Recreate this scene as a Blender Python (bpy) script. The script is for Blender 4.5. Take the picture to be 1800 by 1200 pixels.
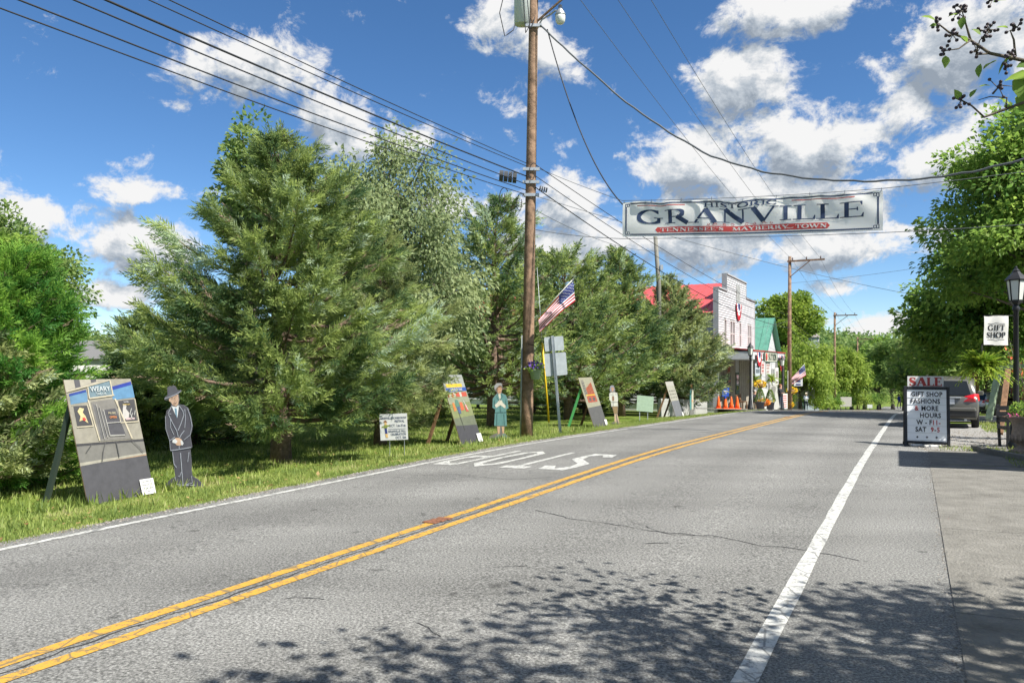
import bpy, math, random
import numpy as np
from mathutils import Vector, Matrix

for o in list(bpy.data.objects):
    bpy.data.objects.remove(o, do_unlink=True)
scene = bpy.context.scene
COL = scene.collection

# ------------------------------------------------------------------ camera
F, HY, CH = 1350.0, 640.0, 1.7           # focal length and eye line, camera height in metres
cam = bpy.data.cameras.new('camera')
cam.sensor_width = 36.0
cam.lens = F / 1800 * 36
cam.shift_y = (HY - 600) / 1800
cam.clip_start = 0.1
cam.clip_end = 5000
camo = bpy.data.objects.new('camera', cam)
COL.objects.link(camo)
camo.location = (0, 0, CH)
camo.rotation_euler = (math.radians(90), 0, 0)
scene.camera = camo

# ------------------------------------------------------------------ light and exposure
SUN_AZ = Vector((0.77, -0.64))
SUN_AZ.normalize()
SUN_EL = math.radians(51)
SUN = Vector((SUN_AZ.x * math.cos(SUN_EL), SUN_AZ.y * math.cos(SUN_EL), math.sin(SUN_EL)))
SKY_STRENGTH = 0.080
SUN_STRENGTH = 3.9
CLOUD_STRENGTH = 0.375
scene.view_settings.view_transform = 'Standard'
scene.view_settings.look = 'None'
scene.view_settings.exposure = 1.30
scene.view_settings.gamma = 1.0
sun = bpy.data.lights.new('sun', 'SUN')
sun.energy = SUN_STRENGTH
sun.angle = math.radians(0.53)
sun.color = (1.0, 0.955, 0.88)
suno = bpy.data.objects.new('sun', sun)
COL.objects.link(suno)
suno.rotation_euler = (-SUN).to_track_quat('-Z', 'Y').to_euler()

world = bpy.data.worlds.new('World')
scene.world = world
world.use_nodes = True


def build_world():
    nt = world.node_tree
    N = nt.nodes
    N.clear()
    L = nt.links.new
    g = bpy.data.node_groups.new('cloud_density', 'ShaderNodeTree')
    g.interface.new_socket('Direction', in_out='INPUT', socket_type='NodeSocketVector')
    g.interface.new_socket('Density', in_out='OUTPUT', socket_type='NodeSocketFloat')
    gn, gl = g.nodes, g.links.new
    gi = gn.new('NodeGroupInput')
    go = gn.new('NodeGroupOutput')

    def math_(nodes, link, op, a, b=None, c=None, clamp=False):
        m = nodes.new('ShaderNodeMath')
        m.operation = op
        m.use_clamp = clamp
        for i, v in enumerate((a, b, c)):
            if v is None:
                continue
            if isinstance(v, (int, float)):
                m.inputs[i].default_value = v
            else:
                link(v, m.inputs[i])
        return m.outputs[0]

    # cumulus heaps: bearing of each heap given on the sky, with its width and height
    heaps = [(455, 125, 150, 75, 1), (590, 200, 120, 60, .9), (640, 250, 110, 60, .85), (340, 110, 70, 45, .6), (780, 365, 70, 60, .75),
             (885, 40, 95, 75, .9), (965, 95, 70, 60, .85), (60, 372, 90, 60, .95), (225, 338, 130, 30, .72), (242, 432, 110, 66, 1.1),
             (183, 517, 90, 34, 1), (1010, 250, 52, 26, .6), (1105, 275, 60, 20, .5), (1000, 365, 150, 80, .95), (1300, 160, 120, 85, .95),
             (1215, 290, 150, 80, 1), (1405, 255, 180, 95, 1), (1330, 340, 260, 85, 1), (1180, 430, 330, 60, .95), (1450, 435, 190, 50, .9),
             (960, 440, 130, 70, .9), (1400, 15, 170, 55, 1), (1690, 95, 170, 115, 1), (1600, 195, 90, 55, .8), (1650, 290, 110, 70, .9),
             (1490, 506, 85, 24, .8), (1545, 565, 100, 30, .7), (740, 245, 55, 40, .5), (825, 245, 45, 26, .5), (310, 190, 40, 26, .45),
             (1760, 60, 120, 90, .8), (1650, 400, 120, 50, .6)]
    field = None
    for (x, y, rx, ry, amp) in heaps:
        v = Vector(((x - 900) / F, 1.0, (HY - y) / F))
        k = v.length
        v.normalize()
        mp = gn.new('ShaderNodeMapping')
        mp.vector_type = 'TEXTURE'
        yaw = math.atan2(v.x, v.y)
        pit = math.asin(v.z)
        mp.inputs['Location'].default_value = v
        mp.inputs['Rotation'].default_value = (pit, 0, -yaw)
        mp.inputs['Scale'].default_value = (rx * 1.4 / F / k, 0.5, ry * 1.45 / F / k)
        gl(gi.outputs[0], mp.inputs['Vector'])
        gr = gn.new('ShaderNodeTexGradient')
        gr.gradient_type = 'SPHERICAL'
        gl(mp.outputs[0], gr.inputs[0])
        s = math_(gn, gl, 'MULTIPLY', gr.outputs['Fac'], amp)
        field = s if field is None else math_(gn, gl, 'SMOOTH_MAX', field, s, 0.2)
    # the rest of the sky carries heaps of the same kind
    vm = gn.new('ShaderNodeVectorMath')
    vm.operation = 'MULTIPLY'
    gl(gi.outputs[0], vm.inputs[0])
    vm.inputs[1].default_value = (1, 1, 1.9)
    big = gn.new('ShaderNodeTexNoise')
    big.inputs['Scale'].default_value = 4.2
    big.inputs['Detail'].default_value = 1.5
    gl(vm.outputs[0], big.inputs['Vector'])
    dv = gn.new('ShaderNodeVectorMath')
    dv.operation = 'DOT_PRODUCT'
    gl(gi.outputs[0], dv.inputs[0])
    dv.inputs[1].default_value = (0, 0.983, 0.182)
    out = gn.new('ShaderNodeMapRange')
    out.inputs['From Min'].default_value = 0.80
    out.inputs['From Max'].default_value = 0.68
    gl(dv.outputs['Value'], out.inputs['Value'])
    b = math_(gn, gl, 'MULTIPLY_ADD', big.outputs['Fac'], 3.2, -1.25, True)
    b = math_(gn, gl, 'MULTIPLY', b, out.outputs[0])
    field = math_(gn, gl, 'MAXIMUM', field, b)
    n1 = gn.new('ShaderNodeTexNoise')
    n1.inputs['Scale'].default_value = 15
    n1.inputs['Detail'].default_value = 9
    n1.inputs['Roughness'].default_value = 0.66
    n1.inputs['Distortion'].default_value = 0.25
    vm2 = gn.new('ShaderNodeVectorMath')
    vm2.operation = 'MULTIPLY'
    gl(gi.outputs[0], vm2.inputs[0])
    vm2.inputs[1].default_value = (1, 1, 1.35)
    gl(vm2.outputs[0], n1.inputs['Vector'])
    d = math_(gn, gl, 'MULTIPLY_ADD', n1.outputs['Fac'], 2.3, -1.15)
    f2 = math_(gn, gl, 'MULTIPLY_ADD', field, 1.15, -0.40)
    gl(math_(gn, gl, 'ADD', d, f2), go.inputs[0])

    tc = N.new('ShaderNodeTexCoord')
    nrm = N.new('ShaderNodeVectorMath')
    nrm.operation = 'NORMALIZE'
    L(tc.outputs['Generated'], nrm.inputs[0])

    def dens(off):
        a = N.new('ShaderNodeVectorMath')
        a.operation = 'ADD'
        L(nrm.outputs[0], a.inputs[0])
        a.inputs[1].default_value = off
        gg = N.new('ShaderNodeGroup')
        gg.node_tree = g
        L(a.outputs[0], gg.inputs[0])
        return gg.outputs[0]
    d0 = dens((0, 0, 0))
    d1 = dens((0.012, 0, 0.026))
    al = N.new('ShaderNodeMapRange')
    al.interpolation_type = 'SMOOTHSTEP'
    al.inputs['From Min'].default_value = -0.02
    al.inputs['From Max'].default_value = 0.34
    L(d0, al.inputs['Value'])
    sh = math_(N, L, 'SUBTRACT', d0, d1)
    sh = math_(N, L, 'MULTIPLY_ADD', sh, 1.7, 0.66)
    thick = N.new('ShaderNodeMapRange')
    thick.inputs['From Min'].default_value = 0.15
    thick.inputs['From Max'].default_value = 0.95
    thick.inputs['To Max'].default_value = 0.62
    L(d0, thick.inputs['Value'])
    sh = math_(N, L, 'SUBTRACT', sh, thick.outputs[0], None, True)
    ramp = N.new('ShaderNodeValToRGB')
    ramp.color_ramp.elements[0].position = 0.0
    ramp.color_ramp.elements[0].color = (0.34, 0.40, 0.48, 1)
    ramp.color_ramp.elements[1].position = 0.85
    ramp.color_ramp.elements[1].color = (1, 1, 1, 1)
    e = ramp.color_ramp.elements.new(0.4)
    e.color = (0.58, 0.64, 0.71, 1)
    L(sh, ramp.inputs[0])
    sky = N.new('ShaderNodeTexSky')
    sky.sky_type = 'NISHITA'
    sky.sun_disc = False
    sky.sun_elevation = SUN_EL
    sky.sun_rotation = math.atan2(SUN_AZ.x, SUN_AZ.y)
    sky.altitude = 200
    sky.air_density = 0.75
    sky.dust_density = 0.1
    sky.ozone_density = 3.0
    bs = N.new('ShaderNodeBackground')
    bs.inputs['Strength'].default_value = SKY_STRENGTH
    hs = N.new('ShaderNodeHueSaturation')
    hs.inputs['Saturation'].default_value = 1.18
    hs.inputs['Value'].default_value = 0.80
    L(sky.outputs[0], hs.inputs['Color'])
    L(hs.outputs[0], bs.inputs['Color'])
    bc = N.new('ShaderNodeBackground')
    bc.inputs['Strength'].default_value = CLOUD_STRENGTH
    L(ramp.outputs[0], bc.inputs['Color'])
    mx = N.new('ShaderNodeMixShader')
    L(al.outputs[0], mx.inputs[0])
    L(bs.outputs[0], mx.inputs[1])
    L(bc.outputs[0], mx.inputs[2])
    wo = N.new('ShaderNodeOutputWorld')
    L(mx.outputs[0], wo.inputs[0])


build_world()
world.cycles.sampling_method = 'MANUAL'
world.cycles.sample_map_resolution = 512
scene.cycles.max_bounces = 5
scene.cycles.diffuse_bounces = 4
scene.cycles.transparent_max_bounces = 6
scene.cycles.use_denoising = True
scene.cycles.adaptive_threshold = 0.02

# ------------------------------------------------------------------ the road's own frame: t along the road, d to its right
TH = math.atan2(705.0, 1350.0)
SN, CS = math.sin(TH), math.cos(TH)
RA = math.pi / 2 - TH                       # heading of the road about Z


def W(t, d, z=0.0):
    return Vector((t * SN + d * CS, t * CS - d * SN, z))


def TD(X, Y):
    return X * SN + Y * CS, X * CS - Y * SN


def t_at(x, d):
    """how far along the road the line of sight through column x meets the strip d"""
    q = (x - 900) / F
    return -d * (CS + SN * q) / (SN - CS * q)


def at(x, y, Y):
    return Vector(((x - 900) / F * Y, Y, CH + (HY - y) / F * Y))


_ts = np.arange(-80, 600, 0.5)
_g = np.interp(_ts, [-80, 11, 17, 34, 50, 70, 200, 300], [0, 0, .024, .027, .054, .052, .052, 0])
_z = -np.cumsum(_g) * 0.5


def road_z(t):
    return float(np.interp(t, _ts, _z))


def sstep(a, b, x):
    u = min(1, max(0, (x - a) / (b - a)))
    return u * u * (3 - 2 * u)


D_L, D_Y, D_R = -7.38, -4.30, -0.80
EDGE_L, EDGE_R = -7.72, 0.25


def gz_td(t, d):
    z = road_z(t)
    if EDGE_L <= d <= EDGE_R:
        c = (d - EDGE_L) / (D_R - EDGE_L)
        if c <= 1:
            z += 0.06 * math.sin(math.pi * c)
    elif d < EDGE_L:
        z -= 0.012 + 0.125 * min(3.2, EDGE_L - d)
        z -= 0.006 * max(0, min(60, EDGE_L - 3.2 - d))
    else:
        z += 0.02 * min(3, d - EDGE_R)
    return z


def gz(X, Y):
    return gz_td(*TD(X, Y))


def G(t, d, dz=0.0):
    return W(t, d, gz_td(t, d) + dz)


# ------------------------------------------------------------------ materials
MATS = {}


def mat(name, col, rough=0.7, metal=0.0, spec=0.4, noise=0.0, scale=8.0, bump=0.0, bscale=60.0, col2=None, emit=None):
    if name in MATS:
        return MATS[name]
    m = bpy.data.materials.new(name)
    m.use_nodes = True
    nt = m.node_tree
    p = nt.nodes['Principled BSDF']
    p.inputs['Base Color'].default_value = (*col, 1)
    p.inputs['Roughness'].default_value = rough
    p.inputs['Metallic'].default_value = metal
    p.inputs['Specular IOR Level'].default_value = spec
    tc = nt.nodes.new('ShaderNodeTexCoord')
    if noise or col2:
        n = nt.nodes.new('ShaderNodeTexNoise')
        n.inputs['Scale'].default_value = scale
        n.inputs['Detail'].default_value = 6
        n.inputs['Roughness'].default_value = 0.65
        nt.links.new(tc.outputs['Object'], n.inputs['Vector'])
        r = nt.nodes.new('ShaderNodeValToRGB')
        c2 = col2 or tuple(c * (1 - noise) for c in col)
        r.color_ramp.elements[0].color = (*c2, 1)
        r.color_ramp.elements[1].color = (*(tuple(min(1, c * (1 + noise * .4)) for c in col)), 1)
        r.color_ramp.elements[0].position = 0.33
        r.color_ramp.elements[1].position = 0.62
        nt.links.new(n.outputs['Fac'], r.inputs[0])
        nt.links.new(r.outputs[0], p.inputs['Base Color'])
    if bump:
        b = nt.nodes.new('ShaderNodeBump')
        b.inputs['Strength'].default_value = bump
        b.inputs['Distance'].default_value = 0.02
        n2 = nt.nodes.new('ShaderNodeTexNoise')
        n2.inputs['Scale'].default_value = bscale
        n2.inputs['Detail'].default_value = 4
        nt.links.new(tc.outputs['Object'], n2.inputs['Vector'])
        nt.links.new(n2.outputs['Fac'], b.inputs['Height'])
        nt.links.new(b.outputs[0], p.inputs['Normal'])
    if emit:
        p.inputs['Emission Color'].default_value = (*col, 1)
        p.inputs['Emission Strength'].default_value = emit
    MATS[name] = m
    return m


def leaf_mat(name, lo, hi, trans=0.35, third=None):
    if name in MATS:
        return MATS[name]
    m = bpy.data.materials.new(name)
    m.use_nodes = True
    nt = m.node_tree
    p = nt.nodes['Principled BSDF']
    p.inputs['Roughness'].default_value = 0.55
    p.inputs['Specular IOR Level'].default_value = 0.25
    a = nt.nodes.new('ShaderNodeAttribute')
    a.attribute_name = 'tint'
    r = nt.nodes.new('ShaderNodeValToRGB')
    r.color_ramp.elements[0].color = (*lo, 1)
    r.color_ramp.elements[1].color = (*hi, 1)
    if third:
        r.color_ramp.elements[1].position = 0.8
        e = r.color_ramp.elements.new(1.0)
        e.color = (*third, 1)
    nt.links.new(a.outputs['Fac'], r.inputs[0])
    nt.links.new(r.outputs[0], p.inputs['Base Color'])
    t = nt.nodes.new('ShaderNodeBsdfTranslucent')
    nt.links.new(r.outputs[0], t.inputs['Color'])
    mx = nt.nodes.new('ShaderNodeMixShader')
    mx.inputs[0].default_value = trans
    nt.links.new(p.outputs[0], mx.inputs[1])
    nt.links.new(t.outputs[0], mx.inputs[2])
    nt.links.new(mx.outputs[0], nt.nodes['Material Output'].inputs[0])
    MATS[name] = m
    return m


# ------------------------------------------------------------------ mesh helpers
class MB:
    """collects faces for ONE mesh"""

    def __init__(self):
        self.v, self.f, self.m = [], [], []

    def add(self, vs, fs, mi=0):
        o = len(self.v)
        self.v += [tuple(p) for p in vs]
        for f in fs:
            self.f.append(tuple(i + o for i in f))
            self.m.append(mi)
        return self

    def box(self, c, s, M=None, mi=0, bev=0.0):
        x, y, z = (k / 2 for k in s)
        c = Vector(c)
        if bev:
            b = bev
            ring = [(-x + b, -y), (x - b, -y), (x, -y + b), (x, y - b), (x - b, y), (-x + b, y), (-x, y - b), (-x, -y + b)]
            ins = [(px * (1 - b / x), py * (1 - b / y)) for px, py in ring]
            vs = [Vector((*p, -z)) for p in ins] + [Vector((*p, -z + b)) for p in ring] + [Vector((*p, z - b)) for p in ring] + [Vector((*p, z)) for p in ins]
            fs = [tuple(range(7, -1, -1)), tuple(range(24, 32))]
            for k in range(3):
                for i in range(8):
                    j = (i + 1) % 8
                    fs.append((k * 8 + i, k * 8 + j, k * 8 + 8 + j, k * 8 + 8 + i))
        else:
            vs = [Vector((a, b_, d)) for d in (-z, z) for b_ in (-y, y) for a in (-x, x)]
            fs = [(0, 2, 3, 1), (4, 5, 7, 6), (0, 1, 5, 4), (1, 3, 7, 5), (3, 2, 6, 7), (2, 0, 4, 6)]
        if M is not None:
            vs = [M @ (v + c) for v in vs]
        else:
            vs = [v + c for v in vs]
        return self.add(vs, fs, mi)

    def bar(self, a, b, w, h=None, mi=0, up=(0, 0, 1)):
        """a rectangular bar from a to b"""
        a, b = Vector(a), Vector(b)
        h = h or w
        ax = (b - a)
        ln = ax.length
        ax.normalize()
        up = Vector(up)
        sd = ax.cross(up)
        if sd.length < 1e-4:
            sd = ax.cross(Vector((1, 0, 0)))
        sd.normalize()
        u2 = sd.cross(ax)
        M = Matrix(((ax.x, sd.x, u2.x, 0), (ax.y, sd.y, u2.y, 0), (ax.z, sd.z, u2.z, 0), (0, 0, 0, 1)))
        M.translation = (a + b) / 2
        return self.box((0, 0, 0), (ln, w, h), M, mi)

    def tube(self, pts, rad, n=8, mi=0, cap=True):
        pts = [Vector(p) for p in pts]
        if not hasattr(rad, '__len__'):
            rad = [rad] * len(pts)
        vs, fs = [], []
        pu = None
        for i, p in enumerate(pts):
            a = pts[max(0, i - 1)]
            b = pts[min(len(pts) - 1, i + 1)]
            t = (b - a).normalized()
            if pu is None:
                pu = t.orthogonal().normalized()
            else:
                pu = (pu - t * pu.dot(t))
                pu = pu.normalized() if pu.length > 1e-5 else t.orthogonal().normalized()
            w = t.cross(pu)
            for k in range(n):
                an = 2 * math.pi * k / n
                vs.append(p + (pu * math.cos(an) + w * math.sin(an)) * rad[i])
        for i in range(len(pts) - 1):
            for k in range(n):
                j = (k + 1) % n
                fs.append((i * n + k, i * n + j, i * n + n + j, i * n + n + k))
        if cap:
            fs.append(tuple(range(n - 1, -1, -1)))
            fs.append(tuple(range((len(pts) - 1) * n, len(pts) * n)))
        return self.add(vs, fs, mi)

    def lathe(self, prof, n=16, c=(0, 0, 0), mi=0, sx=1.0, sy=1.0):
        vs, fs = [], []
        for r, z in prof:
            for k in range(n):
                a = 2 * math.pi * k / n
                vs.append((c[0] + r * sx * math.cos(a), c[1] + r * sy * math.sin(a), c[2] + z))
        for i in range(len(prof) - 1):
            for k in range(n):
                j = (k + 1) % n
                fs.append((i * n + k, i * n + j, i * n + n + j, i * n + n + k))
        fs.append(tuple(range(n - 1, -1, -1)))
        fs.append(tuple(range((len(prof) - 1) * n, len(prof) * n)))
        return self.add(vs, fs, mi)

    def prism(self, poly, y0, y1, M=None, mi=0):
        """polygon in the x-z plane, from depth y0 (front) to y1"""
        n = len(poly)
        area = sum(poly[i][0] * poly[(i + 1) % n][1] - poly[(i + 1) % n][0] * poly[i][1] for i in range(n))
        if area < 0:
            poly = poly[::-1]
        vs = [Vector((x, y0, z)) for x, z in poly] + [Vector((x, y1, z)) for x, z in poly]
        if M is not None:
            vs = [M @ v for v in vs]
        fs = [tuple(range(n)), tuple(range(2 * n - 1, n - 1, -1))]
        for i in range(n):
            j = (i + 1) % n
            fs.append((j, i, n + i, n + j))
        return self.add(vs, fs, mi)

    def strip(self, pts, w, y, M=None, mi=0):
        """a painted line on the x-z plane at depth y; w one width or one for each point"""
        if not hasattr(w, '__len__'):
            w = [w] * len(pts)
        vs, fs = [], []
        for i, (x, z) in enumerate(pts):
            a = pts[max(0, i - 1)]
            b = pts[min(len(pts) - 1, i + 1)]
            dx, dz = b[0] - a[0], b[1] - a[1]
            ln = math.hypot(dx, dz) or 1
            nx, nz = -dz / ln * w[i] / 2, dx / ln * w[i] / 2
            vs += [Vector((x + nx, y, z + nz)), Vector((x - nx, y, z - nz))]
        if M is not None:
            vs = [M @ v for v in vs]
        for i in range(len(pts) - 1):
            fs.append((2 * i, 2 * i + 1, 2 * i + 3, 2 * i + 2))
        return self.add(vs, fs, mi)

    def build(self, name, mats, parent=None, smooth=False, world=False):
        me = bpy.data.meshes.new(name)
        vs = self.v
        if world and parent is not None:
            l = parent.location
            vs = [(a - l[0], b - l[1], c - l[2]) for a, b, c in vs]
        me.from_pydata(vs, [], self.f)
        if not isinstance(mats, (list, tuple)):
            mats = [mats]
        for m in mats:
            me.materials.append(m)
        if len(mats) > 1:
            me.polygons.foreach_set('material_index', self.m)
        if smooth:
            me.polygons.foreach_set('use_smooth', [True] * len(me.polygons))
        o = bpy.data.objects.new(name, me)
        COL.objects.link(o)
        if parent is not None:
            o.parent = parent
        return o


def tag(o, label, cat, group=None):
    o['label'] = label
    o['category'] = cat
    if group:
        o['group'] = group
    return o


def struct(o):
    o['kind'] = 'structure'
    return o


def thing(name, label, cat, loc=(0, 0, 0), rz=0.0, group=None):
    o = bpy.data.objects.new(name, None)
    o.empty_display_size = 0.2
    COL.objects.link(o)
    o.location = loc
    o.rotation_euler = (0, 0, rz)
    return tag(o, label, cat, group)


def copy_tree(o, parent=None):
    c = o.copy()
    COL.objects.link(c)
    c.parent = parent
    for ch in list(o.children):
        if ch is not c:
            copy_tree(ch, c)
    return c


def text_mesh(mb, s, size, M, mi=0, align='CENTER', xs=1.0, space=1.0, bold=0.0):
    """block lettering laid on the x-z plane of M (front towards -y)"""
    cu = bpy.data.curves.new('lettering', 'FONT')
    cu.body = s
    cu.size = size
    cu.align_x = align
    cu.space_character = space
    cu.resolution_u = 2
    cu.offset = size * bold
    ob = bpy.data.objects.new('lettering', cu)
    COL.objects.link(ob)
    bpy.context.view_layer.update()
    me = bpy.data.meshes.new_from_object(ob.evaluated_get(bpy.context.evaluated_depsgraph_get()))
    vs = [M @ Vector((v.co.x * xs, 0, v.co.y)) for v in me.vertices]
    mb.add(vs, [tuple(p.vertices) for p in me.polygons], mi)
    bpy.data.objects.remove(ob, do_unlink=True)
    bpy.data.curves.remove(cu)
    bpy.data.meshes.remove(me)


# roman lettering with thick and thin strokes and serifs: unit height, advance width
TK, TN = 0.17, 0.07


def _arc(cx, cy, rx, ry, a0, a1, n=14, lo=TN, hi=TK):
    P, Wd = [], []
    for i in range(n + 1):
        a = math.radians(a0 + (a1 - a0) * i / n)
        P.append((cx + rx * math.cos(a), cy + ry * math.sin(a)))
        Wd.append(lo + (hi - lo) * abs(math.cos(a)) ** 1.3)
    return P, Wd


def _st(x0, y0, x1, y1, w):
    return [(x0, y0), (x1, y1)], w


def _sf(x, y, h=0.19):
    return [(x - h, y), (x + h, y)], 0.05


def glyph(c):
    b, t = 0.025, 0.975
    if c == 'I': return .46, [_st(.23, 0, .23, 1, TK), _sf(.23, b), _sf(.23, t)]
    if c == 'L': return .74, [_st(.22, 0, .22, 1, TK), _sf(.2, b), _sf(.22, t), _st(.2, b, .7, b, .055), ([(.68, 0), (.71, .28)], [.09, .03])]
    if c == 'E': return .78, [_st(.22, 0, .22, 1, TK), _sf(.2, b), _sf(.2, t), _st(.2, b, .7, b, .055), _st(.2, t, .68, t, .055), _st(.2, .52, .55, .52, .055),
                              ([(.69, 0), (.73, .27)], [.09, .03]), ([(.66, 1), (.69, .75)], [.09, .03]), _st(.55, .41, .55, .63, .05)]
    if c == 'F': return .72, [_st(.22, 0, .22, 1, TK), _sf(.22, b), _sf(.2, t), _st(.2, t, .66, t, .055), _st(.2, .52, .52, .52, .055), ([(.63, 1), (.67, .74)], [.09, .03]), _st(.52, .41, .52, .63, .05)]
    if c == 'T': return .84, [_st(.42, 0, .42, 1, TK), _sf(.42, b), _st(.06, t, .78, t, .055), ([(.08, 1), (.05, .72)], [.09, .03]), ([(.76, 1), (.79, .72)], [.09, .03])]
    if c == 'H': return 1.0, [_st(.22, 0, .22, 1, TK), _st(.78, 0, .78, 1, TK), _st(.22, .52, .78, .52, .055), _sf(.22, b), _sf(.22, t), _sf(.78, b), _sf(.78, t)]
    if c == 'N': return 1.02, [_st(.2, 0, .2, 1, TN), _st(.82, 0, .82, 1, TN), _st(.2, 1, .82, .02, TK), _sf(.2, b, .16), _sf(.14, t, .14), _sf(.82, t, .16)]
    if c == 'M': return 1.2, [_st(.18, 0, .2, 1, TN), _st(1.0, 0, .98, 1, TK), _st(.22, 1, .58, .03, TK), _st(.96, 1, .6, .03, TN), _sf(.18, b, .15), _sf(1.0, b, .18), _sf(.14, t, .12), _sf(1.04, t, .12)]
    if c == 'A': return 1.0, [_st(.14, 0, .5, 1, TN), _st(.86, 0, .5, 1, TK), _st(.26, .33, .74, .33, .055), _sf(.14, b, .15), _sf(.86, b, .17)]
    if c == 'V': return 1.0, [_st(.14, 1, .5, 0, TK), _st(.86, 1, .5, 0, TN), _sf(.14, t, .17), _sf(.86, t, .15)]
    if c == 'W': return 1.42, [_st(.14, 1, .45, 0, TK), _st(.72, 1, .45, 0, TN), _st(.68, 1, 1.0, 0, TK), _st(1.28, 1, 1.0, 0, TN), _sf(.14, t, .16), _sf(.7, t, .14), _sf(1.28, t, .14)]
    if c == 'Y': return .94, [_st(.12, 1, .47, .45, TK), _st(.82, 1, .47, .45, TN), _st(.47, 0, .47, .47, TK), _sf(.12, t, .16), _sf(.82, t, .14), _sf(.47, b)]
    if c == 'U': return .98, [_st(.2, .35, .2, 1, TK), _st(.78, .35, .78, 1, TN), _arc(.49, .35, .29, .32, 180, 360), _sf(.2, t), _sf(.78, t, .15)]
    if c == 'O': return 1.06, [_arc(.53, .5, .42, .48, 0, 360, 28)]
    if c == 'C': return .96, [_arc(.54, .5, .44, .48, 45, 318, 24), _st(.85, .74, .85, 1, .06), _st(.87, .02, .85, .22, .04)]
    if c == 'G': return 1.08, [_arc(.54, .5, .44, .48, 45, 320, 24), _st(.85, .74, .85, 1, .06), _st(.87, .06, .87, .42, .15), _sf(.86, .43, .17)]
    if c == 'S': return .72, [([(.6, .78), (.52, .93), (.36, .97), (.19, .9), (.14, .75), (.22, .6), (.4, .5), (.57, .38), (.61, .24), (.54, .1), (.37, .03), (.2, .07), (.12, .25)],
                               [.05, .06, .07, .1, .14, .16, .17, .16, .14, .1, .07, .06, .05]), _st(.61, .72, .61, .98, .05), _st(.11, .02, .11, .3, .05)]
    bowl = lambda y0, y1, w: ([(.22, y1)] + [(.42 + w * math.cos(math.radians(a)), (y0 + y1) / 2 + (y1 - y0) / 2 * math.sin(math.radians(a))) for a in range(90, -91, -15)] + [(.22, y0)],
                              [.055] + [.055 + .11 * max(0, math.cos(math.radians(a))) for a in range(90, -91, -15)] + [.055])
    if c == 'P': return .82, [_st(.22, 0, .22, 1, TK), _sf(.22, b), _sf(.18, t, .15), bowl(.45, .975, .26)]
    if c == 'R': return .98, [_st(.22, 0, .22, 1, TK), _sf(.22, b), _sf(.18, t, .15), bowl(.48, .975, .26), _st(.46, .5, .86, 0, TK), _sf(.88, b, .1)]
    if c == 'B': return .86, [_st(.22, 0, .22, 1, TK), _sf(.18, b, .15), _sf(.18, t, .15), bowl(.52, .975, .22), bowl(.025, .52, .28)]
    if c == "'": return .3, [_st(.15, .72, .17, 1, .1)]
    return .45, []


def roman(mb, s, h, width, fn, mi=0, bold=1.0, small_first=None):
    """lay a word on a surface: fn(u, v, layer) gives the point for u metres along and v up; returns nothing"""
    adv = sum(glyph(c)[0] for c in s)
    k = width / adv
    x = -width / 2
    lay = 0
    for c in s:
        a, ss = glyph(c)
        for P, w in ss:
            if not hasattr(w, '__len__'):
                w = [w] * len(P)
            if len(P) == 2:
                P = [P[0], ((P[0][0] + P[1][0]) / 2, (P[0][1] + P[1][1]) / 2), P[1]]
                w = [w[0], (w[0] + w[-1]) / 2, w[-1]]
            lay += 1
            vs, fs = [], []
            for i, (px, pz) in enumerate(P):
                p0 = P[max(0, i - 1)]
                p1 = P[min(len(P) - 1, i + 1)]
                dx, dz = (p1[0] - p0[0]) * k, (p1[1] - p0[1]) * h
                ln = math.hypot(dx, dz) or 1
                ww = w[i] * bold * (h * abs(dx) / ln + min(k, h * 1.35) * abs(dz) / ln)
                nx, nz = -dz / ln * ww / 2, dx / ln * ww / 2
                vs += [fn(x + px * k + nx, pz * h + nz, lay), fn(x + px * k - nx, pz * h - nz, lay)]
            for i in range(len(P) - 1):
                fs.append((2 * i, 2 * i + 1, 2 * i + 3, 2 * i + 2))
            mb.add(vs, fs, mi)
        x += a * k

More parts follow.
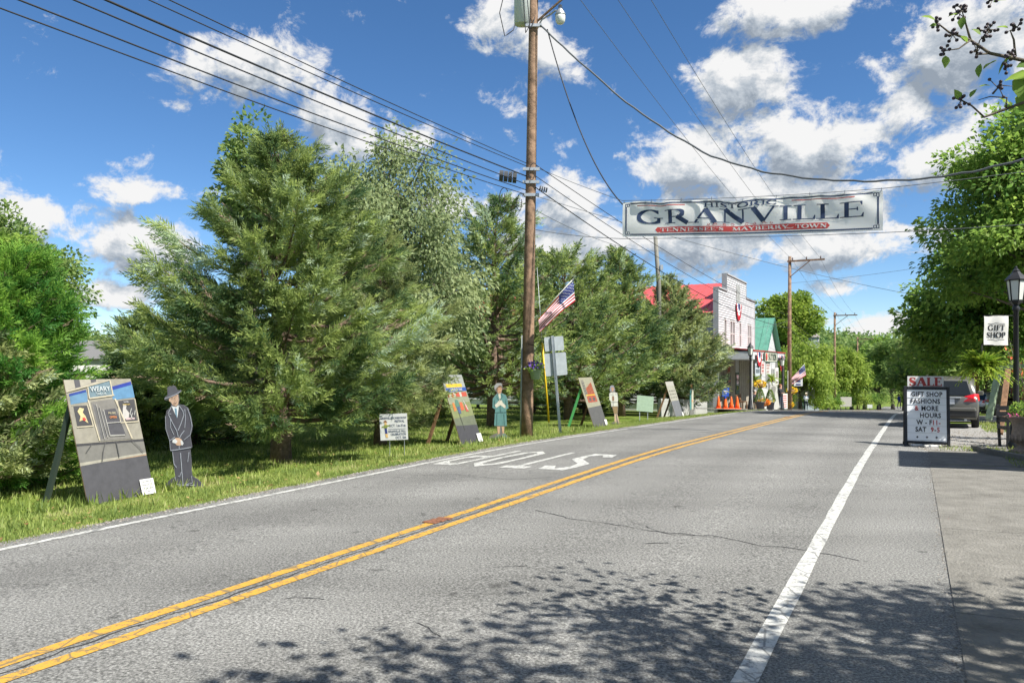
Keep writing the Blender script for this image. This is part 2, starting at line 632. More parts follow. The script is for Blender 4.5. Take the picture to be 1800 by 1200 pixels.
# ------------------------------------------------------------------ ground sheets
def asphalt_material():
    m = bpy.data.materials.new('asphalt')
    m.use_nodes = True
    nt = m.node_tree
    N, L = nt.nodes, nt.links.new
    p = N['Principled BSDF']
    p.inputs['Roughness'].default_value = 0.85
    p.inputs['Specular IOR Level'].default_value = 0.25
    geo = N.new('ShaderNodeNewGeometry')
    fine = N.new('ShaderNodeTexNoise')
    fine.inputs['Scale'].default_value = 55
    fine.inputs['Detail'].default_value = 5
    fine.inputs['Roughness'].default_value = 0.75
    L(geo.outputs['Position'], fine.inputs['Vector'])
    r1 = N.new('ShaderNodeValToRGB')
    r1.color_ramp.elements[0].position = 0.36
    r1.color_ramp.elements[0].color = (0.050, 0.050, 0.047, 1)
    r1.color_ramp.elements[1].position = 0.66
    r1.color_ramp.elements[1].color = (0.335, 0.333, 0.312, 1)
    e = r1.color_ramp.elements.new(0.5)
    e.color = (0.156, 0.155, 0.146, 1)
    L(fine.outputs['Fac'], r1.inputs[0])
    big = N.new('ShaderNodeTexNoise')
    big.inputs['Scale'].default_value = 0.55
    big.inputs['Detail'].default_value = 6
    big.inputs['Roughness'].default_value = 0.6
    mp = N.new('ShaderNodeMapping')
    mp.inputs['Rotation'].default_value = (0, 0, -RA)
    mp.inputs['Scale'].default_value = (0.22, 1, 1)
    mp.vector_type = 'POINT'
    L(geo.outputs['Position'], mp.inputs['Vector'])
    L(mp.outputs[0], big.inputs['Vector'])
    r2 = N.new('ShaderNodeMapRange')
    r2.inputs['From Min'].default_value = 0.3
    r2.inputs['From Max'].default_value = 0.7
    r2.inputs['To Min'].default_value = 0.78
    r2.inputs['To Max'].default_value = 1.18
    L(big.outputs['Fac'], r2.inputs['Value'])
    spot = N.new('ShaderNodeTexNoise')
    spot.inputs['Scale'].default_value = 5.5
    spot.inputs['Detail'].default_value = 3
    L(geo.outputs['Position'], spot.inputs['Vector'])
    r3 = N.new('ShaderNodeMapRange')
    r3.inputs['From Min'].default_value = 0.66
    r3.inputs['From Max'].default_value = 0.74
    r3.inputs['To Min'].default_value = 1.0
    r3.inputs['To Max'].default_value = 0.55
    L(spot.outputs['Fac'], r3.inputs['Value'])
    # wheel tracks polished a little paler, the strip between them oil-darkened
    sep = N.new('ShaderNodeVectorMath')
    sep.operation = 'DOT_PRODUCT'
    sep.inputs[1].default_value = (CS, -SN, 0)
    L(geo.outputs['Position'], sep.inputs[0])
    wv = N.new('ShaderNodeMath')
    wv.operation = 'MULTIPLY_ADD'
    wv.inputs[1].default_value = 2 * math.pi / 1.72
    wv.inputs[2].default_value = 2.3
    L(sep.outputs['Value'], wv.inputs[0])
    sn = N.new('ShaderNodeMath')
    sn.operation = 'SINE'
    L(wv.outputs[0], sn.inputs[0])
    tr_ = N.new('ShaderNodeMath')
    tr_.operation = 'MULTIPLY_ADD'
    tr_.inputs[1].default_value = 0.075
    tr_.inputs[2].default_value = 1.0
    L(sn.outputs[0], tr_.inputs[0])
    m0 = N.new('ShaderNodeMath')
    m0.operation = 'MULTIPLY'
    L(r2.outputs[0], m0.inputs[0])
    L(tr_.outputs[0], m0.inputs[1])
    mu = N.new('ShaderNodeMath')
    mu.operation = 'MULTIPLY'
    L(m0.outputs[0], mu.inputs[0])
    L(r3.outputs[0], mu.inputs[1])
    mix = N.new('ShaderNodeVectorMath')
    mix.operation = 'SCALE'
    L(r1.outputs[0], mix.inputs[0])
    L(mu.outputs[0], mix.inputs['Scale'])
    L(mix.outputs[0], p.inputs['Base Color'])
    b = N.new('ShaderNodeBump')
    b.inputs['Strength'].default_value = 0.6
    b.inputs['Distance'].default_value = 0.006
    L(fine.outputs['Fac'], b.inputs['Height'])
    L(b.outputs[0], p.inputs['Normal'])
    return m


def paint_material(name, col, under, wear):
    """road paint worn through to the asphalt, cracked across"""
    m = bpy.data.materials.new(name)
    m.use_nodes = True
    nt = m.node_tree
    N, L = nt.nodes, nt.links.new
    p = N['Principled BSDF']
    p.inputs['Roughness'].default_value = 0.6
    geo = N.new('ShaderNodeNewGeometry')
    n = N.new('ShaderNodeTexNoise')
    n.inputs['Scale'].default_value = 16
    n.inputs['Detail'].default_value = 9
    n.inputs['Roughness'].default_value = 0.8
    L(geo.outputs['Position'], n.inputs['Vector'])
    r = N.new('ShaderNodeMapRange')
    r.inputs['From Min'].default_value = wear
    r.inputs['From Max'].default_value = wear + 0.08
    L(n.outputs['Fac'], r.inputs['Value'])
    vo = N.new('ShaderNodeTexVoronoi')
    vo.feature = 'DISTANCE_TO_EDGE'
    vo.inputs['Scale'].default_value = 3.2
    L(geo.outputs['Position'], vo.inputs['Vector'])
    rv = N.new('ShaderNodeMapRange')
    rv.inputs['From Min'].default_value = 0.008
    rv.inputs['From Max'].default_value = 0.03
    L(vo.outputs['Distance'], rv.inputs['Value'])
    mu = N.new('ShaderNodeMath')
    mu.operation = 'MULTIPLY'
    L(r.outputs[0], mu.inputs[0])
    L(rv.outputs[0], mu.inputs[1])
    mx = N.new('ShaderNodeMix')
    mx.data_type = 'RGBA'
    mx.inputs['A'].default_value = (*under, 1)
    mx.inputs['B'].default_value = (*col, 1)
    L(mu.outputs[0], mx.inputs['Factor'])
    L(mx.outputs['Result'], p.inputs['Base Color'])
    b = N.new('ShaderNodeBump')
    b.inputs['Strength'].default_value = 0.5
    b.inputs['Distance'].default_value = 0.005
    L(n.outputs['Fac'], b.inputs['Height'])
    L(b.outputs[0], p.inputs['Normal'])
    return m


def ground_material(name, c1, c2, c3, sc=1.5):
    m = bpy.data.materials.new(name)
    m.use_nodes = True
    nt = m.node_tree
    N, L = nt.nodes, nt.links.new
    p = N['Principled BSDF']
    p.inputs['Roughness'].default_value = 0.95
    p.inputs['Specular IOR Level'].default_value = 0.1
    geo = N.new('ShaderNodeNewGeometry')
    a = N.new('ShaderNodeTexNoise')
    a.inputs['Scale'].default_value = sc
    a.inputs['Detail'].default_value = 8
    a.inputs['Roughness'].default_value = 0.75
    L(geo.outputs['Position'], a.inputs['Vector'])
    r = N.new('ShaderNodeValToRGB')
    r.color_ramp.elements[0].position = 0.3
    r.color_ramp.elements[0].color = (*c1, 1)
    r.color_ramp.elements[1].position = 0.72
    r.color_ramp.elements[1].color = (*c3, 1)
    e = r.color_ramp.elements.new(0.5)
    e.color = (*c2, 1)
    L(a.outputs['Fac'], r.inputs[0])
    L(r.outputs[0], p.inputs['Base Color'])
    b = N.new('ShaderNodeBump')
    b.inputs['Strength'].default_value = 0.7
    b.inputs['Distance'].default_value = 0.03
    f = N.new('ShaderNodeTexNoise')
    f.inputs['Scale'].default_value = 45
    f.inputs['Detail'].default_value = 4
    L(geo.outputs['Position'], f.inputs['Vector'])
    L(f.outputs['Fac'], b.inputs['Height'])
    L(b.outputs[0], p.inputs['Normal'])
    return m


M_ASPH = asphalt_material()
M_WHITE_LINE = paint_material('white_road_paint', (0.50, 0.50, 0.465), (0.20, 0.20, 0.19), 0.42)
M_YELLOW_LINE = paint_material('yellow_road_paint', (0.52, 0.285, 0.038), (0.20, 0.145, 0.07), 0.42)
M_LAWN = ground_material('lawn_soil', (0.06, 0.10, 0.018), (0.12, 0.17, 0.030), (0.20, 0.23, 0.06), 0.9)
M_CONC = ground_material('concrete', (0.135, 0.129, 0.115), (0.19, 0.183, 0.163), (0.25, 0.24, 0.215), 2.4)
M_GRAVEL = ground_material('gravel_bed', (0.14, 0.135, 0.12), (0.27, 0.265, 0.25), (0.40, 0.39, 0.37), 14)


def sheet(name, ts, ds, dz, m, zf=None):
    mb = MB()
    zf = zf or gz_td
    vs = [W(t, d, zf(t, d) + dz) for t in ts for d in ds]
    k = len(ds)
    fs = [(i * k + j, i * k + j + 1, (i + 1) * k + j + 1, (i + 1) * k + j) for i in range(len(ts) - 1) for j in range(k - 1)]
    mb.add(vs, fs)
    return mb.build(name, m, smooth=True)


def frange(a, b, s):
    n = max(1, int(round((b - a) / s)))
    return [a + (b - a) * i / n for i in range(n + 1)]


# ground: one sheet to the horizon, a little under everything laid on it
tsg = frange(-40, 120, 2.5) + [135, 160, 200, 260, 340, 450, 700, 1200, 2500]
dsg = [-2500, -1000, -400, -200, -120, -80, -60, -45, -35, -28, -22, -18, -15, -13] + frange(-12, -7.8, 0.35) + [-7.72, -4.3, -.8, .25, 3, 6, 10, 16, 25, 40, 80, 200, 600, 2500]
ground = struct(sheet('ground', tsg, dsg, -0.016, M_LAWN, lambda t, d: gz_td(t, d) - (0.03 if d > EDGE_L - 0.01 else 0)))
tsr = frange(-30, 120, 1.5) + [140, 170, 200, 260]
road = struct(sheet('road', tsr, [EDGE_L, -7.38, -6.6, -5.8, -5, -4.3, -3.6, -2.8, -2, -1.4, -.8, -.2, .25, .5], 0.0, M_ASPH))


def lines(name, d0, w, t0, t1, m, label=None, seed=0):
    rng = random.Random(seed)
    mb = MB()
    ts = frange(t0, t1, 0.5)
    vs = []
    for t in ts:
        e = (rng.random() - .5) * 0.012
        f = (rng.random() - .5) * 0.012
        for d in (d0 - w / 2 + e, d0 + w / 2 + f):
            vs.append(W(t, d, gz_td(t, d) + 0.004))
    fs = [(2 * i, 2 * i + 1, 2 * i + 3, 2 * i + 2) for i in range(len(ts) - 1)]
    mb.add(vs, fs)
    return mb.build(name, m, road)


lines('white_edge_line', D_L, 0.10, -20, 140, M_WHITE_LINE, seed=1)
lines('white_edge_line', D_R, 0.125, -20, 140, M_WHITE_LINE, seed=2)
lines('yellow_centre_line', D_Y - 0.11, 0.10, -20, 140, M_YELLOW_LINE, seed=3)
lines('yellow_centre_line', D_Y + 0.11, 0.10, -20, 140, M_YELLOW_LINE, seed=4)

# STOP, painted for the traffic that comes the other way
def stop_letters():
    h, w = 2.5, 0.46
    # block strokes in a 1 x 1 cell: u to the reader's right, v up
    shapes = {
        'S': [[(.95, .80), (.75, .95), (.30, .95), (.08, .80), (.10, .62), (.85, .40), (.92, .20), (.70, .05), (.25, .05), (.05, .20)]],
        'T': [[(0, .95), (1, .95)], [(.5, .94), (.5, 0)]],
        'O': [[(.5, .96), (.86, .86), (.94, .5), (.86, .14), (.5, .04), (.14, .14), (.06, .5), (.14, .86), (.5, .96)]],
        'P': [[(.1, 0), (.1, .97)], [(.12, .95), (.7, .95), (.92, .82), (.92, .6), (.7, .47), (.12, .47)]],
    }
    for i, c in enumerate('STOP'):
        d_start = -4.78 - i * 0.66
        mb = MB()
        for k, pl in enumerate(shapes[c]):
            vs, fs = [], []
            n = len(pl)
            for j, (u, v) in enumerate(pl):
                a, b = pl[max(0, j - 1)], pl[min(n - 1, j + 1)]
                if c == 'O' and j in (0, n - 1):
                    a, b = pl[-2], pl[1]
                du, dv = (b[0] - a[0]) * w, (b[1] - a[1]) * h
                ln = math.hypot(du, dv)
                wid = 0.05 * abs(dv) / ln + 0.15 * abs(du) / ln
                for s in (1, -1):
                    uu = u * w + s * (-dv / ln) * wid
                    vv = v * h + s * (du / ln) * wid
                    d = d_start - uu
                    t = 13.35 - vv
                    vs.append(W(t, d, gz_td(t, d) + 0.004 + k * 0.001))
            fs = [(2 * j, 2 * j + 1, 2 * j + 3, 2 * j + 2) for j in range(n - 1)]
            mb.add(vs, fs)
        mb.build('painted_letter', M_WHITE_LINE, road)


stop_letters()
M_CRACK = mat('crack_fill', (0.035, 0.035, 0.036), 0.9)
M_RUST = mat('rust', (0.20, 0.085, 0.045), 0.9, noise=.5, scale=30)


def crack(pts, w, seed, depth=4):
    rng = random.Random(seed)
    P = [W(*p) for p in pts]
    for _ in range(depth):
        Q = []
        for a, b in zip(P, P[1:]):
            m = (a + b) / 2
            l = (b - a).length
            m.x += rng.gauss(0, .06) * l
            m.y += rng.gauss(0, .06) * l
            Q += [a, m]
        P = Q + [P[-1]]
    mb = MB()
    vs = []
    for i, p in enumerate(P):
        a, b = P[max(0, i - 1)], P[min(len(P) - 1, i + 1)]
        d = (b - a).normalized()
        nn = Vector((-d.y, d.x, 0)) * w / 2 * rng.uniform(.25, 1.2)
        for s in (1, -1):
            q = p + nn * s
            vs.append((q.x, q.y, gz(q.x, q.y) + 0.003))
    mb.add(vs, [(2 * i, 2 * i + 1, 2 * i + 3, 2 * i + 2) for i in range(len(P) - 1)])
    mb.build('crack', M_CRACK, road)


def gpt(x, y, h=1.7):
    Y = F * h / (y - HY)
    return TD((x - 900) / F * Y, Y)


crack([gpt(940, 905), gpt(1080, 930), gpt(1250, 945), gpt(1420, 968), gpt(1510, 985)], 0.016, 5)
crack([gpt(1110, 925), gpt(1180, 945), gpt(1260, 948)], 0.012, 6)
crack([(9.5, -6.9), (9.9, -6.1), (9.7, -5.2), (10.2, -4.6)], .012, 33)
crack([(21, -7.3), (21.3, -5.5), (20.9, -3), (21.4, -1)], .02, 35)
crack([(27, -7.3), (27.3, -5.5), (26.9, -3), (27.4, -1)], .02, 36)
crack([gpt(1130, 962), gpt(1175, 960)], 0.02, 7, 3)
crack([(-2 + .35 * i, D_Y) for i in range(66)], 0.018, 8, 2)
for i in range(14):
    rr = random.Random(100 + i)
    t0, d0 = rr.uniform(2, 16), rr.uniform(-7, -.2)
    crack([(t0, d0), (t0 + rr.uniform(-.2, .2), d0 + rr.uniform(.05, .35))], rr.uniform(.006, .014), 60 + i, 3)
mb = MB()
tb, db = gpt(768, 925)
for i in range(3):
    mb.box((0, 0, 0), (.10, .16, .006), Matrix.Translation(G(tb + (i - 1) * .11, db + .01 * i, 0.009)) @ Matrix.Rotation(RA + .1 * i, 4, 'Z'))
mb.build('rusty_marker_patch', M_RUST, road)
mb = MB()
tb, db = gpt(1385, 737, 2.2)
mb.box((0, 0, 0), (.22, .3, .006), Matrix.Translation(G(tb, db, .009)) @ Matrix.Rotation(RA, 4, 'Z'))
mb.build('rusty_marker_patch', M_RUST, road)

# concrete pavement on the right: slabs with joints between them
pave = bpy.data.objects.new('pavement', None)
COL.objects.link(pave)
struct(pave)
SL = 3.05
k = 0
for t0 in frange(-9.2, 15.2, SL)[:-1]:
    for d0, d1 in ((0.256, 3.2), (3.2, 6.2)):
        mb = MB()
        a, b_, g = t0 + .006, t0 + SL - .006, .006
        rng = random.Random(k)
        dz = rng.uniform(0, .003)
        cor = [(a, d0 + (g if d0 > 1 else .0)), (a, d1 - g), (b_, d1 - g), (b_, d0 + (g if d0 > 1 else 0))]
        top = [W(t, d, gz_td(t, d) + .007 + dz) for t, d in cor]
        low = [v - Vector((0, 0, .05)) for v in top]
        mb.add(top + low, [(3, 2, 1, 0), (0, 1, 5, 4), (1, 2, 6, 5), (2, 3, 7, 6), (3, 0, 4, 7)])
        mb.build('slab', M_CONC, pave)
        k += 1
# broad concrete apron in front of the shop, then gravel
apron = struct(sheet('shop_apron', frange(15.25, 18.4, .6), [.28, 2, 4, 6.2], .008, M_CONC))
gravel = struct(sheet('gravel_lot', frange(18.45, 32, 1.5), [.3, 2, 4, 6, 9, 14], .006, M_GRAVEL))
side = struct(sheet('side_street', frange(34, 44, 2), [.27, 4, 9, 16, 30, 60], .008, M_ASPH))
# kerb of the planted bed beside the lamp
mb = MB()
ks = [(18.9, 1.15), (17.8, 1.35), (16.6, 1.75), (15.2, 2.1), (13.6, 2.3)]
for (a, b_) in zip(ks, ks[1:]):
    mb.bar(G(*a, .04), G(*b_, .04), .14, .12)
kerb = struct(mb.build('bed_kerb', M_CONC))


# ------------------------------------------------------------------ foliage machinery
def mesh_np(name, V, Fq, tint, m, parent=None):
    """V (n,3), Fq (k,3 or 4) vertex indices, tint per vertex"""
    me = bpy.data.meshes.new(name)
    nv, nf, kf = len(V), len(Fq), Fq.shape[1]
    me.vertices.add(nv)
    me.vertices.foreach_set('co', np.ascontiguousarray(V, dtype=np.float32).ravel())
    me.loops.add(nf * kf)
    me.loops.foreach_set('vertex_index', np.ascontiguousarray(Fq, dtype=np.int32).ravel())
    me.polygons.add(nf)
    me.polygons.foreach_set('loop_start', np.arange(0, nf * kf, kf, dtype=np.int32))
    me.polygons.foreach_set('loop_total', np.full(nf, kf, dtype=np.int32))
    at_ = me.attributes.new('tint', 'FLOAT', 'POINT')
    at_.data.foreach_set('value', np.clip(tint, 0, 1).astype(np.float32))
    me.update(calc_edges=True)
    me.materials.append(m)
    o = bpy.data.objects.new(name, me)
    COL.objects.link(o)
    if parent is not None:
        o.parent = parent
    return o


def norm(a):
    return a / np.maximum(np.linalg.norm(a, axis=-1, keepdims=True), 1e-9)


def stamp(tpl_v, tpl_f, pos, ax, up, size, width=None):
    """copies of a template (x along ax) at every pos"""
    ax = norm(ax)
    sd = np.cross(up, ax)
    sd = norm(sd + 1e-6)
    u2 = np.cross(ax, sd)
    n = len(pos)
    wv = size if width is None else width
    V = (pos[:, None, :] + tpl_v[None, :, 0:1] * (ax * size[:, None])[:, None, :]
         + tpl_v[None, :, 1:2] * (sd * wv[:, None])[:, None, :] + tpl_v[None, :, 2:3] * (u2 * wv[:, None])[:, None, :])
    Fx = tpl_f[None] + (np.arange(n) * len(tpl_v))[:, None, None]
    return V.reshape(-1, 3), Fx.reshape(-1, tpl_f.shape[1])


def plume_template(seed, n=22, spread=.42, w=.030, curl=.1):
    """a feathery spray: sprigs set round an axis, each a slim diamond"""
    r = np.random.default_rng(seed)
    V, Fc = [], []
    for i in range(n + 1):
        s = i / n
        if i == n:
            base, d, ln = np.array([.72, 0, curl * .5]), np.array([1, 0, .12]), .34
        else:
            a = i * 2.4 + r.uniform(-.4, .4)
            base = np.array([s * .8, 0, curl * s * s])
            el = r.uniform(.5, .95)
            d = np.array([math.cos(el), math.sin(el) * math.cos(a), math.sin(el) * math.sin(a) * .8])
            ln = spread * (1 - .62 * s) * r.uniform(.7, 1.2)
        d = d / np.linalg.norm(d)
        q = np.cross(d, r.normal(size=3))
        q = q / np.linalg.norm(q)
        ww = w * r.uniform(.8, 1.3)
        k = len(V)
        V += [base, base + d * ln * .5 + q * ww, base + d * ln, base + d * ln * .5 - q * ww]
        Fc.append((k, k + 1, k + 2, k + 3))
    return np.array(V), np.array(Fc)


PLUMES = [plume_template(s, 23, .44, .021) for s in (1, 2, 3)]
PLUMES_LITE = [plume_template(s, 13, .46, .036) for s in (4, 5, 6)]


def leaf_template(fold=.12, pts=None):
    V = np.array([[0, 0, 0], [.45, .34, fold], [1, 0, -.08], [.45, -.34, fold]], float)
    return V, np.array([[0, 1, 2, 3]])


LEAF = leaf_template()
LEAF_FAR = (np.array([[0, -.1, 0], [.55, .48, .1], [1.05, -.34, -.08]], float), np.array([[0, 1, 2]]))
LEAF_NEAR = (np.array([[0, 0, 0], [.22, .22, .07], [.5, .30, .10], [.8, .15, .02], [1, 0, -.12], [.8, -.15, .02], [.5, -.30, .10], [.22, -.22, .07], [.5, 0, .0]], float), np.array([[0, 8, 2, 1], [8, 4, 3, 2], [0, 7, 6, 8], [8, 6, 5, 4]]))
M_BARK_C = mat('cedar_bark', (0.17, 0.115, 0.085), .95, noise=.5, scale=14, bump=.6, bscale=25)
M_BARK = mat('grey_bark', (0.13, 0.11, 0.09), .95, noise=.5, scale=10, bump=.6, bscale=22)
M_CEDAR = leaf_mat('cedar_foliage', (0.060, 0.125, 0.055), (0.40, 0.485, 0.135), .5, (0.48, 0.60, 0.44))
M_CEDAR_OLIVE = leaf_mat('olive_cedar_foliage', (0.085, 0.14, 0.065), (0.45, 0.50, 0.19), .5, (0.48, 0.57, 0.40))
M_ARBOR = leaf_mat('arborvitae_foliage', (0.060, 0.20, 0.040), (0.30, 0.50, 0.075), .5)
M_DEAD = leaf_mat('dead_twig_brown', (0.16, 0.11, 0.075), (0.34, 0.26, 0.19), .2)
M_MAPLE = leaf_mat('maple_leaves', (0.095, 0.215, 0.045), (0.38, 0.52, 0.10), .58)
M_DARKLEAF = leaf_mat('dark_leaves', (0.10, 0.20, 0.065), (0.35, 0.44, 0.13), .55)
M_OLIVELEAF = leaf_mat('grey_green_leaves', (0.16, 0.23, 0.11), (0.42, 0.48, 0.23), .5)
M_WILLOW = leaf_mat('willow_leaves', (0.13, 0.23, 0.035), (0.42, 0.52, 0.09), .5)


def cedar(label, base, height, radius, seed, nb=130, per=46, size=.46, m=None, prof=None, lite=False, stem=True, group=None, low=.06, rise=.35, droop=.0, name='cedar_tree', dark=0.0, lopside=None):
    """trunk with boughs; each bough carries a flat fan of feathery sprays"""
    r = np.random.default_rng(seed)
    base = Vector(base)
    t = thing(name, label, 'tree', base, 0, group)
    prof = prof or (lambda u: (1 - u) ** .75 * (.35 + 1.0 * min(1, u * 5)) / 1.25)
    tm = MB()
    tr = max(.07, height * .024)
    wob = [(r.uniform(-.04, .04) * height * s, r.uniform(-.04, .04) * height * s, s * height) for s in (0, .2, .4, .6, .8, .97)]
    wob[0] = (0, 0, -.15)
    tm.tube(wob, [tr * 1.5, tr, tr * .8, tr * .6, tr * .35, .012], 9)
    P, A, S, T = [], [], [], []
    for b in range(nb):
        u = low + (1 - low) * ((b + r.random()) / nb) ** 1.05
        az = b * 2.399 + r.uniform(-.5, .5)
        L = radius * prof(u) * (r.uniform(.62, 1.08) if r.random() < .7 else r.uniform(1.0, 1.32))
        if lopside is not None:
            L *= 1 + lopside[1] * math.cos(az - lopside[0])
        if L < .12:
            L = .12 + .1 * r.random()
        el = rise * (.15 + 1.6 * u) + r.uniform(-.16, .2) - droop * (1 - u)
        o = np.array([np.interp(u, [0, .2, .4, .6, .8, .97], [w[0] for w in wob]), np.interp(u, [0, .2, .4, .6, .8, .97], [w[1] for w in wob]), u * height])
        hd = np.array([math.cos(az), math.sin(az), 0])
        sdv = np.array([-math.sin(az), math.cos(az), 0])
        ss = np.linspace(0, 1, 6)
        curve = [o + hd * L * s * math.cos(el) + np.array([0, 0, L * s * math.sin(el) + .16 * L * s * s - .10 * L * math.sin(s * 3.1)]) for s in ss]
        if L > .5:
            tm.tube(curve, [max(.009, .021 * L * (1.1 - s)) for s in ss], 5, cap=False)
        n = max(8, int(per * (.25 + L / radius)))
        s = r.beta(2.2, 1.05, n)
        cu = np.array(curve)
        pos = np.stack([np.interp(s, ss, cu[:, k]) for k in range(3)], 1)
        lat = r.normal(size=n) * .17 * L * (1.12 - s)
        pos += sdv * lat[:, None]
        pos[:, 2] += r.normal(size=n) * .032 * L - np.abs(lat) * .12
        ax = hd * (.75 + .3 * r.random((n, 1))) + sdv * (np.sign(lat) * .5 * r.random(n) + r.normal(size=n) * .28)[:, None]
        ax[:, 2] += math.sin(el) * .6 + r.uniform(-.45, .62, n) - droop * .6
        P.append(pos)
        A.append(ax)
        S.append(size * r.uniform(.45, 1.35, n) * (.75 + .25 * min(1, L / radius * 1.5)))
        bt = r.normal(.42, .23)
        T.append(np.clip(bt + r.normal(0, .2, n) + (r.random(n) < .10) * .4 - dark, .02, 1))
    P, A, S, T = np.concatenate(P), np.concatenate(A), np.concatenate(S), np.concatenate(T)
    tm.build('trunk', M_BARK_C, t, smooth=True)
    VV, FF, TT = [], [], []
    off = 0
    tp = PLUMES_LITE if lite else PLUMES
    pick = r.integers(0, 3, len(P))
    up = np.tile([0, 0, 1.], (len(P), 1)) + r.normal(0, .5, (len(P), 3))
    dead = r.random(len(P)) < .045
    for k in range(3):
        s = (pick == k) & ~dead
        v, f = stamp(tp[k][0], tp[k][1], P[s], A[s], up[s], S[s])
        VV.append(v)
        FF.append(f + off)
        off += len(v)
        tt = np.repeat(T[s], len(tp[k][0]))
        TT.append(tt + r.normal(0, .05, len(tt)))
    mesh_np('crown', np.concatenate(VV), np.concatenate(FF), np.concatenate(TT), m or M_CEDAR, t)
    v, f = stamp(PLUMES_LITE[0][0], PLUMES_LITE[0][1] , P[dead] * np.array([.86, .86, .98]), A[dead], up[dead], S[dead] * .9, S[dead] * .55)
    mesh_np('dead_twigs', v, f, r.random(len(v)), M_DEAD, t)['kind'] = 'stuff'
    return t


def broadleaf(label, base, height, rx, rz, seed, nclump=90, per=150, leaf=.2, m=None, bark=None, crown_z=None, ry=None, group=None, name='broadleaf_tree', cr=.24, hang=0.0, trunk_r=None, shape=None, fill=.35):
    """trunk, limbs to every clump, and clumps of small leaves round an uneven crown"""
    r = np.random.default_rng(seed)
    base = Vector(base)
    t = thing(name, label, 'tree', base, 0, group)
    ry = ry or rx
    cz = crown_z if crown_z is not None else height - rz
    tr = trunk_r or height * .022
    tm = MB()
    fork = max(height * .18, cz - rz * .75)
    lean = r.normal(0, .02, 2) * height
    tm.tube([(0, 0, -.2), (lean[0] * .3, lean[1] * .3, fork * .5), (lean[0] * .7, lean[1] * .7, fork), (lean[0], lean[1], cz), (lean[0], lean[1], cz + rz * .7)],
            [tr * 1.4, tr, tr * .85, tr * .5, tr * .08], 9)
    P, A, S, T = [], [], [], []
    lob = r.normal(size=(7, 3))
    lob = norm(lob)
    for c in range(nclump):
        d = r.normal(size=3)
        d = d / np.linalg.norm(d)
        if d[2] < -.55:
            d[2] = -d[2] * .5
        bulge = .80 + .22 * max(0, np.max(lob @ d) - .35) / .65 + r.normal(0, .06)
        k = (1 - fill * r.random() ** 1.5 if c % 3 else r.uniform(.35, .8)) * bulge
        sq = shape(d[2]) if shape else 1.0
        ctr = np.array([d[0] * rx * k * sq + lean[0], d[1] * ry * k * sq + lean[1], cz + d[2] * rz * k])
        s0 = r.uniform(.3, 1)
        st = np.array([lean[0] * s0, lean[1] * s0, fork + (min(ctr[2], cz + rz * .6) - fork) * s0 * .6])
        mid = (st + ctr) / 2 + np.array([0, 0, .08 * rz]) + r.normal(0, .04, 3) * rx
        tm.tube([st, mid, ctr], [tr * .28, tr * .16, tr * .04], 4, cap=False)
        R = cr * min(rx, rz) * r.uniform(.7, 1.3)
        n = int(per * r.uniform(.7, 1.3))
        q = norm(r.normal(size=(n, 3)))
        rad = R * r.random(n) ** .45
        pos = ctr + q * rad[:, None] * np.array([1.15, 1.15, .72])
        ax = q * .6 + d * .5 + r.normal(0, .45, (n, 3))
        ax[:, 2] -= .25 + hang
        if hang:
            pos[:, 2] -= r.random(n) * hang * R * 2.2
        P.append(pos)
        A.append(ax)
        S.append(leaf * r.uniform(.6, 1.3, n))
        T.append(np.clip(r.normal(.45, .14) + r.normal(0, .17, n), 0, 1))
    P, A, S, T = np.concatenate(P), np.concatenate(A), np.concatenate(S), np.concatenate(T)
    tm.build('trunk', bark or M_BARK, t, smooth=True)
    up = r.normal(0, .55, (len(P), 3)) + np.array([0, 0, 1.])
    tpl = LEAF if leaf < .3 else LEAF_FAR
    v, f = stamp(tpl[0] * np.array([1, 1 - .55 * min(1, hang), 1]), tpl[1], P, A, up, S)
    mesh_np('crown', v, f, np.repeat(T, len(tpl[0])), m or M_MAPLE, t)
    return t


# ------------------------------------------------------------------ grass
M_GRASS = leaf_mat('grass_blades', (0.13, 0.20, 0.045), (0.34, 0.41, 0.10), .45, (0.48, 0.44, 0.22))


def grass(name, label, boxes, seed, hgt=.055):
    r = np.random.default_rng(seed)
    Vs, Fs, Ts = [], [], []
    off = 0
    for (t0, t1, d0, d1, n, h) in boxes:
        t = r.uniform(t0, t1, n)
        d = r.uniform(d0, d1, n)
        if d1 > EDGE_L - .2 and d0 < EDGE_L:         # ragged edge against the asphalt
            edge = EDGE_L + .05 + .07 * np.sin(t * 3.1) + .05 * np.sin(t * 7.7 + 1) + r.normal(0, .03, n)
            k = d < edge
            t, d = t[k], d[k]
        pt = np.stack([t * SN + d * CS, t * CS - d * SN, np.array([gz_td(a, b) for a, b in zip(t, d)]) - .02], 1)
        n = len(pt)
        patch = .5 + .25 * np.sin(t * 1.3 + d * .7) * np.sin(d * 2.1 - t * .4) + .12 * np.sin(t * 5 + d * 3)
        hh = h * r.uniform(.5, 1.4, n)
        az = r.uniform(0, 6.28, n)
        w = h * .10 + .002
        sd = np.stack([np.cos(az), np.sin(az), np.zeros(n)], 1) * w
        ln = np.stack([np.cos(az + 1.3), np.sin(az + 1.3), np.zeros(n)], 1) * (hh * r.uniform(.1, .9, n))[:, None]
        tip = pt + ln + np.stack([np.zeros(n), np.zeros(n), hh], 1)
        V = np.stack([pt - sd, pt + sd, tip], 1).reshape(-1, 3)
        Fx = np.arange(n * 3).reshape(-1, 3) + off
        off += n * 3
        Vs.append(V)
        Fs.append(Fx)
        Ts.append(np.repeat(np.clip(patch + r.normal(0, .2, n), 0, 1), 3))
    o = mesh_np(name, np.concatenate(Vs), np.concatenate(Fs), np.concatenate(Ts), M_GRASS)
    o['kind'] = 'stuff'
    return tag(o, label, 'grass')


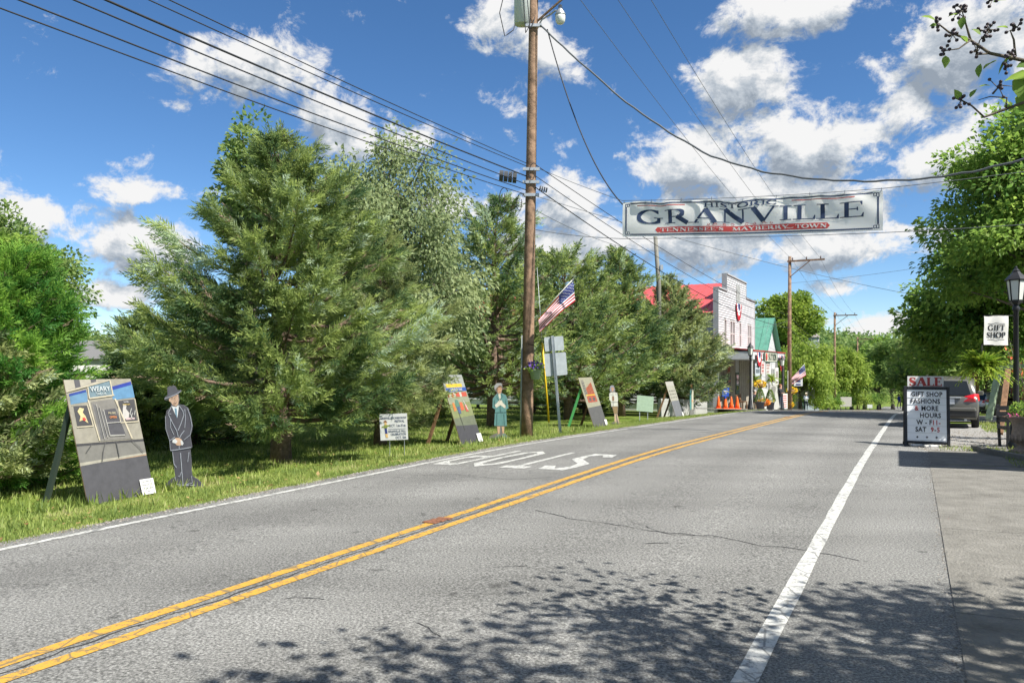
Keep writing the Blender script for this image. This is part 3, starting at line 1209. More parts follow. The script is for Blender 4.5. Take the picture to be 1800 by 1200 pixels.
grass('verge_grass', 'mown green grass verge beside the white edge line and under the cedars',
      [(1.5, 9, -11.2, -7.6, 70000, .045), (9, 16, -11.2, -7.6, 52000, .045), (16, 30, -11.6, -7.6, 44000, .055), (30, 47, -11.6, -7.6, 22000, .09),
       (2, 30, -19, -11.2, 60000, .085), (8, 50, -34, -19, 20000, .12), (6.5, 9.6, -11.2, -10.8, 420, .17), (3, 22, -11, -8.2, 1500, .13), (17.5, 31, -11.2, -10.7, 700, .16)], 5)
grass('lot_weeds', 'sparse weeds and grass tufts along the gravel lot and kerb',
      [(18.3, 19.4, .5, 3.2, 700, .09), (26, 32, 1.9, 3.6, 1800, .12), (15.2, 18.6, 1.5, 2.4, 900, .08)], 6, .08)


# grit, pebbles and fallen leaves along the road edges
def scatter(name, label, cat, spots, m, size, seed, leafy=False):
    r = np.random.default_rng(seed)
    t, d = spots(r)
    z = np.array([gz_td(a, b) for a, b in zip(t, d)])
    pos = np.stack([t * SN + d * CS, t * CS - d * SN, z + (.008 if leafy else .003)], 1)
    n = len(pos)
    sz = size * r.uniform(.4, 1.5, n)
    if leafy:
        v, f = stamp(LEAF[0], LEAF[1], pos, np.stack([np.cos(r.uniform(0, 6.3, n)), np.sin(r.uniform(0, 6.3, n)), r.normal(0, .2, n)], 1), np.tile([0, 0, 1.], (n, 1)) + r.normal(0, .3, (n, 3)), sz)
        k = 4
    else:
        V = np.array([[-.5, -.4, -.1], [.5, -.45, -.1], [.45, .45, -.1], [-.4, .5, -.1], [.05, 0, .42]])
        f4 = np.array([[0, 1, 4], [1, 2, 4], [2, 3, 4], [3, 0, 4]])
        v, f = stamp(V, f4, pos, np.stack([r.normal(size=n), r.normal(size=n), np.zeros(n)], 1), np.tile([0, 0, 1.], (n, 1)), sz)
        k = 5
    o = mesh_np(name, v, f, np.repeat(r.random(n), k), m)
    o['kind'] = 'stuff'
    return tag(o, label, cat)


M_GRIT = leaf_mat('grit_stone', (.10, .085, .065), (.30, .28, .25), 0.0)
M_LITTER = leaf_mat('dry_leaf', (.22, .12, .05), (.42, .30, .13), .3)
scatter('edge_gravel', 'grit and small stones along the left edge of the asphalt', 'gravel', lambda r: (r.uniform(1, 34, 4200), EDGE_L + r.normal(.02, .085, 4200)), M_GRIT, .022, 41)
scatter('lot_gravel', 'loose grey gravel on the lot around the parked car', 'gravel', lambda r: (r.uniform(18.3, 27, 6500), r.uniform(.1, 5, 6500)), M_GRIT, .035, 42)
scatter('seam_gravel', 'grit gathered along the seam between asphalt and concrete', 'gravel', lambda r: (r.uniform(0, 18, 700), .26 + r.normal(0, .05, 700)), M_GRIT, .013, 43)
scatter('leaf_litter', 'dry brown leaves lying in the grass under the cedars', 'leaves', lambda r: (r.uniform(2, 26, 1100), r.uniform(-13, -7.9, 1100)), M_LITTER, .06, 44, True)

# ------------------------------------------------------------------ trees
def gpos(x, Y):
    X = (x - 900) / F * Y
    return Vector((X, Y, gz(X, Y)))


big_prof = lambda u: 1.08 * (1 - u) ** .62 * min(1, .55 + 2.2 * u)
cedar('huge spreading cedar with feathery boughs behind the cutout man in a hat', gpos(494, 17.0), 7.0, 3.25, 11, nb=112, per=98, size=.47, prof=big_prof, rise=.24, low=.13, lopside=(.2, .08))
broadleaf('grey green leafy tree rising behind the right flank of the huge cedar', gpos(672, 24), 9.6, 3.1, 4.3, 12, nclump=190, per=250, leaf=.15, m=M_OLIVELEAF, name='leafy_tree', cr=.22, hang=.5)
broadleaf('slender leafy tree poking above the left shoulder of the huge cedar', gpos(437, 22.5), 9.3, 1.0, 2.2, 13, nclump=60, per=90, leaf=.15, m=M_DARKLEAF, name='leafy_tree', cr=.34)
cedar('olive cedar whose low boughs hang over the festival sign and second board', gpos(668, 21.2), 5.7, 2.15, 14, nb=96, per=50, size=.48, m=M_CEDAR_OLIVE, prof=lambda u: 1.1 * (1 - u) ** .7 * min(1, .6 + 2 * u), rise=.22, low=.10, lopside=(-.6, .15))
cedar('dark pointed cedar just left of the wooden utility pole', gpos(868, 30.5), 9.0, 4.1, 15, nb=120, per=54, size=.56, dark=.06, prof=lambda u: 1.05 * (1 - u) ** .7 * min(1, .6 + 2 * u), rise=.34, low=.15, lite=True)
cedar('broad cedar between the wooden utility pole and the third painted board', gpos(1000, 37), 7.7, 4.0, 16, nb=110, per=54, size=.62, prof=lambda u: 1.05 * (1 - u) ** .45 * min(1, .7 + 2 * u), rise=.34, low=.12, lite=True)
cedar('tall tufted cedar behind the cutout woman in a white jacket', gpos(1090, 42.5), 9.1, 3.7, 17, nb=115, per=52, size=.68, dark=.02, prof=lambda u: 1.05 * (1 - u) ** .85 * min(1, .7 + 2 * u), rise=.46, low=.16, lite=True)
cedar('low sweeping cedar that covers the side of the white store', gpos(1180, 46), 8.2, 3.7, 18, nb=130, per=50, size=.70, m=M_CEDAR_OLIVE, prof=lambda u: 1.1 * (1 - u) ** .85 * min(1, .6 + 2 * u), rise=.30, low=.12, lite=True)
cedar('bright green arborvitae bush behind the large painted storefront board', gpos(0, 13.6), 4.0, 1.75, 19, nb=130, per=46, size=.42, m=M_ARBOR, prof=lambda u: 1.0 * (1 - u) ** .5 * min(1, .8 + 1.2 * u), rise=.45, low=.03, name='arborvitae_bush')
cedar('grey sprayed juniper at the left edge below the arborvitae bush', gpos(-25, 12.6), 2.6, 1.3, 20, lite=True, nb=60, per=44, size=.36, m=M_CEDAR_OLIVE, rise=.3, low=.1, name='juniper_bush')
cedar('small dark cedar with two pointed tips left of the huge cedar', gpos(240, 19.5), 3.3, 1.1, 21, lite=True, nb=80, per=44, size=.42, dark=.12, rise=.4, low=.04)
cedar('dark cedar filling the gap behind the cutout man', gpos(345, 21), 3.9, 1.9, 22, lite=True, nb=90, per=46, size=.46, dark=.12, prof=lambda u: (1 - u) ** .5, rise=.35, low=.05)
cedar('shadowy cedar deep behind the teal cutout woman', gpos(775, 37), 6.6, 3.2, 23, nb=80, per=44, size=.6, dark=.12, lite=True, prof=lambda u: (1 - u) ** .6, rise=.4, low=.2)
cedar('dark cedar deep behind the wooden pole', gpos(935, 46), 7.2, 4.2, 26, nb=70, per=44, size=.7, dark=.05, lite=True, prof=lambda u: (1 - u) ** .5, rise=.3, low=.04)
cedar('dark cedar deep behind the third painted board', gpos(1030, 48), 7.2, 4.2, 27, nb=70, per=44, size=.7, dark=.05, lite=True, prof=lambda u: (1 - u) ** .5, rise=.3, low=.04)
broadleaf('tall round deciduous tree at the far left edge above the bush', gpos(-15, 33), 9.4, 3.3, 4.2, 24, nclump=130, per=190, leaf=.20, m=M_DARKLEAF, crown_z=5.6)
broadleaf('leafy tree overtopping the far left edge of the view', gpos(-60, 27), 9.6, 1.75, 3.2, 25, nclump=60, per=150, leaf=.19, m=M_MAPLE, crown_z=5.6)

# right hand side
broadleaf('huge maple on the right leaning over the road behind the lamp', W(37.5, 5.6, gz_td(37.5, 5.6)), 14.4, 5.2, 6.3, 31, nclump=270, per=240, leaf=.21, m=M_MAPLE, crown_z=8.0, cr=.18, shape=lambda s: 1.0 - .40 * max(0, s) ** 1.6 + .06 * min(0, s))
broadleaf('shady maple behind the parked silver car', W(47, 3.9, gz_td(47, 3.9)), 10.5, 4.3, 5.0, 32, nclump=130, per=190, leaf=.28, m=M_MAPLE, crown_z=4.9, cr=.22)
broadleaf('lower maple beside the road beyond the parked silver car', W(62, 3.2, gz_td(62, 3.2)), 9.0, 4.2, 4.6, 33, nclump=110, per=170, leaf=.3, m=M_DARKLEAF, crown_z=4.3, cr=.22)
broadleaf('bright round tree standing behind the white store', gpos(1384, 92), 14.2, 3.9, 5.0, 34, nclump=130, per=190, leaf=.34, m=M_WILLOW, crown_z=9.3, cr=.24)
broadleaf('weeping yellow green tree beside the man in the white shirt', W(87, -10.6, gz_td(87, -10.6)), 8.4, 3.9, 3.6, 35, nclump=110, per=210, leaf=.32, m=M_WILLOW, crown_z=4.7, hang=.8, name='willow_tree')
broadleaf('second weeping tree further down the left side of the road', W(118, -9.6, gz_td(118, -9.6)), 9.5, 4.4, 4.4, 36, nclump=100, per=190, leaf=.38, m=M_WILLOW, crown_z=5.2, hang=.6, name='willow_tree')
far = [(1455, 150, 15, 5.5, 'dark tree crown beyond the third utility pole', M_DARKLEAF), (1497, 165, 16, 6, 'dark round tree at the far end of the road', M_DARKLEAF),
       (1545, 150, 15.5, 5.5, 'tall tree at the bend of the far road', M_MAPLE), (1590, 120, 13, 5.2, 'tree over the far walker in blue', M_DARKLEAF),
       (1520, 205, 20, 9, 'hazy tree closing the end of the street', M_DARKLEAF), (1570, 185, 18, 8, 'round tree behind the far walker', M_DARKLEAF), (1620, 150, 16, 7, 'dark tree behind the top of the sale sign', M_DARKLEAF), (1690, 140, 16, 7, 'dark tree far behind the parked silver car', M_DARKLEAF), (1410, 200, 18, 8, 'distant tree behind the grey cupola', M_DARKLEAF),
       (1640, 95, 11, 5.0, 'dim tree behind the sale sign', M_DARKLEAF), (1730, 88, 12, 5.5, 'tree standing behind the brick shop', M_MAPLE), (1835, 75, 12, 5.5, 'tree at the right edge behind the lamp', M_MAPLE)]
for i, (x, Y, h, rx, lab, mm) in enumerate(far):
    b = gpos(x, Y)
    broadleaf(lab, b, h, rx, h * .50, 60 + i, nclump=90, per=130, leaf=.5, m=mm, crown_z=h * .49, cr=.24, group='trees at the far end of the road')
leftfar = [(150, 90, 5.0, 4.5, 'distant tree low on the left in front of the hills'), (290, 62, 6.5, 4.5, 'distant tree half hidden behind the huge cedar'), (560, 60, 7, 5, 'tree deep behind the festival sign'),
           (760, 66, 7, 5, 'tree deep behind the second painted board'), (-40, 55, 8.5, 4.5, 'distant tree behind the arborvitae bush'), (430, 78, 6.5, 6, 'low tree mass far behind the huge cedar trunk'), (660, 84, 6.5, 6.5, 'low tree mass far behind the festival sign'), (840, 80, 6.5, 6, 'low tree mass far behind the teal cutout'), (930, 74, 6.5, 5.5, 'low tree far behind the wooden pole'), (1020, 78, 7, 6, 'low tree far behind the third painted board'), (1110, 80, 7, 5.5, 'low tree far behind the blank green sign'), (230, 84, 5.5, 6, 'low tree mass left of the white house')]
for i, (x, Y, h, rx, lab) in enumerate(leftfar):
    broadleaf(lab, gpos(x, Y), h, rx, h * .45, 80 + i, nclump=64, per=100, leaf=.48, m=M_DARKLEAF, crown_z=h * .47, cr=.26, group='trees behind the cedars')

# wooded hills far off
r = np.random.default_rng(3)
V, Fq = [], []
nx, ny = 220, 14
for j in range(ny):
    for i in range(nx):
        x = -620 + 1240 * i / (nx - 1)
        s = j / (ny - 1)
        y = 430 + 200 * s + 30 * math.sin(x * .006)
        ridge = 30 + 9 * math.sin(x * .011 + 1) + 5 * math.sin(x * .031) + r.normal(0, 1.3)
        V.append((x, y, -16 + ridge * 1.35 * math.sin(min(1, s * 1.15) * math.pi / 2) + (r.normal(0, .9) if j else 0)))
for j in range(ny - 1):
    for i in range(nx - 1):
        a = j * nx + i
        Fq.append((a, a + 1, a + nx + 1, a + nx))
hill = mesh_np('hills', np.array(V), np.array(Fq), np.full(len(V), .4), ground_material('wooded_hill', (0.05, 0.10, 0.035), (0.08, 0.14, 0.05), (0.12, 0.18, 0.06), .12))
struct(hill)
hr = np.random.default_rng(9)
n = 5200
px_ = hr.uniform(-430, 430, n)
sj = hr.uniform(.25, 1, n)
py_ = 430 + 200 * sj + 30 * np.sin(px_ * .006)
pz_ = -16 + 1.35 * (30 + 9 * np.sin(px_ * .011 + 1) + 5 * np.sin(px_ * .031)) * np.sin(np.minimum(1, sj * 1.15) * math.pi / 2) + hr.uniform(1.0, 4.5, n)
c = np.stack([px_, py_, pz_], 1)
pos = np.repeat(c, 9, 0) + hr.normal(size=(n * 9, 3)) * np.array([2.4, 2.4, 1.9])
ax = hr.normal(size=(n * 9, 3))
v, f = stamp(LEAF[0], LEAF[1], pos, ax, hr.normal(size=(n * 9, 3)), hr.uniform(1.6, 3.2, n * 9))
wood = mesh_np('hill_woods', v, f, np.repeat(np.clip(np.repeat(hr.normal(.4, .2, n), 9) + hr.normal(0, .1, n * 9), 0, 1), 4), M_DARKLEAF)
wood['kind'] = 'stuff'
tag(wood, 'distant wooded hillside low on the left horizon', 'woods')

# the tree whose shade falls on the foreground, and whose twigs hang in at the upper right
def shade_tree():
    r = np.random.default_rng(77)
    base = Vector((7.4, 0.2, gz(7.4, .2)))
    t = thing('shade_tree', 'near tree with drooping berried twigs and leaves at the upper right corner', 'tree', base)
    tm = MB()
    L = lambda x, y, z: (x - base.x, y - base.y, z - base.z)
    tm.tube([L(7.4, .2, -.2), L(7.3, .3, 1.2), L(7.1, .5, 2.6), L(6.7, .9, 4.4), L(6.3, 1.2, 6.3)], [.26, .19, .16, .12, .04], 10)
    P, A, S, T = [], [], [], []
    n_ok = 0
    while n_ok < 400:
        x, y, z = r.uniform(1.0, 9.5), r.uniform(-3.5, 5.6), r.uniform(3.5, 7.4)
        # where its shade lands
        k = z / math.tan(SUN_EL)
        gx, gy = x - SUN_AZ.x * k, y - SUN_AZ.y * k
        t_, d_ = TD(gx, gy)
        lim = float(np.interp(gx, [-1.6, -.6, .44, 2, 4, 8], [3.7, 4.6, 5.3, 5.25, 5.6, 6.0])) + .16 * math.sin(gx * 3.3) + .12 * math.sin(gx * 7.1 + 1)
        if gy > lim or gx < -1.6:
            continue
        if math.sin(gx * 2.6 + 1.1 * math.sin(gy * 1.7)) * math.sin(gy * 3.1 + gx * .8) > .34:
            continue
        q = (x / max(y, .1)) * F + 900
        if y > .3 and q < 1900 and HY - (z - CH) / y * F > -160:
            continue
        n_ok += 1
        ctr = np.array([x, y, z])
        s0 = np.array([6.9, .7, 3.2 + r.uniform(-.6, 1.6)])
        tm.tube([L(*s0), L(*((s0 + ctr) / 2 + np.array([0, 0, .35]))), L(*ctr)], [.05, .028, .008], 5, cap=False)
        n = int(r.uniform(34, 64))
        q3 = norm(r.normal(size=(n, 3))) * (.50 * r.random(n) ** .5)[:, None] * np.array([1.2, 1.2, .6])
        P.append(ctr + q3)
        ax = q3 + r.normal(0, .2, (n, 3))
        ax[:, 2] -= .25
        A.append(ax)
        S.append(r.uniform(.09, .17, n))
        T.append(np.clip(r.normal(.45, .2, n), 0, 1))
    n_clump = sum(len(q) for q in P)
    # bare-ish berried twigs in view
    berry = MB()
    twl = []

    def twig(pts, rad):
        tm.tube([L(*p) for p in pts], [rad * (1 - .7 * i / (len(pts) - 1)) for i in range(len(pts))], 6)
    Y = 3.6
    main = [at(1950, 330, Y), at(1850, 300, Y), at(1800, 108, Y) * .5 + at(1860, 250, Y) * .5, at(1795, 105, Y), at(1735, 92, Y), at(1705, 72, Y), at(1668, 58, Y), at(1648, 40, Y)]
    twig([at(1960, 190, Y), at(1870, 130, Y), at(1797, 106, Y), at(1740, 94, Y), at(1706, 71, Y), at(1668, 57, Y), at(1648, 41, Y)], .011)
    twig([at(1706, 71, Y), at(1697, 40, Y), at(1690, 16, Y)], .006)
    twig([at(1740, 94, Y), at(1715, 97, Y), at(1722, 72, Y), at(1738, 52, Y)], .005)
    twig([at(1706, 71, Y), at(1685, 86, Y), at(1660, 90, Y)], .005)
    twig([at(1785, 100, Y), at(1782, 70, Y), at(1776, 55, Y), at(1788, 48, Y)], .006)
    twig([at(1960, 260, Y), at(1860, 205, Y), at(1800, 180, Y), at(1768, 192, Y), at(1730, 206, Y), at(1708, 186, Y), at(1690, 176, Y)], .010)
    twig([at(1768, 192, Y), at(1770, 172, Y), at(1740, 170, Y), at(1720, 176, Y)], .005)
    twig([at(1745, 165, Y), at(1758, 150, Y), at(1780, 152, Y)], .005)
    ends = [(1690, 16), (1648, 41), (1738, 52), (1788, 48), (1660, 90), (1690, 176), (1768, 112), (1775, 96), (1758, 158), (1718, 92), (1682, 22), (1745, 0), (1675, 62), (1735, 60)]
    for (x, y) in ends:
        for _ in range(9):
            c_ = at(x + r.normal(0, 7), y + r.normal(0, 7), Y + r.normal(0, .03))
            berry.lathe([(.001, -.008), (.007, -.005), (.009, 0), (.007, .005), (.001, .008)], 6, tuple(Vector(c_) - base))
            tm.tube([L(*at(x, y, Y)), L(*c_)], .002, 4)
    for (x, y, s, a) in [(1645, 37, .055, 2.6), (1652, 46, .045, 3.2), (1666, 30, .04, .3), (1692, 30, .05, 4.5), (1662, 98, .05, 4.6), (1700, 75, .04, 2.5), (1724, 112, .05, 4.7), (1752, 107, .06, 3.6),
                         (1786, 119, .07, .2), (1755, 132, .075, 1.2), (1782, 141, .06, .5), (1742, 151, .04, 3), (1772, 50, .045, 3), (1795, 143, .07, .8), (1688, 178, .05, 2), (1790, 172, .13, 1.1),
                         (1798, 158, .12, .7), (1775, 186, .05, 2.2), (1796, 196, .1, 1.3), (1747, 5, .06, .4), (1756, 0, .05, 3), (1705, 172, .04, 1), (1724, 62, .04, 2.4), (1798, 120, .08, .3)]:
        P.append(np.array([at(x, y, Y)]))
        A.append(np.array([[math.cos(a), r.uniform(-.4, .4), math.sin(a)]]))
        S.append(np.array([s]) * 1.25)
        T.append(np.array([r.uniform(.2, .8)]))
    for _ in range(260):     # leaves of the bough beyond the corner of the view
        x, y, z = at(r.uniform(1815, 2150), r.uniform(-250, 330), r.uniform(3.2, 4.2))
        P.append(np.array([[x, y, z]]))
        A.append(r.normal(size=(1, 3)))
        S.append(np.array([r.uniform(.07, .13)]))
        T.append(np.array([r.uniform(.2, .8)]))
    P, A, S, T = np.concatenate(P) - np.array(base), np.concatenate(A), np.concatenate(S), np.concatenate(T)
    tm.build('trunk', M_BARK, t, smooth=True)
    berry.build('berries', mat('dark_berry', (.05, .035, .05), .5), t, smooth=True)['kind'] = 'stuff'
    up = r.normal(0, .4, (len(P), 3)) + np.array([0, -.5, 1.])
    k = n_clump
    v, f = stamp(LEAF[0], LEAF[1], P[:k], A[:k], up[:k], S[:k])
    v2, f2 = stamp(LEAF_NEAR[0], LEAF_NEAR[1], P[k:], A[k:], up[k:], S[k:])
    mesh_np('crown', np.concatenate([v, v2]), np.concatenate([f, f2 + len(v)]), np.concatenate([np.repeat(T[:k], 4), np.repeat(T[k:], 9)]), M_MAPLE, t)


shade_tree()

# ------------------------------------------------------------------ shared materials for things
M_BLACK = mat('black_paint', (.018, .019, .022), .45)
M_NAVY = mat('navy_ink', (.025, .045, .10), .6)
M_REDINK = mat('red_ink', (.45, .055, .05), .6)
M_WHITE = mat('white_paint', (.58, .58, .56), .6, noise=.08, scale=5)
M_OFFWHITE = leaf_mat('off_white_vinyl', (.92, .91, .87), (.92, .91, .87), .45)
M_GALV = mat('galvanised_steel', (.42, .45, .47), .45, .6, noise=.15, scale=12)
M_ALU = mat('sign_back_aluminium', (.40, .44, .45), .5, .35, noise=.12, scale=5)
M_WOODPOLE = mat('creosoted_pole', (.24, .155, .10), .9, noise=.55, scale=5, bump=.7, bscale=18)
M_PLY = mat('plywood_edge', (.30, .20, .12), .85, noise=.3, scale=20)
M_CONDUIT = mat('grey_conduit', (.30, .33, .31), .5)
M_WIRE = mat('black_cable', (.020, .022, .026), .6)
M_GREYWIRE = mat('grey_cable', (.10, .11, .12), .6)
M_YEL = mat('yellow_guard', (.75, .50, .02), .5)
M_SKIN = mat('painted_skin', (.55, .34, .23), .7)
M_GLASSY = mat('window_glass', (.035, .045, .055), .08, spec=.8)
M_LAMPGLASS = mat('frosted_lamp_glass', (.62, .64, .60), .25)
M_RED = mat('red_cloth', (.34, .008, .018), .8)
M_BLUE = mat('blue_cloth', (.03, .045, .17), .8)
M_CLOTHW = mat('white_cloth', (.60, .60, .61), .8)
M_TERRA = mat('stone_urn', (.34, .26, .20), .85, noise=.3, scale=18, bump=.4)
M_GREENPAINT = mat('pale_green_paint', (.26, .34, .22), .7, noise=.2, scale=8)
M_WOOD = mat('brown_wood', (.25, .14, .075), .8, noise=.4, scale=12)
M_PINK = mat('pink_petals', (.75, .10, .35), .7)
M_PURPLE = mat('purple_petals', (.10, .04, .30), .7)
M_YELLOWP = mat('yellow_petals', (.80, .55, .03), .7)
M_ORANGE = mat('orange_cone', (.85, .13, .02), .5)
M_FERN = leaf_mat('fern_fronds', (.12, .23, .02), (.42, .52, .06), .5)


def sag_pts(a, b, sag, n=24):
    a, b = Vector(a), Vector(b)
    return [a.lerp(b, i / n) - Vector((0, 0, 4 * sag * (i / n) * (1 - i / n))) for i in range(n + 1)]


def wire(label, pts, rad, m=None, name='power_line', group='overhead lines'):
    mb = MB()
    mb.tube(pts, rad, 6)
    return tag(mb.build(name, m or M_WIRE, smooth=True), label, 'cable', group)


# ------------------------------------------------------------------ main utility pole
PB = gpos(926, 24.0)
PT, PD = TD(PB.x, PB.y)
lean = Vector((.18, 0, 0))


def pole_at(z):
    return Vector((PB.x + .016 * (z - PB.z), PB.y, z))


pole = thing('utility_pole', 'tall brown wooden utility pole with transformer and street light beside the flag', 'utility pole', PB)
mb = MB()
zs = [PB.z - .3, PB.z + 1, 3, 6, 9, 12, 14.2]
mb.tube([pole_at(z) for z in zs], [.190, .184, .178, .168, .155, .142, .13], 16)
mb.build('shaft', M_WOODPOLE, pole, True, True)
mb = MB()
mb.tube([pole_at(z) + Vector((-.20, -.05, 0)) for z in (PB.z - .1, 1.0, 2.6)], .028, 8)
mb.build('conduit', M_CONDUIT, pole, True, True)
mb = MB()
tc_ = pole_at(12.75) + Vector((-.36, -.05, 0))
mb.lathe([(.20, -.48), (.245, -.46), (.25, .40), (.26, .42), (.26, .46), (.18, .52), (.05, .56)], 20, tc_)
tr = mb.build('transformer', mat('transformer_grey', (.50, .55, .53), .45), pole, True, True)
mb = MB()
for dx in (-.1, .12):
    mb = MB()
    mb.lathe([(.03, 0), (.05, .05), (.03, .09), (.05, .13), (.03, .17), (.015, .22)], 10, tc_ + Vector((dx, 0, .52)))
    mb.build('bushing', M_GALV, pole, False, True)
for dz in (-.3, .25):
    mb = MB()
    mb.bar(tc_ + Vector((.2, .02, dz)), pole_at(12.75 + dz), .05, .08)
    mb.build('bracket', M_GALV, pole, False, True)
for k, (dx, dz, cx) in enumerate(((-.32, -1.15, -.9), (.05, -1.05, .1), (.15, -.95, .25))):
    a = tc_ + Vector((dx * .3, -.22, .3))
    mb = MB()
    pts = [a, a + Vector((dx * .6 + (-.25 if k == 0 else 0), -.12, .1)), a + Vector((dx + (-.28 if k == 0 else 0), -.1, -.55)), a + Vector((dx + (-.12 if k == 0 else .04), -.06, dz - .1)), a + Vector((dx + .14, -.02, dz + .1)), a + Vector((dx + .2, .1, dz + .35))]
    q = []
    for i in range(len(pts) - 1):
        for s in range(4):
            q.append(pts[i].lerp(pts[i + 1], s / 4))
    mb.tube(q + [pts[-1]], .014, 6)
    mb.build('drop_lead', M_WIRE, pole, True, True)
# street light on a curved arm
sl = at(985, 26, 23.6)
mb = MB()
a = pole_at(12.25) + Vector((.12, -.05, -.1))
mb.tube([a, a + Vector((.14, -.05, .26)), a + Vector((.42, -.12, .40)), sl + Vector((-.16, 0, .12)), sl + Vector((-.02, 0, .13))], .026, 8)
mb.build('lamp_arm', M_GALV, pole, True, True)
mb = MB()
mb.lathe([(.03, .30), (.06, .28), (.07, .18), (.12, .10), (.165, 0), (.165, -.03)], 16, sl)
lh = mb.build('lamp_head', M_GALV, pole, True, True)
mb = MB()
mb.lathe([(.155, -.03), (.16, -.10), (.145, -.22), (.10, -.28), (.02, -.30)], 16, sl)
o = mb.build('lamp_refractor', M_LAMPGLASS, lh, True)
o.data.transform(Matrix.Translation(-PB))
# cross arm above the view carries the primary lines
CA = [PD + 1.25, PD + 2.35, PD + 3.3]
mb = MB()
mb.bar(pole_at(13.2) + Vector((0, 0, 0)), W(PT, PD + 3.6, 13.2), .11, .12)
mb.bar(pole_at(12.3), W(PT, PD + 1.7, 13.12), .05, .05)
mb.build('cross_arm', M_WOODPOLE, pole, False, True)
for dd in CA:
    mb = MB()
    mb.lathe([(.02, .0), (.03, .08), (.06, .12), (.04, .16), (.055, .2), (.03, .26)], 10, W(PT, dd, 13.26))
    mb.build('insulator', mat('brown_glaze', (.10, .06, .05), .3), pole, True, True)
# cable hardware halfway up
for (x, y, w_, h_, nm) in ((893, 311, .55, .34, 'splice_case'), (955, 333, .26, .16, 'splice_case')):
    c_ = at(x, y, 23.75)
    mb = MB()
    for k in range(4):
        mb.tube([c_ + Vector((-w_ / 2 + k * w_ / 4 + .01, 0, .04 - .02 * k)), c_ + Vector((-w_ / 2 + (k + 1) * w_ / 4 - .01, 0, .03 - .02 * k))], h_ / 2, 10)
    o = mb.build(nm, mat('splice_grey', (.05, .055, .06), .5), pole, False, True)
for (z, s) in ((7.75, 1), (7.35, 1), (6.95, 1), (12.2, 1)):
    mb = MB()
    mb.box((0, 0, 0), (.52, .08, .09), Matrix.Translation(pole_at(z) + Vector((0, -.17, 0))))
    mb.build('clamp', M_GALV, pole, False, True)
for (x, y) in ((888, 345), (918, 355), (940, 302)):
    c_ = at(x, y, 23.7)
    mb = MB()
    mb.tube([c_ + Vector((.11 * math.cos(a) - .02 * a, -.02, .26 * math.sin(a))) for a in np.linspace(.6, 6.6, 16)], .012, 6)
    mb.build('cable_loop', M_WIRE, pole, True, True)

# overhead lines
prev = lambda dd, z: W(PT - 46, PD + dd, z)
lft = [('uppermost thin wire running left from the pole to the top edge', 7.95, 8.1, .30, .55, .011), ('second thin wire running left from the pole under the uppermost', 7.86, 8.05, .10, .60, .011),
       ('thick bundled cable running left into the black splice case', 7.55, 7.9, .0, .62, .020), ('dark cable running left just under the bundled cable', 7.30, 7.75, -.1, .58, .014),
       ('lower cable running left from the pole behind the huge cedar', 7.12, 7.45, -.25, .66, .014), ('lowest cable running left from the pole across the sky', 6.98, 7.25, -.2, .72, .012)]
for lab, z0, z1, dd, sg, rad in lft:
    wire(lab, sag_pts(pole_at(z0) + Vector((-.15, -.1, 0)), prev(dd, z1), sg), rad, group='lines running left from the pole')
P2 = W(65, -8.8, gz_td(65, -8.8))
P3 = W(105, -8.8, gz_td(105, -8.8))
P4 = W(150, -8.8, gz_td(150, -8.8))
T2, T3, T4 = 10.0, 7.9, 6.2
for i, lab in enumerate(('left of the three high primary lines above the banner', 'middle of the three high primary lines above the banner', 'right one of the three high primary lines above the banner')):
    a = W(PT, CA[i], 13.5)
    b = W(65, -8.8 + .2 + i * 1.05, T2 + .1)
    c_ = W(105, -8.8 + .2 + i * 1.05, T3 + .1)
    wire(lab, sag_pts(a, b, .55) + sag_pts(b, c_, .5)[1:] + sag_pts(c_, W(150, -8.6 + i * 1.05, T4 + .1), .5)[1:], .009, M_GREYWIRE, group='primary lines')
for i, (z0, z2, sg, lab) in enumerate(((7.9, 5.6, .5, 'topmost cable from the pole falling right toward the second pole'), (7.55, 5.2, .65, 'middle cable from the pole falling right toward the second pole'),
                                       (7.2, 4.6, .8, 'thick lowest cable from the pole falling right toward the second pole'))):
    wire(lab, sag_pts(pole_at(z0) + Vector((.15, -.08, 0)), W(65, -8.8, z2), sg) + sag_pts(W(65, -8.8, z2), W(105, -8.8, z2 - 2.0), .5)[1:], .012 + .005 * (i == 2), group='cables to the second pole')
tw = [(950, 45, 0.0), (1000, 92, .105), (1100, 180, .232), (1175, 232, .325), (1250, 275, .41), (1340, 302, .503), (1430, 315, .591), (1520, 319, .675), (1620, 315, .753), (1710, 302, .82), (1800, 280, .885), (1900, 250, .945)]
pts = []
for x, y, _ in tw:
    q = (x - 900) / F
    s = (24 * q - .6) / (11.4 + 9 * q)
    pts.append(at(x, y, 24 - 9 * s))
fine = []
for i in range(len(pts) - 1):
    for s in range(5):
        fine.append(pts[i].lerp(pts[i + 1], s / 5))
wire('thick twisted service cable sweeping from the pole top over the banner', [p + Vector((0, 0, .012 * math.sin(i * 1.9))) for i, p in enumerate(fine)], .026, M_GREYWIRE, name='service_cable')
SHOPPT = fine[-1]
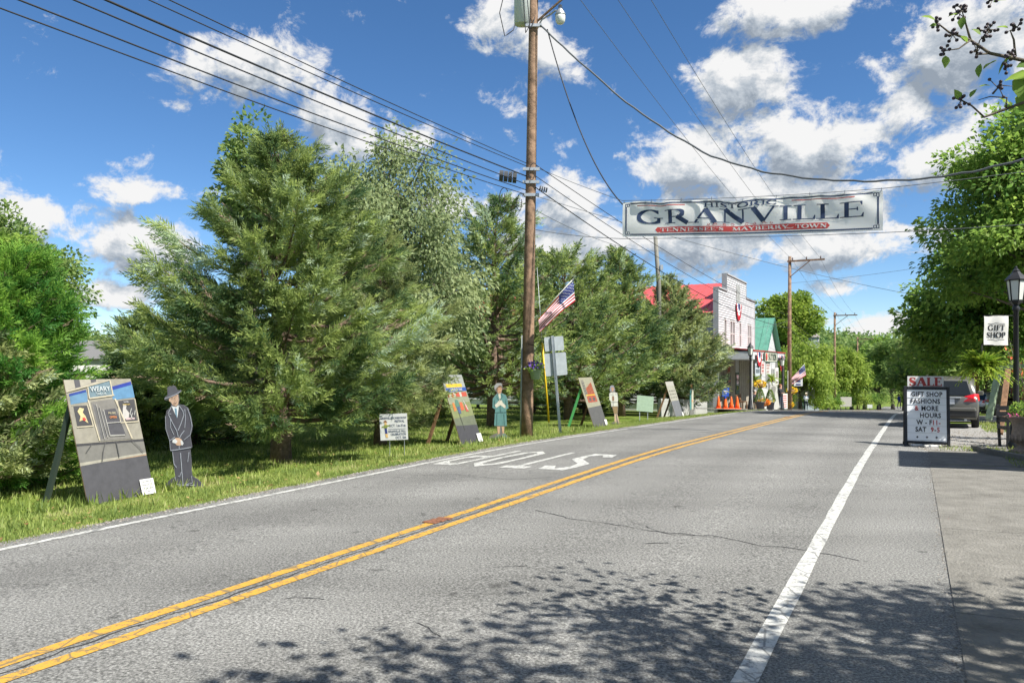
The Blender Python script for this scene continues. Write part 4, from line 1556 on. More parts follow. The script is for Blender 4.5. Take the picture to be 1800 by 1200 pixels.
# banner geometry
B0, B1 = at(1095, 386, 21.55), at(1552, 370, 18.55)     # left and right ends at mid height
BH = .97
bx = (B1 - B0)
BL = bx.length
bx.normalize()
bn = Vector((bx.y, -bx.x, 0)).normalized()
BT0, BT1 = B0 + Vector((0, 0, BH / 2)), B1 + Vector((0, 0, BH / 2))
wire('dark cable drooping from the pole top to the left corner of the banner', sag_pts(at(962, 52, 23.9), BT0 + Vector((0, .05, -.05)), .75), .018, name='service_cable')
RPOST = W(PT - 1.0, 4.2, 6.5)
wire('thin span wire along the top of the banner from pole to right edge', sag_pts(pole_at(7.85) + Vector((.15, 0, 0)), BT0 + Vector((-.02, .02, .05)), .03, 8) + sag_pts(BT0 + Vector((-.02, .02, .05)), BT1 + Vector((0, .02, .05)), .06, 10)[1:] + sag_pts(BT1 + Vector((0, .02, .05)), B1 + bx * 7 + Vector((0, 0, 1.2)), .05, 8)[1:], .008, M_GREYWIRE, name='span_wire', group='banner wires')
wire('thin span wire under the bottom edge of the banner', sag_pts(pole_at(5.9) + Vector((.15, 0, 0)), B0 - Vector((.02, 0, BH / 2 + .05)), .05, 8) + sag_pts(B0 - Vector((.02, 0, BH / 2 + .05)), B1 - Vector((0, 0, BH / 2 + .05)), .03, 8)[1:] + sag_pts(B1 - Vector((0, 0, BH / 2 + .05)), B1 + bx * 7 + Vector((0, 0, -.15)), .05, 8)[1:], .008, M_GREYWIRE, name='span_wire', group='banner wires')
wire('thin cable crossing low behind the banner to the far right trees', sag_pts(pole_at(7.0), W(58, 6, 5.2), .6), .009, M_GREYWIRE, group='cross street lines')
wire('second thin cable crossing behind the banner lower right corner', sag_pts(W(65, -8.8, 8.2), W(40, 9, 7.4), .3), .009, M_GREYWIRE, group='cross street lines')
wire('service drop from the second pole to the roof of the white store', sag_pts(W(65, -8.8, 5.2), W(60, -14, 4.4), .3), .010, M_GREYWIRE, name='service_cable')
wire('thin cable from the wooden pole to the grey steel pole', sag_pts(pole_at(6.6), at(1155, 440, 44), .4), .010, M_GREYWIRE, group='cross street lines')


# ------------------------------------------------------------------ the banner over the road
def banner():
    root = thing('street_banner', 'white Historic Granville banner strung across the road on wires', 'banner', B0)
    nu, nv = 96, 16

    def surf(u, v, lift=0.0):
        """u -BL/2..BL/2, v 0..BH"""
        s = u / BL + .5
        f = v / BH
        sagtop = .085 * math.exp(-((s - .47) / .05) ** 2) + .05 * math.exp(-((s - .17) / .03) ** 2) + .03 * math.exp(-((s - .83) / .05) ** 2)
        vv = v - sagtop * f - .03 * math.sin(s * math.pi) * 1.0
        wob = .045 * math.sin(s * 19 + f * 5) * f + .028 * math.sin(s * 41 - f * 7) * f * f + .035 * math.sin(s * 6.5 + 1) + .02 * math.sin(s * 63 + f * 9) * f ** 3
        p = B0 + bx * (u + BL / 2) + Vector((0, 0, vv - BH / 2)) + bn * (wob + lift)
        return p - B0
    mb = MB()
    for side in (0,):
        vs = [surf(-BL / 2 + BL * i / nu, BH * j / nv, 0.0 if side == 0 else -.004) for i in range(nu + 1) for j in range(nv + 1)]
        fs = []
        for i in range(nu):
            for j in range(nv):
                a = i * (nv + 1) + j
                q = (a, a + nv + 1, a + nv + 2, a + 1)
                fs.append(q if side == 0 else q[::-1])
        mb.add(vs, fs)
    mb.build('vinyl_sheet', M_OFFWHITE, root, True)

    def poly_on(mbx, pts, lift, n=1):
        # long thin rectangles cut along u
        vs, fs = [], []
        (u0, v0), (u1, v1) = pts
        k = max(1, int((u1 - u0) / .06))
        for i in range(k + 1):
            u = u0 + (u1 - u0) * i / k
            for v in np.linspace(v0, v1, 1 + max(1, int((v1 - v0) / .06))):
                vs.append(surf(u, v, lift))
        m_ = 1 + max(1, int((v1 - v0) / .06))
        for i in range(k):
            for j in range(m_ - 1):
                a = i * m_ + j
                fs.append((a, a + m_, a + m_ + 1, a + 1))
        mbx.add(vs, fs)
    L_ = .0045
    fr = MB()
    h = BL / 2
    for (p, q) in (((-h + .22, .90), (h - .22, .935)), ((-h + .22, .04), (h - .22, .075)), ((-h + .085, .16), (-h + .125, .82)), ((h - .125, .16), (h - .085, .82))):
        poly_on(fr, (p, q), L_)
    for sx in (-1, 1):
        for sy in (0, 1):
            for (a0, a1, b0, b1) in ((.075, .20, .05, .07), (.075, .095, .05, .15), (.13, .15, .07, .13), (.13, .20, .12, .135), (.19, .21, .05, .13), (.095, .13, .14, .155)):
                u0, u1 = sorted((sx * (h - a0), sx * (h - a1)))
                v0, v1 = (b0, b1) if sy == 0 else (BH - b1, BH - b0)
                poly_on(fr, ((u0, v0), (u1, v1)), L_ + .001)
    fr.build('border', M_NAVY, root)
    rd = MB()
    poly_on(rd, ((-h + .42, .845), (-h + 1.75, .868)), L_)
    rd.build('red_rule', M_REDINK, root)
    rd = MB()
    poly_on(rd, ((h - 2.1, .845), (h - .62, .868)), L_)
    rd.build('red_rule', M_REDINK, root)
    # red scroll with rounded ends
    sc = MB()
    w0, w1, c, rr = -2.35, 2.1, .185, .078
    vs, fs = [], []
    k = 70
    for i in range(k + 1):
        u = w0 + (w1 - w0) * i / k
        e = min(u - w0, w1 - u)
        hh = rr if e > rr else math.sqrt(max(1e-6, rr * rr - (rr - e) ** 2))
        for s in (-1, -.3, .3, 1):
            vs.append(surf(u, c + s * hh, L_))
    for i in range(k):
        for j in range(3):
            a = i * 4 + j
            fs.append((a, a + 4, a + 5, a + 1))
    sc.add(vs, fs)
    sc.build('red_scroll', M_REDINK, root)
    t1 = MB()
    roman(t1, 'GRANVILLE', .375, 5.8, lambda u, v, l: surf(u, .355 + v, L_ + .002 + .0002 * l), bold=1.2)
    t1.build('granville_lettering', M_NAVY, root)
    t2 = MB()
    roman(t2, 'HISTORIC', .115, 1.9, lambda u, v, l: surf(u - .10, .775 + v, L_ + .002 + .0002 * l), bold=1.6)
    t2.build('historic_lettering', M_NAVY, root)
    for word, wd, uc in (("TENNESSEE'S", 1.72, -1.36), ('MAYBERRY', 1.42, .42), ('TOWN', .76, 1.66)):
        t3 = MB()
        roman(t3, word, .09, wd, lambda u, v, l: surf(u + uc, .142 + v, L_ + .003 + .0001 * l), bold=1.45)
        t3.build('slogan_lettering', M_WHITE, root)
    for sx in (-1, 1):
        sw = MB()
        for (cx, r0, a0, a1) in ((.18, .05, 20, 330), (.38, .045, 200, 500), (.62, .05, -30, 200), (.80, .035, 100, 420)):
            P = [(sx * (cx + r0 * (1 - .3 * i / 14) * math.cos(math.radians(a0 + (a1 - a0) * i / 14))) - .1, .305 + .6 * r0 * math.sin(math.radians(a0 + (a1 - a0) * i / 14))) for i in range(15)]
            vs = []
            for i, (x, z) in enumerate(P):
                a, b = P[max(0, i - 1)], P[min(14, i + 1)]
                ln = math.hypot(b[0] - a[0], b[1] - a[1]) or 1
                nx, nz = -(b[1] - a[1]) / ln * .007, (b[0] - a[0]) / ln * .007
                vs += [surf(x + nx, z + nz, L_ + .001), surf(x - nx, z - nz, L_ + .001)]
            sw.add(vs, [(2 * i, 2 * i + 1, 2 * i + 3, 2 * i + 2) for i in range(14)])
        poly_on(sw, ((min(sx * .25, sx * .72) - .1, .292), (max(sx * .25, sx * .72) - .1, .300)), L_)
        sw.build('red_flourish', M_REDINK, root)['kind'] = 'stuff'
    for i in range(9):
        mb = MB()
        u = -h + .03 + (BL - .06) * i / 8
        mb.tube([surf(u, BH - .02, .01), surf(u, BH + .06, .0)], .007, 5)
        mb.build('tie', M_GREYWIRE, root)
    for i in range(5):
        mb = MB()
        a = -h + 1 + i * 1.15
        vs = [surf(a + .09 * math.cos(x), (.12 + .5 * ((i * 37) % 10) / 10) + .03 * math.sin(x), L_ + .004) for x in np.linspace(3.3, 5.9, 8)]
        vs2 = [surf(a + .085 * math.cos(x), (.14 + .5 * ((i * 37) % 10) / 10) + .03 * math.sin(x), L_ + .006) for x in np.linspace(3.3, 5.9, 8)]
        mb.add(vs + vs2, [(j, j + 1, j + 9, j + 8) for j in range(7)])
        mb.build('wind_flap', M_OFFWHITE, root)


banner()


# ------------------------------------------------------------------ flags
def flag(label, root_pt, tip, fly, drop, L, H, hoist=None):
    """flag on a slanted staff; hoist runs down the staff from the tip"""
    root_pt, tip = Vector(root_pt), Vector(tip)
    rt = thing('american_flag', label, 'flag', root_pt)
    mb = MB()
    mb.tube([root_pt, tip], .014, 8)
    mb.lathe([(.001, -.02), (.022, 0), (.001, .02)], 8, tip)
    mb.build('staff', M_WHITE, rt, True, True)
    ax = (root_pt - tip).normalized()
    if hoist is not None:
        ax = Vector(hoist).normalized()
    fly, drop = Vector(fly).normalized(), Vector(drop)
    nu, nv = 26, 26
    mb = MB()
    vs = []
    side = fly.cross(ax).normalized()
    for i in range(nu + 1):
        s = i / nu
        for j in range(nv + 1):
            f = j / nv
            p = tip + ax * (.06 + H * f * (1 - .38 * s)) + fly * L * s + drop * s * s + side * (.085 * math.sin(s * 7 + f * 5.5) * (.25 + s) + .05 * math.sin(f * 11 + s * 3) * s)
            vs.append(p)
    fs, mi = [], []
    for i in range(nu):
        for j in range(nv):
            a = i * (nv + 1) + j
            stripe = j // 2
            canton = i < nu * .40 and j < 14
            mb.add([], [])
            mb.f.append((a, a + nv + 1, a + nv + 2, a + 1))
            star = canton and (i % 2 == 1) and (j % 2 == 1)
            mb.m.append(2 if canton else (0 if stripe % 2 == 0 else 1))
    mb.v = [tuple(v) for v in vs]
    cl = mb.build('cloth', [M_RED, M_CLOTHW, M_BLUE], rt, True, True)
    st = MB()
    for i in range(5):
        for j in range(6):
            a = (2 * i + (j % 2)) * (nv + 1) + 1 + 2 * j
            if 2 * i + (j % 2) + 1 >= nu * .40:
                continue
            c_, e1, e2 = vs[a], vs[a + nv + 1] - vs[a], vs[a + 1] - vs[a]
            nn = e1.cross(e2).normalized()
            for sg in (1, -1):
                c2 = c_ + nn * .006 * sg + e1 * .5 + e2 * .5
                st.add([c2 + (e1 * math.cos(k * 1.2566) + e2 * math.sin(k * 1.2566)) * (.42 if k % 1 == 0 else .2) for k in range(5)], [(0, 1, 2, 3, 4)])
    o = st.build('stars', M_CLOTHW, cl, False)
    o.data.transform(Matrix.Translation(-root_pt))
    o['kind'] = 'stuff'
    return rt


flag('large american flag on a white staff fixed to the wooden utility pole', pole_at(3.05) + Vector((.18, -.05, 0)), at(1007, 491, 23.5), (-.72, -.12, -.69), (-.05, 0, -.22), 1.42, .62, (.10, -.15, -.98))

# signs on the verge -------------------------------------------------
def pansy_basket():
    c_ = at(941, 650, 23.7)
    rt = thing('flower_basket', 'pale green hanging basket of purple flowers on the wooden pole', 'flower basket', c_)
    mb = MB()
    mb.lathe([(.11, -.30), (.13, -.28), (.19, -.02), (.205, 0), (.205, .02), (.17, .02)], 14, c_)
    mb.build('pot', M_GREENPAINT, rt, True, True)
    r = np.random.default_rng(4)
    n = 160
    q = norm(r.normal(size=(n, 3))) * np.array([.30, .26, .14]) * r.random((n, 1)) ** .4
    v, f = stamp(LEAF[0], LEAF[1], q + np.array([0, 0, .06]), q + r.normal(0, .1, (n, 3)), r.normal(size=(n, 3)), r.uniform(.06, .11, n))
    mesh_np('leaves', v, f, np.repeat(r.random(n), 4), M_MAPLE, rt)
    n = 90
    q = norm(r.normal(size=(n, 3)))
    q[:, 2] = np.abs(q[:, 2])
    q = q * np.array([.27, .25, .17])
    v, f = stamp(LEAF[0], LEAF[1], q + np.array([0, 0, .08]), r.normal(size=(n, 3)), q + .01, r.uniform(.06, .10, n))
    mesh_np('flowers', v, f, np.repeat(r.random(n), 4), M_PURPLE, rt)['kind'] = 'stuff'
    mb = MB()
    for a in (0, 2.1, 4.2):
        mb.tube([(.2 * math.cos(a), .2 * math.sin(a), 0), (0, 0, .75)], .006, 4)
    mb.tube([(0, 0, .75), (-.22, .12, .80)], .014, 6)
    mb.build('hanger', M_BLACK, rt)


pansy_basket()
# guy wire with yellow guard
ga, gb = gpos(966, 24.6), pole_at(5.2)
rt = thing('guy_wire', 'slanting guy wire with yellow plastic guard beside the pole', 'guy wire', ga)
mb = MB()
mb.tube([ga, at(953, 600, 24.2), at(944, 470, 24.05)], .007, 6)
mb.build('wire', M_GALV, rt, True, True)
mb = MB()
mb.tube([at(965, 742, 24.55), at(953, 602, 24.2)], .030, 8)
mb.build('guard', M_YEL, rt, True, True)

rs = gpos(985, 23.6)
rt = thing('road_sign', 'grey backs of two stacked road signs on a steel post', 'road sign', rs)
mb = MB()
top = at(971, 590, 23.6)
ax_ = (top - rs).normalized()
pl = lambda s: rs.lerp(top, s)
mb.bar(rs - ax_ * .2, top, .085, .05, up=(0, 1, 0))
mb.build('post', M_GALV, rt, False, True)


def round_plate(w, h, rad=.04, n=4):
    P = []
    for cx, cz, a0 in ((w / 2 - rad, h / 2 - rad, 0), (-w / 2 + rad, h / 2 - rad, 90), (-w / 2 + rad, -h / 2 + rad, 180), (w / 2 - rad, -h / 2 + rad, 270)):
        for i in range(n + 1):
            a = math.radians(a0 + 90 * i / n)
            P.append((cx + rad * math.cos(a), cz + rad * math.sin(a)))
    return P


for (x, y, w_, h_) in ((974, 604, .60, .44), (977, 640, .68, .70)):
    mb = MB()
    c_ = at(x, y, 23.66)
    mb.prism(round_plate(w_, h_), 0, .012, Matrix.Translation(c_) @ Matrix.Rotation(.10, 4, 'Z') @ Matrix.Rotation(-.08, 4, 'Y'))
    p_ = mb.build('sign_plate', M_ALU, rt, False, True)


def festival_sign():
    b = gpos(684, 16.4)
    top = at(692, 750, 16.4)
    rt = thing('yard_sign', 'small white scarecrow festival yard sign on wire legs', 'sign', b)
    M = Matrix.Translation(top) @ Matrix.Rotation(-.10, 4, 'Z') @ Matrix.Rotation(-.05, 4, 'Y')
    Ml = Matrix.Translation(-b) @ M
    w_, h_ = .60, .56
    mb = MB()
    mb.prism([(-w_ / 2, -h_ / 2), (w_ / 2, -h_ / 2), (w_ / 2, h_ / 2), (-w_ / 2, h_ / 2)], 0, .008, Ml)
    mb.build('panel', M_WHITE, rt)
    for x in (-.10, .22):
        mb = MB()
        a = Ml @ Vector((x, .012, -h_ / 2 + .05))
        mb.tube([a, (a.x, a.y, -.15 if x < 0 else gz(b.x + a.x, b.y + a.y) - b.z - .1)], .006, 6)
        mb.build('leg', M_GALV, rt)
    mb = MB()
    for s, z, sz, al, x in (('GRANVILLE SCARECROW', .17, .062, 'CENTER', .0), ('FESTIVAL', .095, .068, 'RIGHT', .24), ('OCT. 1st-31st', .0, .080, 'RIGHT', .26), ('GRANVILLE FALL', -.115, .066, 'RIGHT', .26), ('CELEBRATION', -.18, .066, 'RIGHT', .26), ('OCT. 5th', -.255, .075, 'RIGHT', .26)):
        text_mesh(mb, s, sz, Ml @ Matrix.Translation((x, -.003, z)), align=al, xs=.80 if 'SCARECROW' in s else .78, bold=.02)
    mb.build('lettering', M_NAVY, rt)
    mb = MB()
    mb.strip([(-.12, -.045), (.26, -.045)], .008, -.003, Ml)
    mb.build('rule', M_NAVY, rt)
    mb = MB()
    cells = [([(-.26, .02), (-.08, .05), (-.08, .02), (-.26, -.01)], 1), ([(-.20, -.02), (-.15, -.02), (-.14, -.14), (-.19, -.14)], 0), ([(-.195, .05), (-.15, .05), (-.15, .1), (-.195, .1)], 2), ([(-.225, .10), (-.13, .10), (-.165, .15), (-.19, .15)], 3), ([(-.19, -.14), (-.14, -.14), (-.13, -.22), (-.18, -.22)], 2), ([(-.21, .05), (-.13, .05), (-.14, -.02), (-.21, -.02)], 1)]
    for k, (P, m_) in enumerate(cells):
        mb.prism(P, -.0035 - .0004 * k, -.002, Ml, m_)
    mb.build('scarecrow_picture', [M_BLUE, mat('straw_green', (.20, .24, .06)), mat('straw_tan', (.62, .40, .16)), M_WOOD], rt)


festival_sign()


# ------------------------------------------------------------------ painted plywood boards leaning on frames
PAINT = {}


def pm(c):
    k = 'board_paint_%02x%02x%02x' % tuple(int(v * 255) for v in c)
    return mat(k, c, .75, noise=.16, scale=9)


def board(name, label, px0, px1, d, rise, lean, layers, strips=(), texts=(), group='painted scene boards', edge=(.20, .20, .20), legs=2, legmat=None, card=True):
    """plywood sheet whose foot runs along the road between two columns of the view; layers in unit coordinates (0..1, 0..1)"""
    layers = [(tuple(v * .60 for v in c), P) for c, P in layers]
    strips = [(tuple(v * .60 for v in c), P, sw) for c, P, sw in strips]
    texts = [(s, u, v, sz, tuple(q * .7 for q in c)) for s, u, v, sz, c in texts]
    t0, t1 = t_at(px0, d), t_at(px1, d)
    w_ = t1 - t0
    b = W((t0 + t1) / 2, d, gz_td((t0 + t1) / 2, d))
    rt = thing(name, label, 'painted board', b, RA, group)
    ln = math.hypot(rise, lean)
    tilt = math.atan2(lean, rise)
    M = Matrix.Rotation(-tilt, 4, 'X')
    mb = MB()
    mb.prism([(-w_ / 2, 0), (w_ / 2, 0), (w_ / 2, ln), (-w_ / 2, ln)], 0, .016, M)
    mb.build('plywood_sheet', M_PLY, rt)
    X = lambda u: (u - .5) * w_
    Z = lambda v: v * ln
    cols = []
    mb = MB()
    for k, (c, P) in enumerate(layers):
        if c not in cols:
            cols.append(c)
        # flat coats of paint, each a hair proud of the last
        n = len(P)
        P2 = [(X(u), Z(v)) for u, v in P]
        area = sum(P2[i][0] * P2[(i + 1) % n][1] - P2[(i + 1) % n][0] * P2[i][1] for i in range(n))
        if area < 0:
            P2 = P2[::-1]
        mb.add([M @ Vector((x, -.0012 - .0007 * k, z)) for x, z in P2], [tuple(range(n))], cols.index(c))
    for j, (c, P, sw) in enumerate(strips):
        if c not in cols:
            cols.append(c)
        mb.strip([(X(u), Z(v)) for u, v in P], sw, -.0012 - .0007 * (len(layers) + j), M, cols.index(c))
    mb.build('painted_scene', [pm(c) for c in cols], rt)
    for s, u, v, sz, c in texts:
        mb = MB()
        text_mesh(mb, s, sz, M @ Matrix.Translation((X(u), -.0012 - .0007 * (len(layers) + len(strips) + 4), Z(v))), align='CENTER', xs=.85)
        mb.build('lettering', pm(c), rt)
    if card:
        cw = .24
        mb = MB()
        mb.prism([(w_ / 2 - cw - .0, .02), (w_ / 2 + .005, .02), (w_ / 2 + .005, .27), (w_ / 2 - cw, .27)], -.034, -.030, M)
        cd = mb.build('caption_card', M_WHITE, rt)
        mb = MB()
        for i, s in enumerate(texts and CARD or ()):
            text_mesh(mb, s, .052, M @ Matrix.Translation((w_ / 2 - cw / 2, -.036, .215 - .055 * i)), xs=.8)
        if mb.f:
            mb.build('caption_lettering', M_BLACK, cd)
    # easel behind
    back = lambda s: M @ Vector((0, .03, ln * s))
    for i in range(legs):
        x = -w_ / 2 + .06 + i * (w_ - .12) / max(1, legs - 1)
        mb = MB()
        a = M @ Vector((x, .03, ln * .80))
        foot = Vector((x - .05, a.y + .55, -.06))
        mb.bar(a, foot, .05, .09)
        mb.build('easel_leg', (legmat or [M_WOOD])[i % len(legmat or [1])], rt)
    mb = MB()
    mb.bar(M @ Vector((-w_ / 2 + .05, .04, ln * .78)), M @ Vector((w_ / 2 - .05, .04, ln * .78)), .04, .08)
    mb.build('easel_rail', M_WOOD, rt)
    return rt


CARD = ('Goober &', 'Episode 32', 'To be paid', '1962')
M_GREENSTAIN = mat('dark_green_stain', (.04, .06, .045), .8)
M_REDSTAIN = mat('red_stain', (.30, .07, .03), .8)
wall = (.33, .31, .25)
lines_ = lambda pts: [((.62, .56, .42), pts, .018)]
L1 = [((.085, .085, .095), [(0, 0), (1, 0), (1, .335), (0, .315)]),
      ((.40, .38, .31), [(0, .31), (1, .345), (1, .36), (0, .335)]),
      ((.20, .195, .175), [(0, .335), (1, .36), (1, .455), (0, .465)]),
      ((.05, .05, .055), [(0, .465), (1, .455), (1, .475), (0, .485)]),
      (wall, [(0, .485), (1, .475), (1, 1), (0, 1)]),
      ((.44, .41, .33), [(0, .88), (.30, .94), (.62, 1), (0, 1)]),
      ((.10, .10, .11), [(.14, .93), (.22, .94), (.22, 1), (.14, 1)]),
      ((.10, .10, .11), [(.38, .97), (.46, .98), (.46, 1), (.38, 1)]),
      ((.13, .27, .42), [(.03, .80), (.28, .815), (.29, .90), (.04, .87)]),
      ((.02, .06, .30), [(.03, .865), (.28, .895), (.285, .915), (.035, .885)]),
      ((.12, .28, .46), [(.65, .82), (1, .835), (1, .95), (.66, .905)]),
      ((.02, .05, .33), [(.64, .90), (.99, .945), (.99, .975), (.64, .93)]),
      ((.07, .07, .075), [(.06, .625), (.27, .625), (.25, .785), (.06, .785)]),
      ((.07, .07, .075), [(.70, .635), (.96, .635), (.98, .82), (.72, .81)]),
      ((.22, .21, .19), [(.33, .49), (.82, .485), (.66, .83), (.32, .81)]),
      ((.15, .15, .15), [(.36, .50), (.48, .53), (.48, .72), (.34, .80)]),
      ((.09, .09, .095), [(.50, .52), (.74, .515), (.66, .75), (.48, .74)]),
      ((.17, .25, .29), [(.30, .84), (.66, .86), (.66, .985), (.31, .935)]),
      ((.70, .58, .30), [(.10, .66), (.16, .67), (.20, .65), (.22, .64), (.20, .70), (.17, .73), (.20, .76), (.14, .77), (.10, .74), (.13, .70)]),
      ((.62, .06, .05), [(.15, .668), (.18, .66), (.20, .672), (.18, .69), (.15, .685)]),
      ((.52, .50, .47), [(.76, .65), (.83, .66), (.86, .70), (.82, .74), (.84, .77), (.79, .78), (.77, .74), (.75, .69)]),
      ((.55, .42, .42), [(.78, .645), (.92, .645), (.93, .66), (.80, .665)])]
cream = (.60, .54, .40)
S1 = [(cream, [(.05, .615), (.28, .615)], .018), (cream, [(.28, .615), (.255, .79)], .014), (cream, [(.33, .49), (.28, .83)], .02), (cream, [(.82, .485), (.68, .83)], .026), (cream, [(.30, .84), (.68, .86)], .022),
      (cream, [(.69, .625), (.975, .625)], .018), (cream, [(.975, .625), (.99, .82)], .014), (cream, [(.69, .625), (.71, .81)], .014), (cream, [(.66, .86), (.66, .985)], .02), (cream, [(.30, .84), (.31, .935)], .018), (cream, [(.0, .90), (.66, .99)], .016),
      ((.42, .41, .38), [(.49, .525), (.72, .52)], .02), ((.42, .41, .38), [(.48, .63), (.70, .63)], .014), ((.42, .41, .38), [(.49, .525), (.47, .74)], .014), ((.38, .37, .34), [(.40, .50), (.38, .79)], .012), ((.38, .37, .34), [(.45, .51), (.42, .77)], .012),
      ((.09, .09, .09), [(.30, .325), (.34, .40), (.40, .475)], .014), ((.09, .09, .09), [(.56, .345), (.56, .47)], .014), ((.09, .09, .09), [(.10, .41), (.20, .47)], .01), ((.09, .09, .09), [(.80, .47), (.90, .40), (.94, .36)], .01),
      ((.55, .55, .52), [(.86, .66), (.90, .70), (.92, .68), (.95, .72)], .01), ((.55, .55, .52), [(.88, .65), (.86, .70), (.90, .74)], .01)]
T1 = [('WEARY', .48, .895, .115, (.62, .66, .66)), ('TAILOR', .48, .865, .06, (.50, .54, .52)), ('MUSIC', .585, .70, .055, (.60, .52, .32)), ('OPEN', .585, .665, .055, (.80, .25, .03)), ('SHOES', .83, .79, .035, (.6, .6, .58)), ('EVERYDAY', .83, .768, .032, (.65, .45, .06))]
board('painted_board', 'large plywood board painted with a grey storefront and blue awnings', 155, 272, -10.9, 1.87, .60, L1, S1, T1, legmat=[M_GREENSTAIN, M_REDSTAIN])
grass_g, dk = (.24, .27, .12), (.07, .07, .08)
L2 = [(dk, [(0, 0), (1, 0), (1, .28), (0, .30)]), ((.16, .18, .12), [(0, .28), (1, .26), (1, .42), (0, .40)]), (grass_g, [(0, .38), (1, .40), (1, .62), (0, .60)]), ((.30, .32, .22), [(0, .58), (1, .60), (1, .80), (0, .78)]),
      ((.34, .36, .34), [(0, .74), (1, .76), (1, 1), (0, 1)]), ((.75, .50, .04), [(.12, .82), (.85, .82), (.85, .87), (.10, .87)]), ((.03, .09, .36), [(.05, .755), (1, .76), (1, .815), (.05, .81)]),
      ((.55, .10, .06), [(.05, .68), (.95, .68), (.95, .745), (.05, .74)]), ((.55, .50, .42), [(.12, .68), (.22, .68), (.22, .745), (.12, .745)]), ((.55, .50, .42), [(.32, .68), (.42, .68), (.42, .745), (.32, .745)]), ((.55, .50, .42), [(.6, .68), (.7, .68), (.7, .745), (.6, .745)]),
      ((.60, .14, .06), [(.45, .48), (.62, .49), (.60, .60), (.48, .60)]), ((.08, .12, .22), [(.30, .44), (.42, .44), (.43, .56), (.28, .56)]), ((.10, .22, .16), [(.26, .54), (.46, .54), (.42, .64), (.30, .64)]), ((.62, .22, .06), [(.12, .48), (.24, .49), (.22, .60), (.14, .60)]), ((.5, .12, .08), [(.66, .46), (.80, .46), (.78, .56), (.68, .56)])]
S2 = [((.08, .09, .07), [(.30, .46), (.34, .20)], .02), ((.50, .52, .50), [(.3, .88), (.25, 1)], .03), ((.15, .16, .15), [(.55, .88), (.6, 1)], .03), ((.60, .62, .58), [(.68, .62), (.78, .48)], .03), ((.17, .18, .17), [(.75, .88), (.7, 1)], .02)]
board('painted_board', 'leaning board painted with a county fair under a blue banner', 812, 848, -10.9, 1.92, .70, L2, S2, [('COUNTY FAIR', .52, .765, .11, (.72, .72, .72))], legs=2)
L3 = [((.12, .12, .12), [(0, 0), (1, 0), (1, .42), (0, .40)]), ((.36, .35, .25), [(0, .40), (1, .42), (1, 1), (0, 1)]), ((.36, .10, .05), [(.22, .50), (.82, .50), (.80, .90), (.30, .78)]), ((.22, .21, .17), [(.08, .62), (.30, .64), (.28, .95), (.10, .95)]),
      ((.80, .45, .04), [(.14, .635), (.80, .635), (.80, .655), (.14, .655)]), ((.40, .10, .06), [(.16, .50), (.84, .50), (.84, .62), (.16, .62)]), ((.10, .10, .10), [(.28, .53), (.42, .53), (.42, .59), (.28, .59)]), ((.10, .10, .10), [(.55, .53), (.72, .53), (.72, .59), (.55, .59)])]
S3 = [((.08, .08, .08), [(.12, .68 + .05 * i), (.27, .69 + .05 * i)], .02) for i in range(5)] + [((.55, .20, .10), [(.36, .70 + .035 * i), (.78, .72 + .04 * i)], .008) for i in range(5)]
board('painted_board', 'leaning board painted with a red brick shop beside the cutout in white', 1045, 1068, -10.9, 1.95, .68, L3, S3, [], edge=(.3, .3, .2), legs=2, legmat=[mat('mint_paint', (.10, .42, .14)), M_WOOD])
L4 = [((.20, .21, .23), [(0, 0), (1, 0), (1, .47), (0, .47)]), ((.44, .43, .36), [(0, .47), (1, .47), (1, .88), (0, .88)]), ((.50, .48, .44), [(0, .88), (1, .88), (1, 1), (0, 1)])]
S4 = [((.16, .15, .13), [(.12 + .2 * (i % 4), .55 + .09 * (i // 4)), (.26 + .2 * (i % 4), .57 + .09 * (i // 4))], .05) for i in range(12)]
board('painted_board', 'farthest leaning board, grey below with a pale painted facade above', 1189, 1202, -10.9, 1.9, .60, L4, S4, [], legs=2)

# green square sign back on two legs
b = G(t_at(1132, -10.9), -10.9)
rt = thing('yard_sign', 'tilted blank pale green yard sign on two short legs', 'sign', b, .12)
mb = MB()
mb.box((0, 0, .82), (.78, .012, .72), Matrix.Rotation(.10, 4, 'Y') @ Matrix.Rotation(-.12, 4, 'X'))
mb.build('panel', mat('pale_green_board', (.24, .33, .24), .7, noise=.1), rt)
for x in (-.18, .2):
    mb = MB()
    mb.bar((x, .08, -.1), (x, .10, .6), .03)
    mb.build('leg', M_GALV, rt)


# ------------------------------------------------------------------ plywood cutout figures
def cutout(label, px_, py_h, scale, org, outline, layers, strips, d, face, name='plywood_cutout', px_shift=0):
    """outline and layers in drawing units; org is the foot point of the drawing"""
    b = G(t_at(px_, d), d)
    rt = thing(name, label, 'cutout figure', b, face, 'plywood cutout figures')
    c = lambda P: [((x - org[0]) * scale, (org[1] - y) * scale) for x, y in P]
    mb = MB()
    mb.prism(c(outline), 0, .014, None)
    mb.build('plywood_figure', pm(layers[0][0]), rt)
    cols = []
    for k, (col, P, nm) in enumerate(layers[1:]):
        mb = MB()
        P2 = c(P)
        n = len(P2)
        area = sum(P2[i][0] * P2[(i + 1) % n][1] - P2[(i + 1) % n][0] * P2[i][1] for i in range(n))
        mb.add([(x, -.0012 - .0008 * k, z) for x, z in (P2 if area > 0 else P2[::-1])], [tuple(range(n))])
        mb.build(nm, pm(col), rt)
    mb = MB()
    cols = []
    for j, (col, P, w_) in enumerate(strips):
        if col not in cols:
            cols.append(col)
        mb.strip(c(P), w_, -.0012 - .0008 * (len(layers) + j * .3), None, cols.index(col))
    mb.build('painted_outlines', [pm(q) for q in cols], rt)
    mb = MB()
    mb.bar((0, .02, .8), (0, .34, -.05), .04, .04)
    mb.build('prop', M_GREENSTAIN, rt)
    return rt


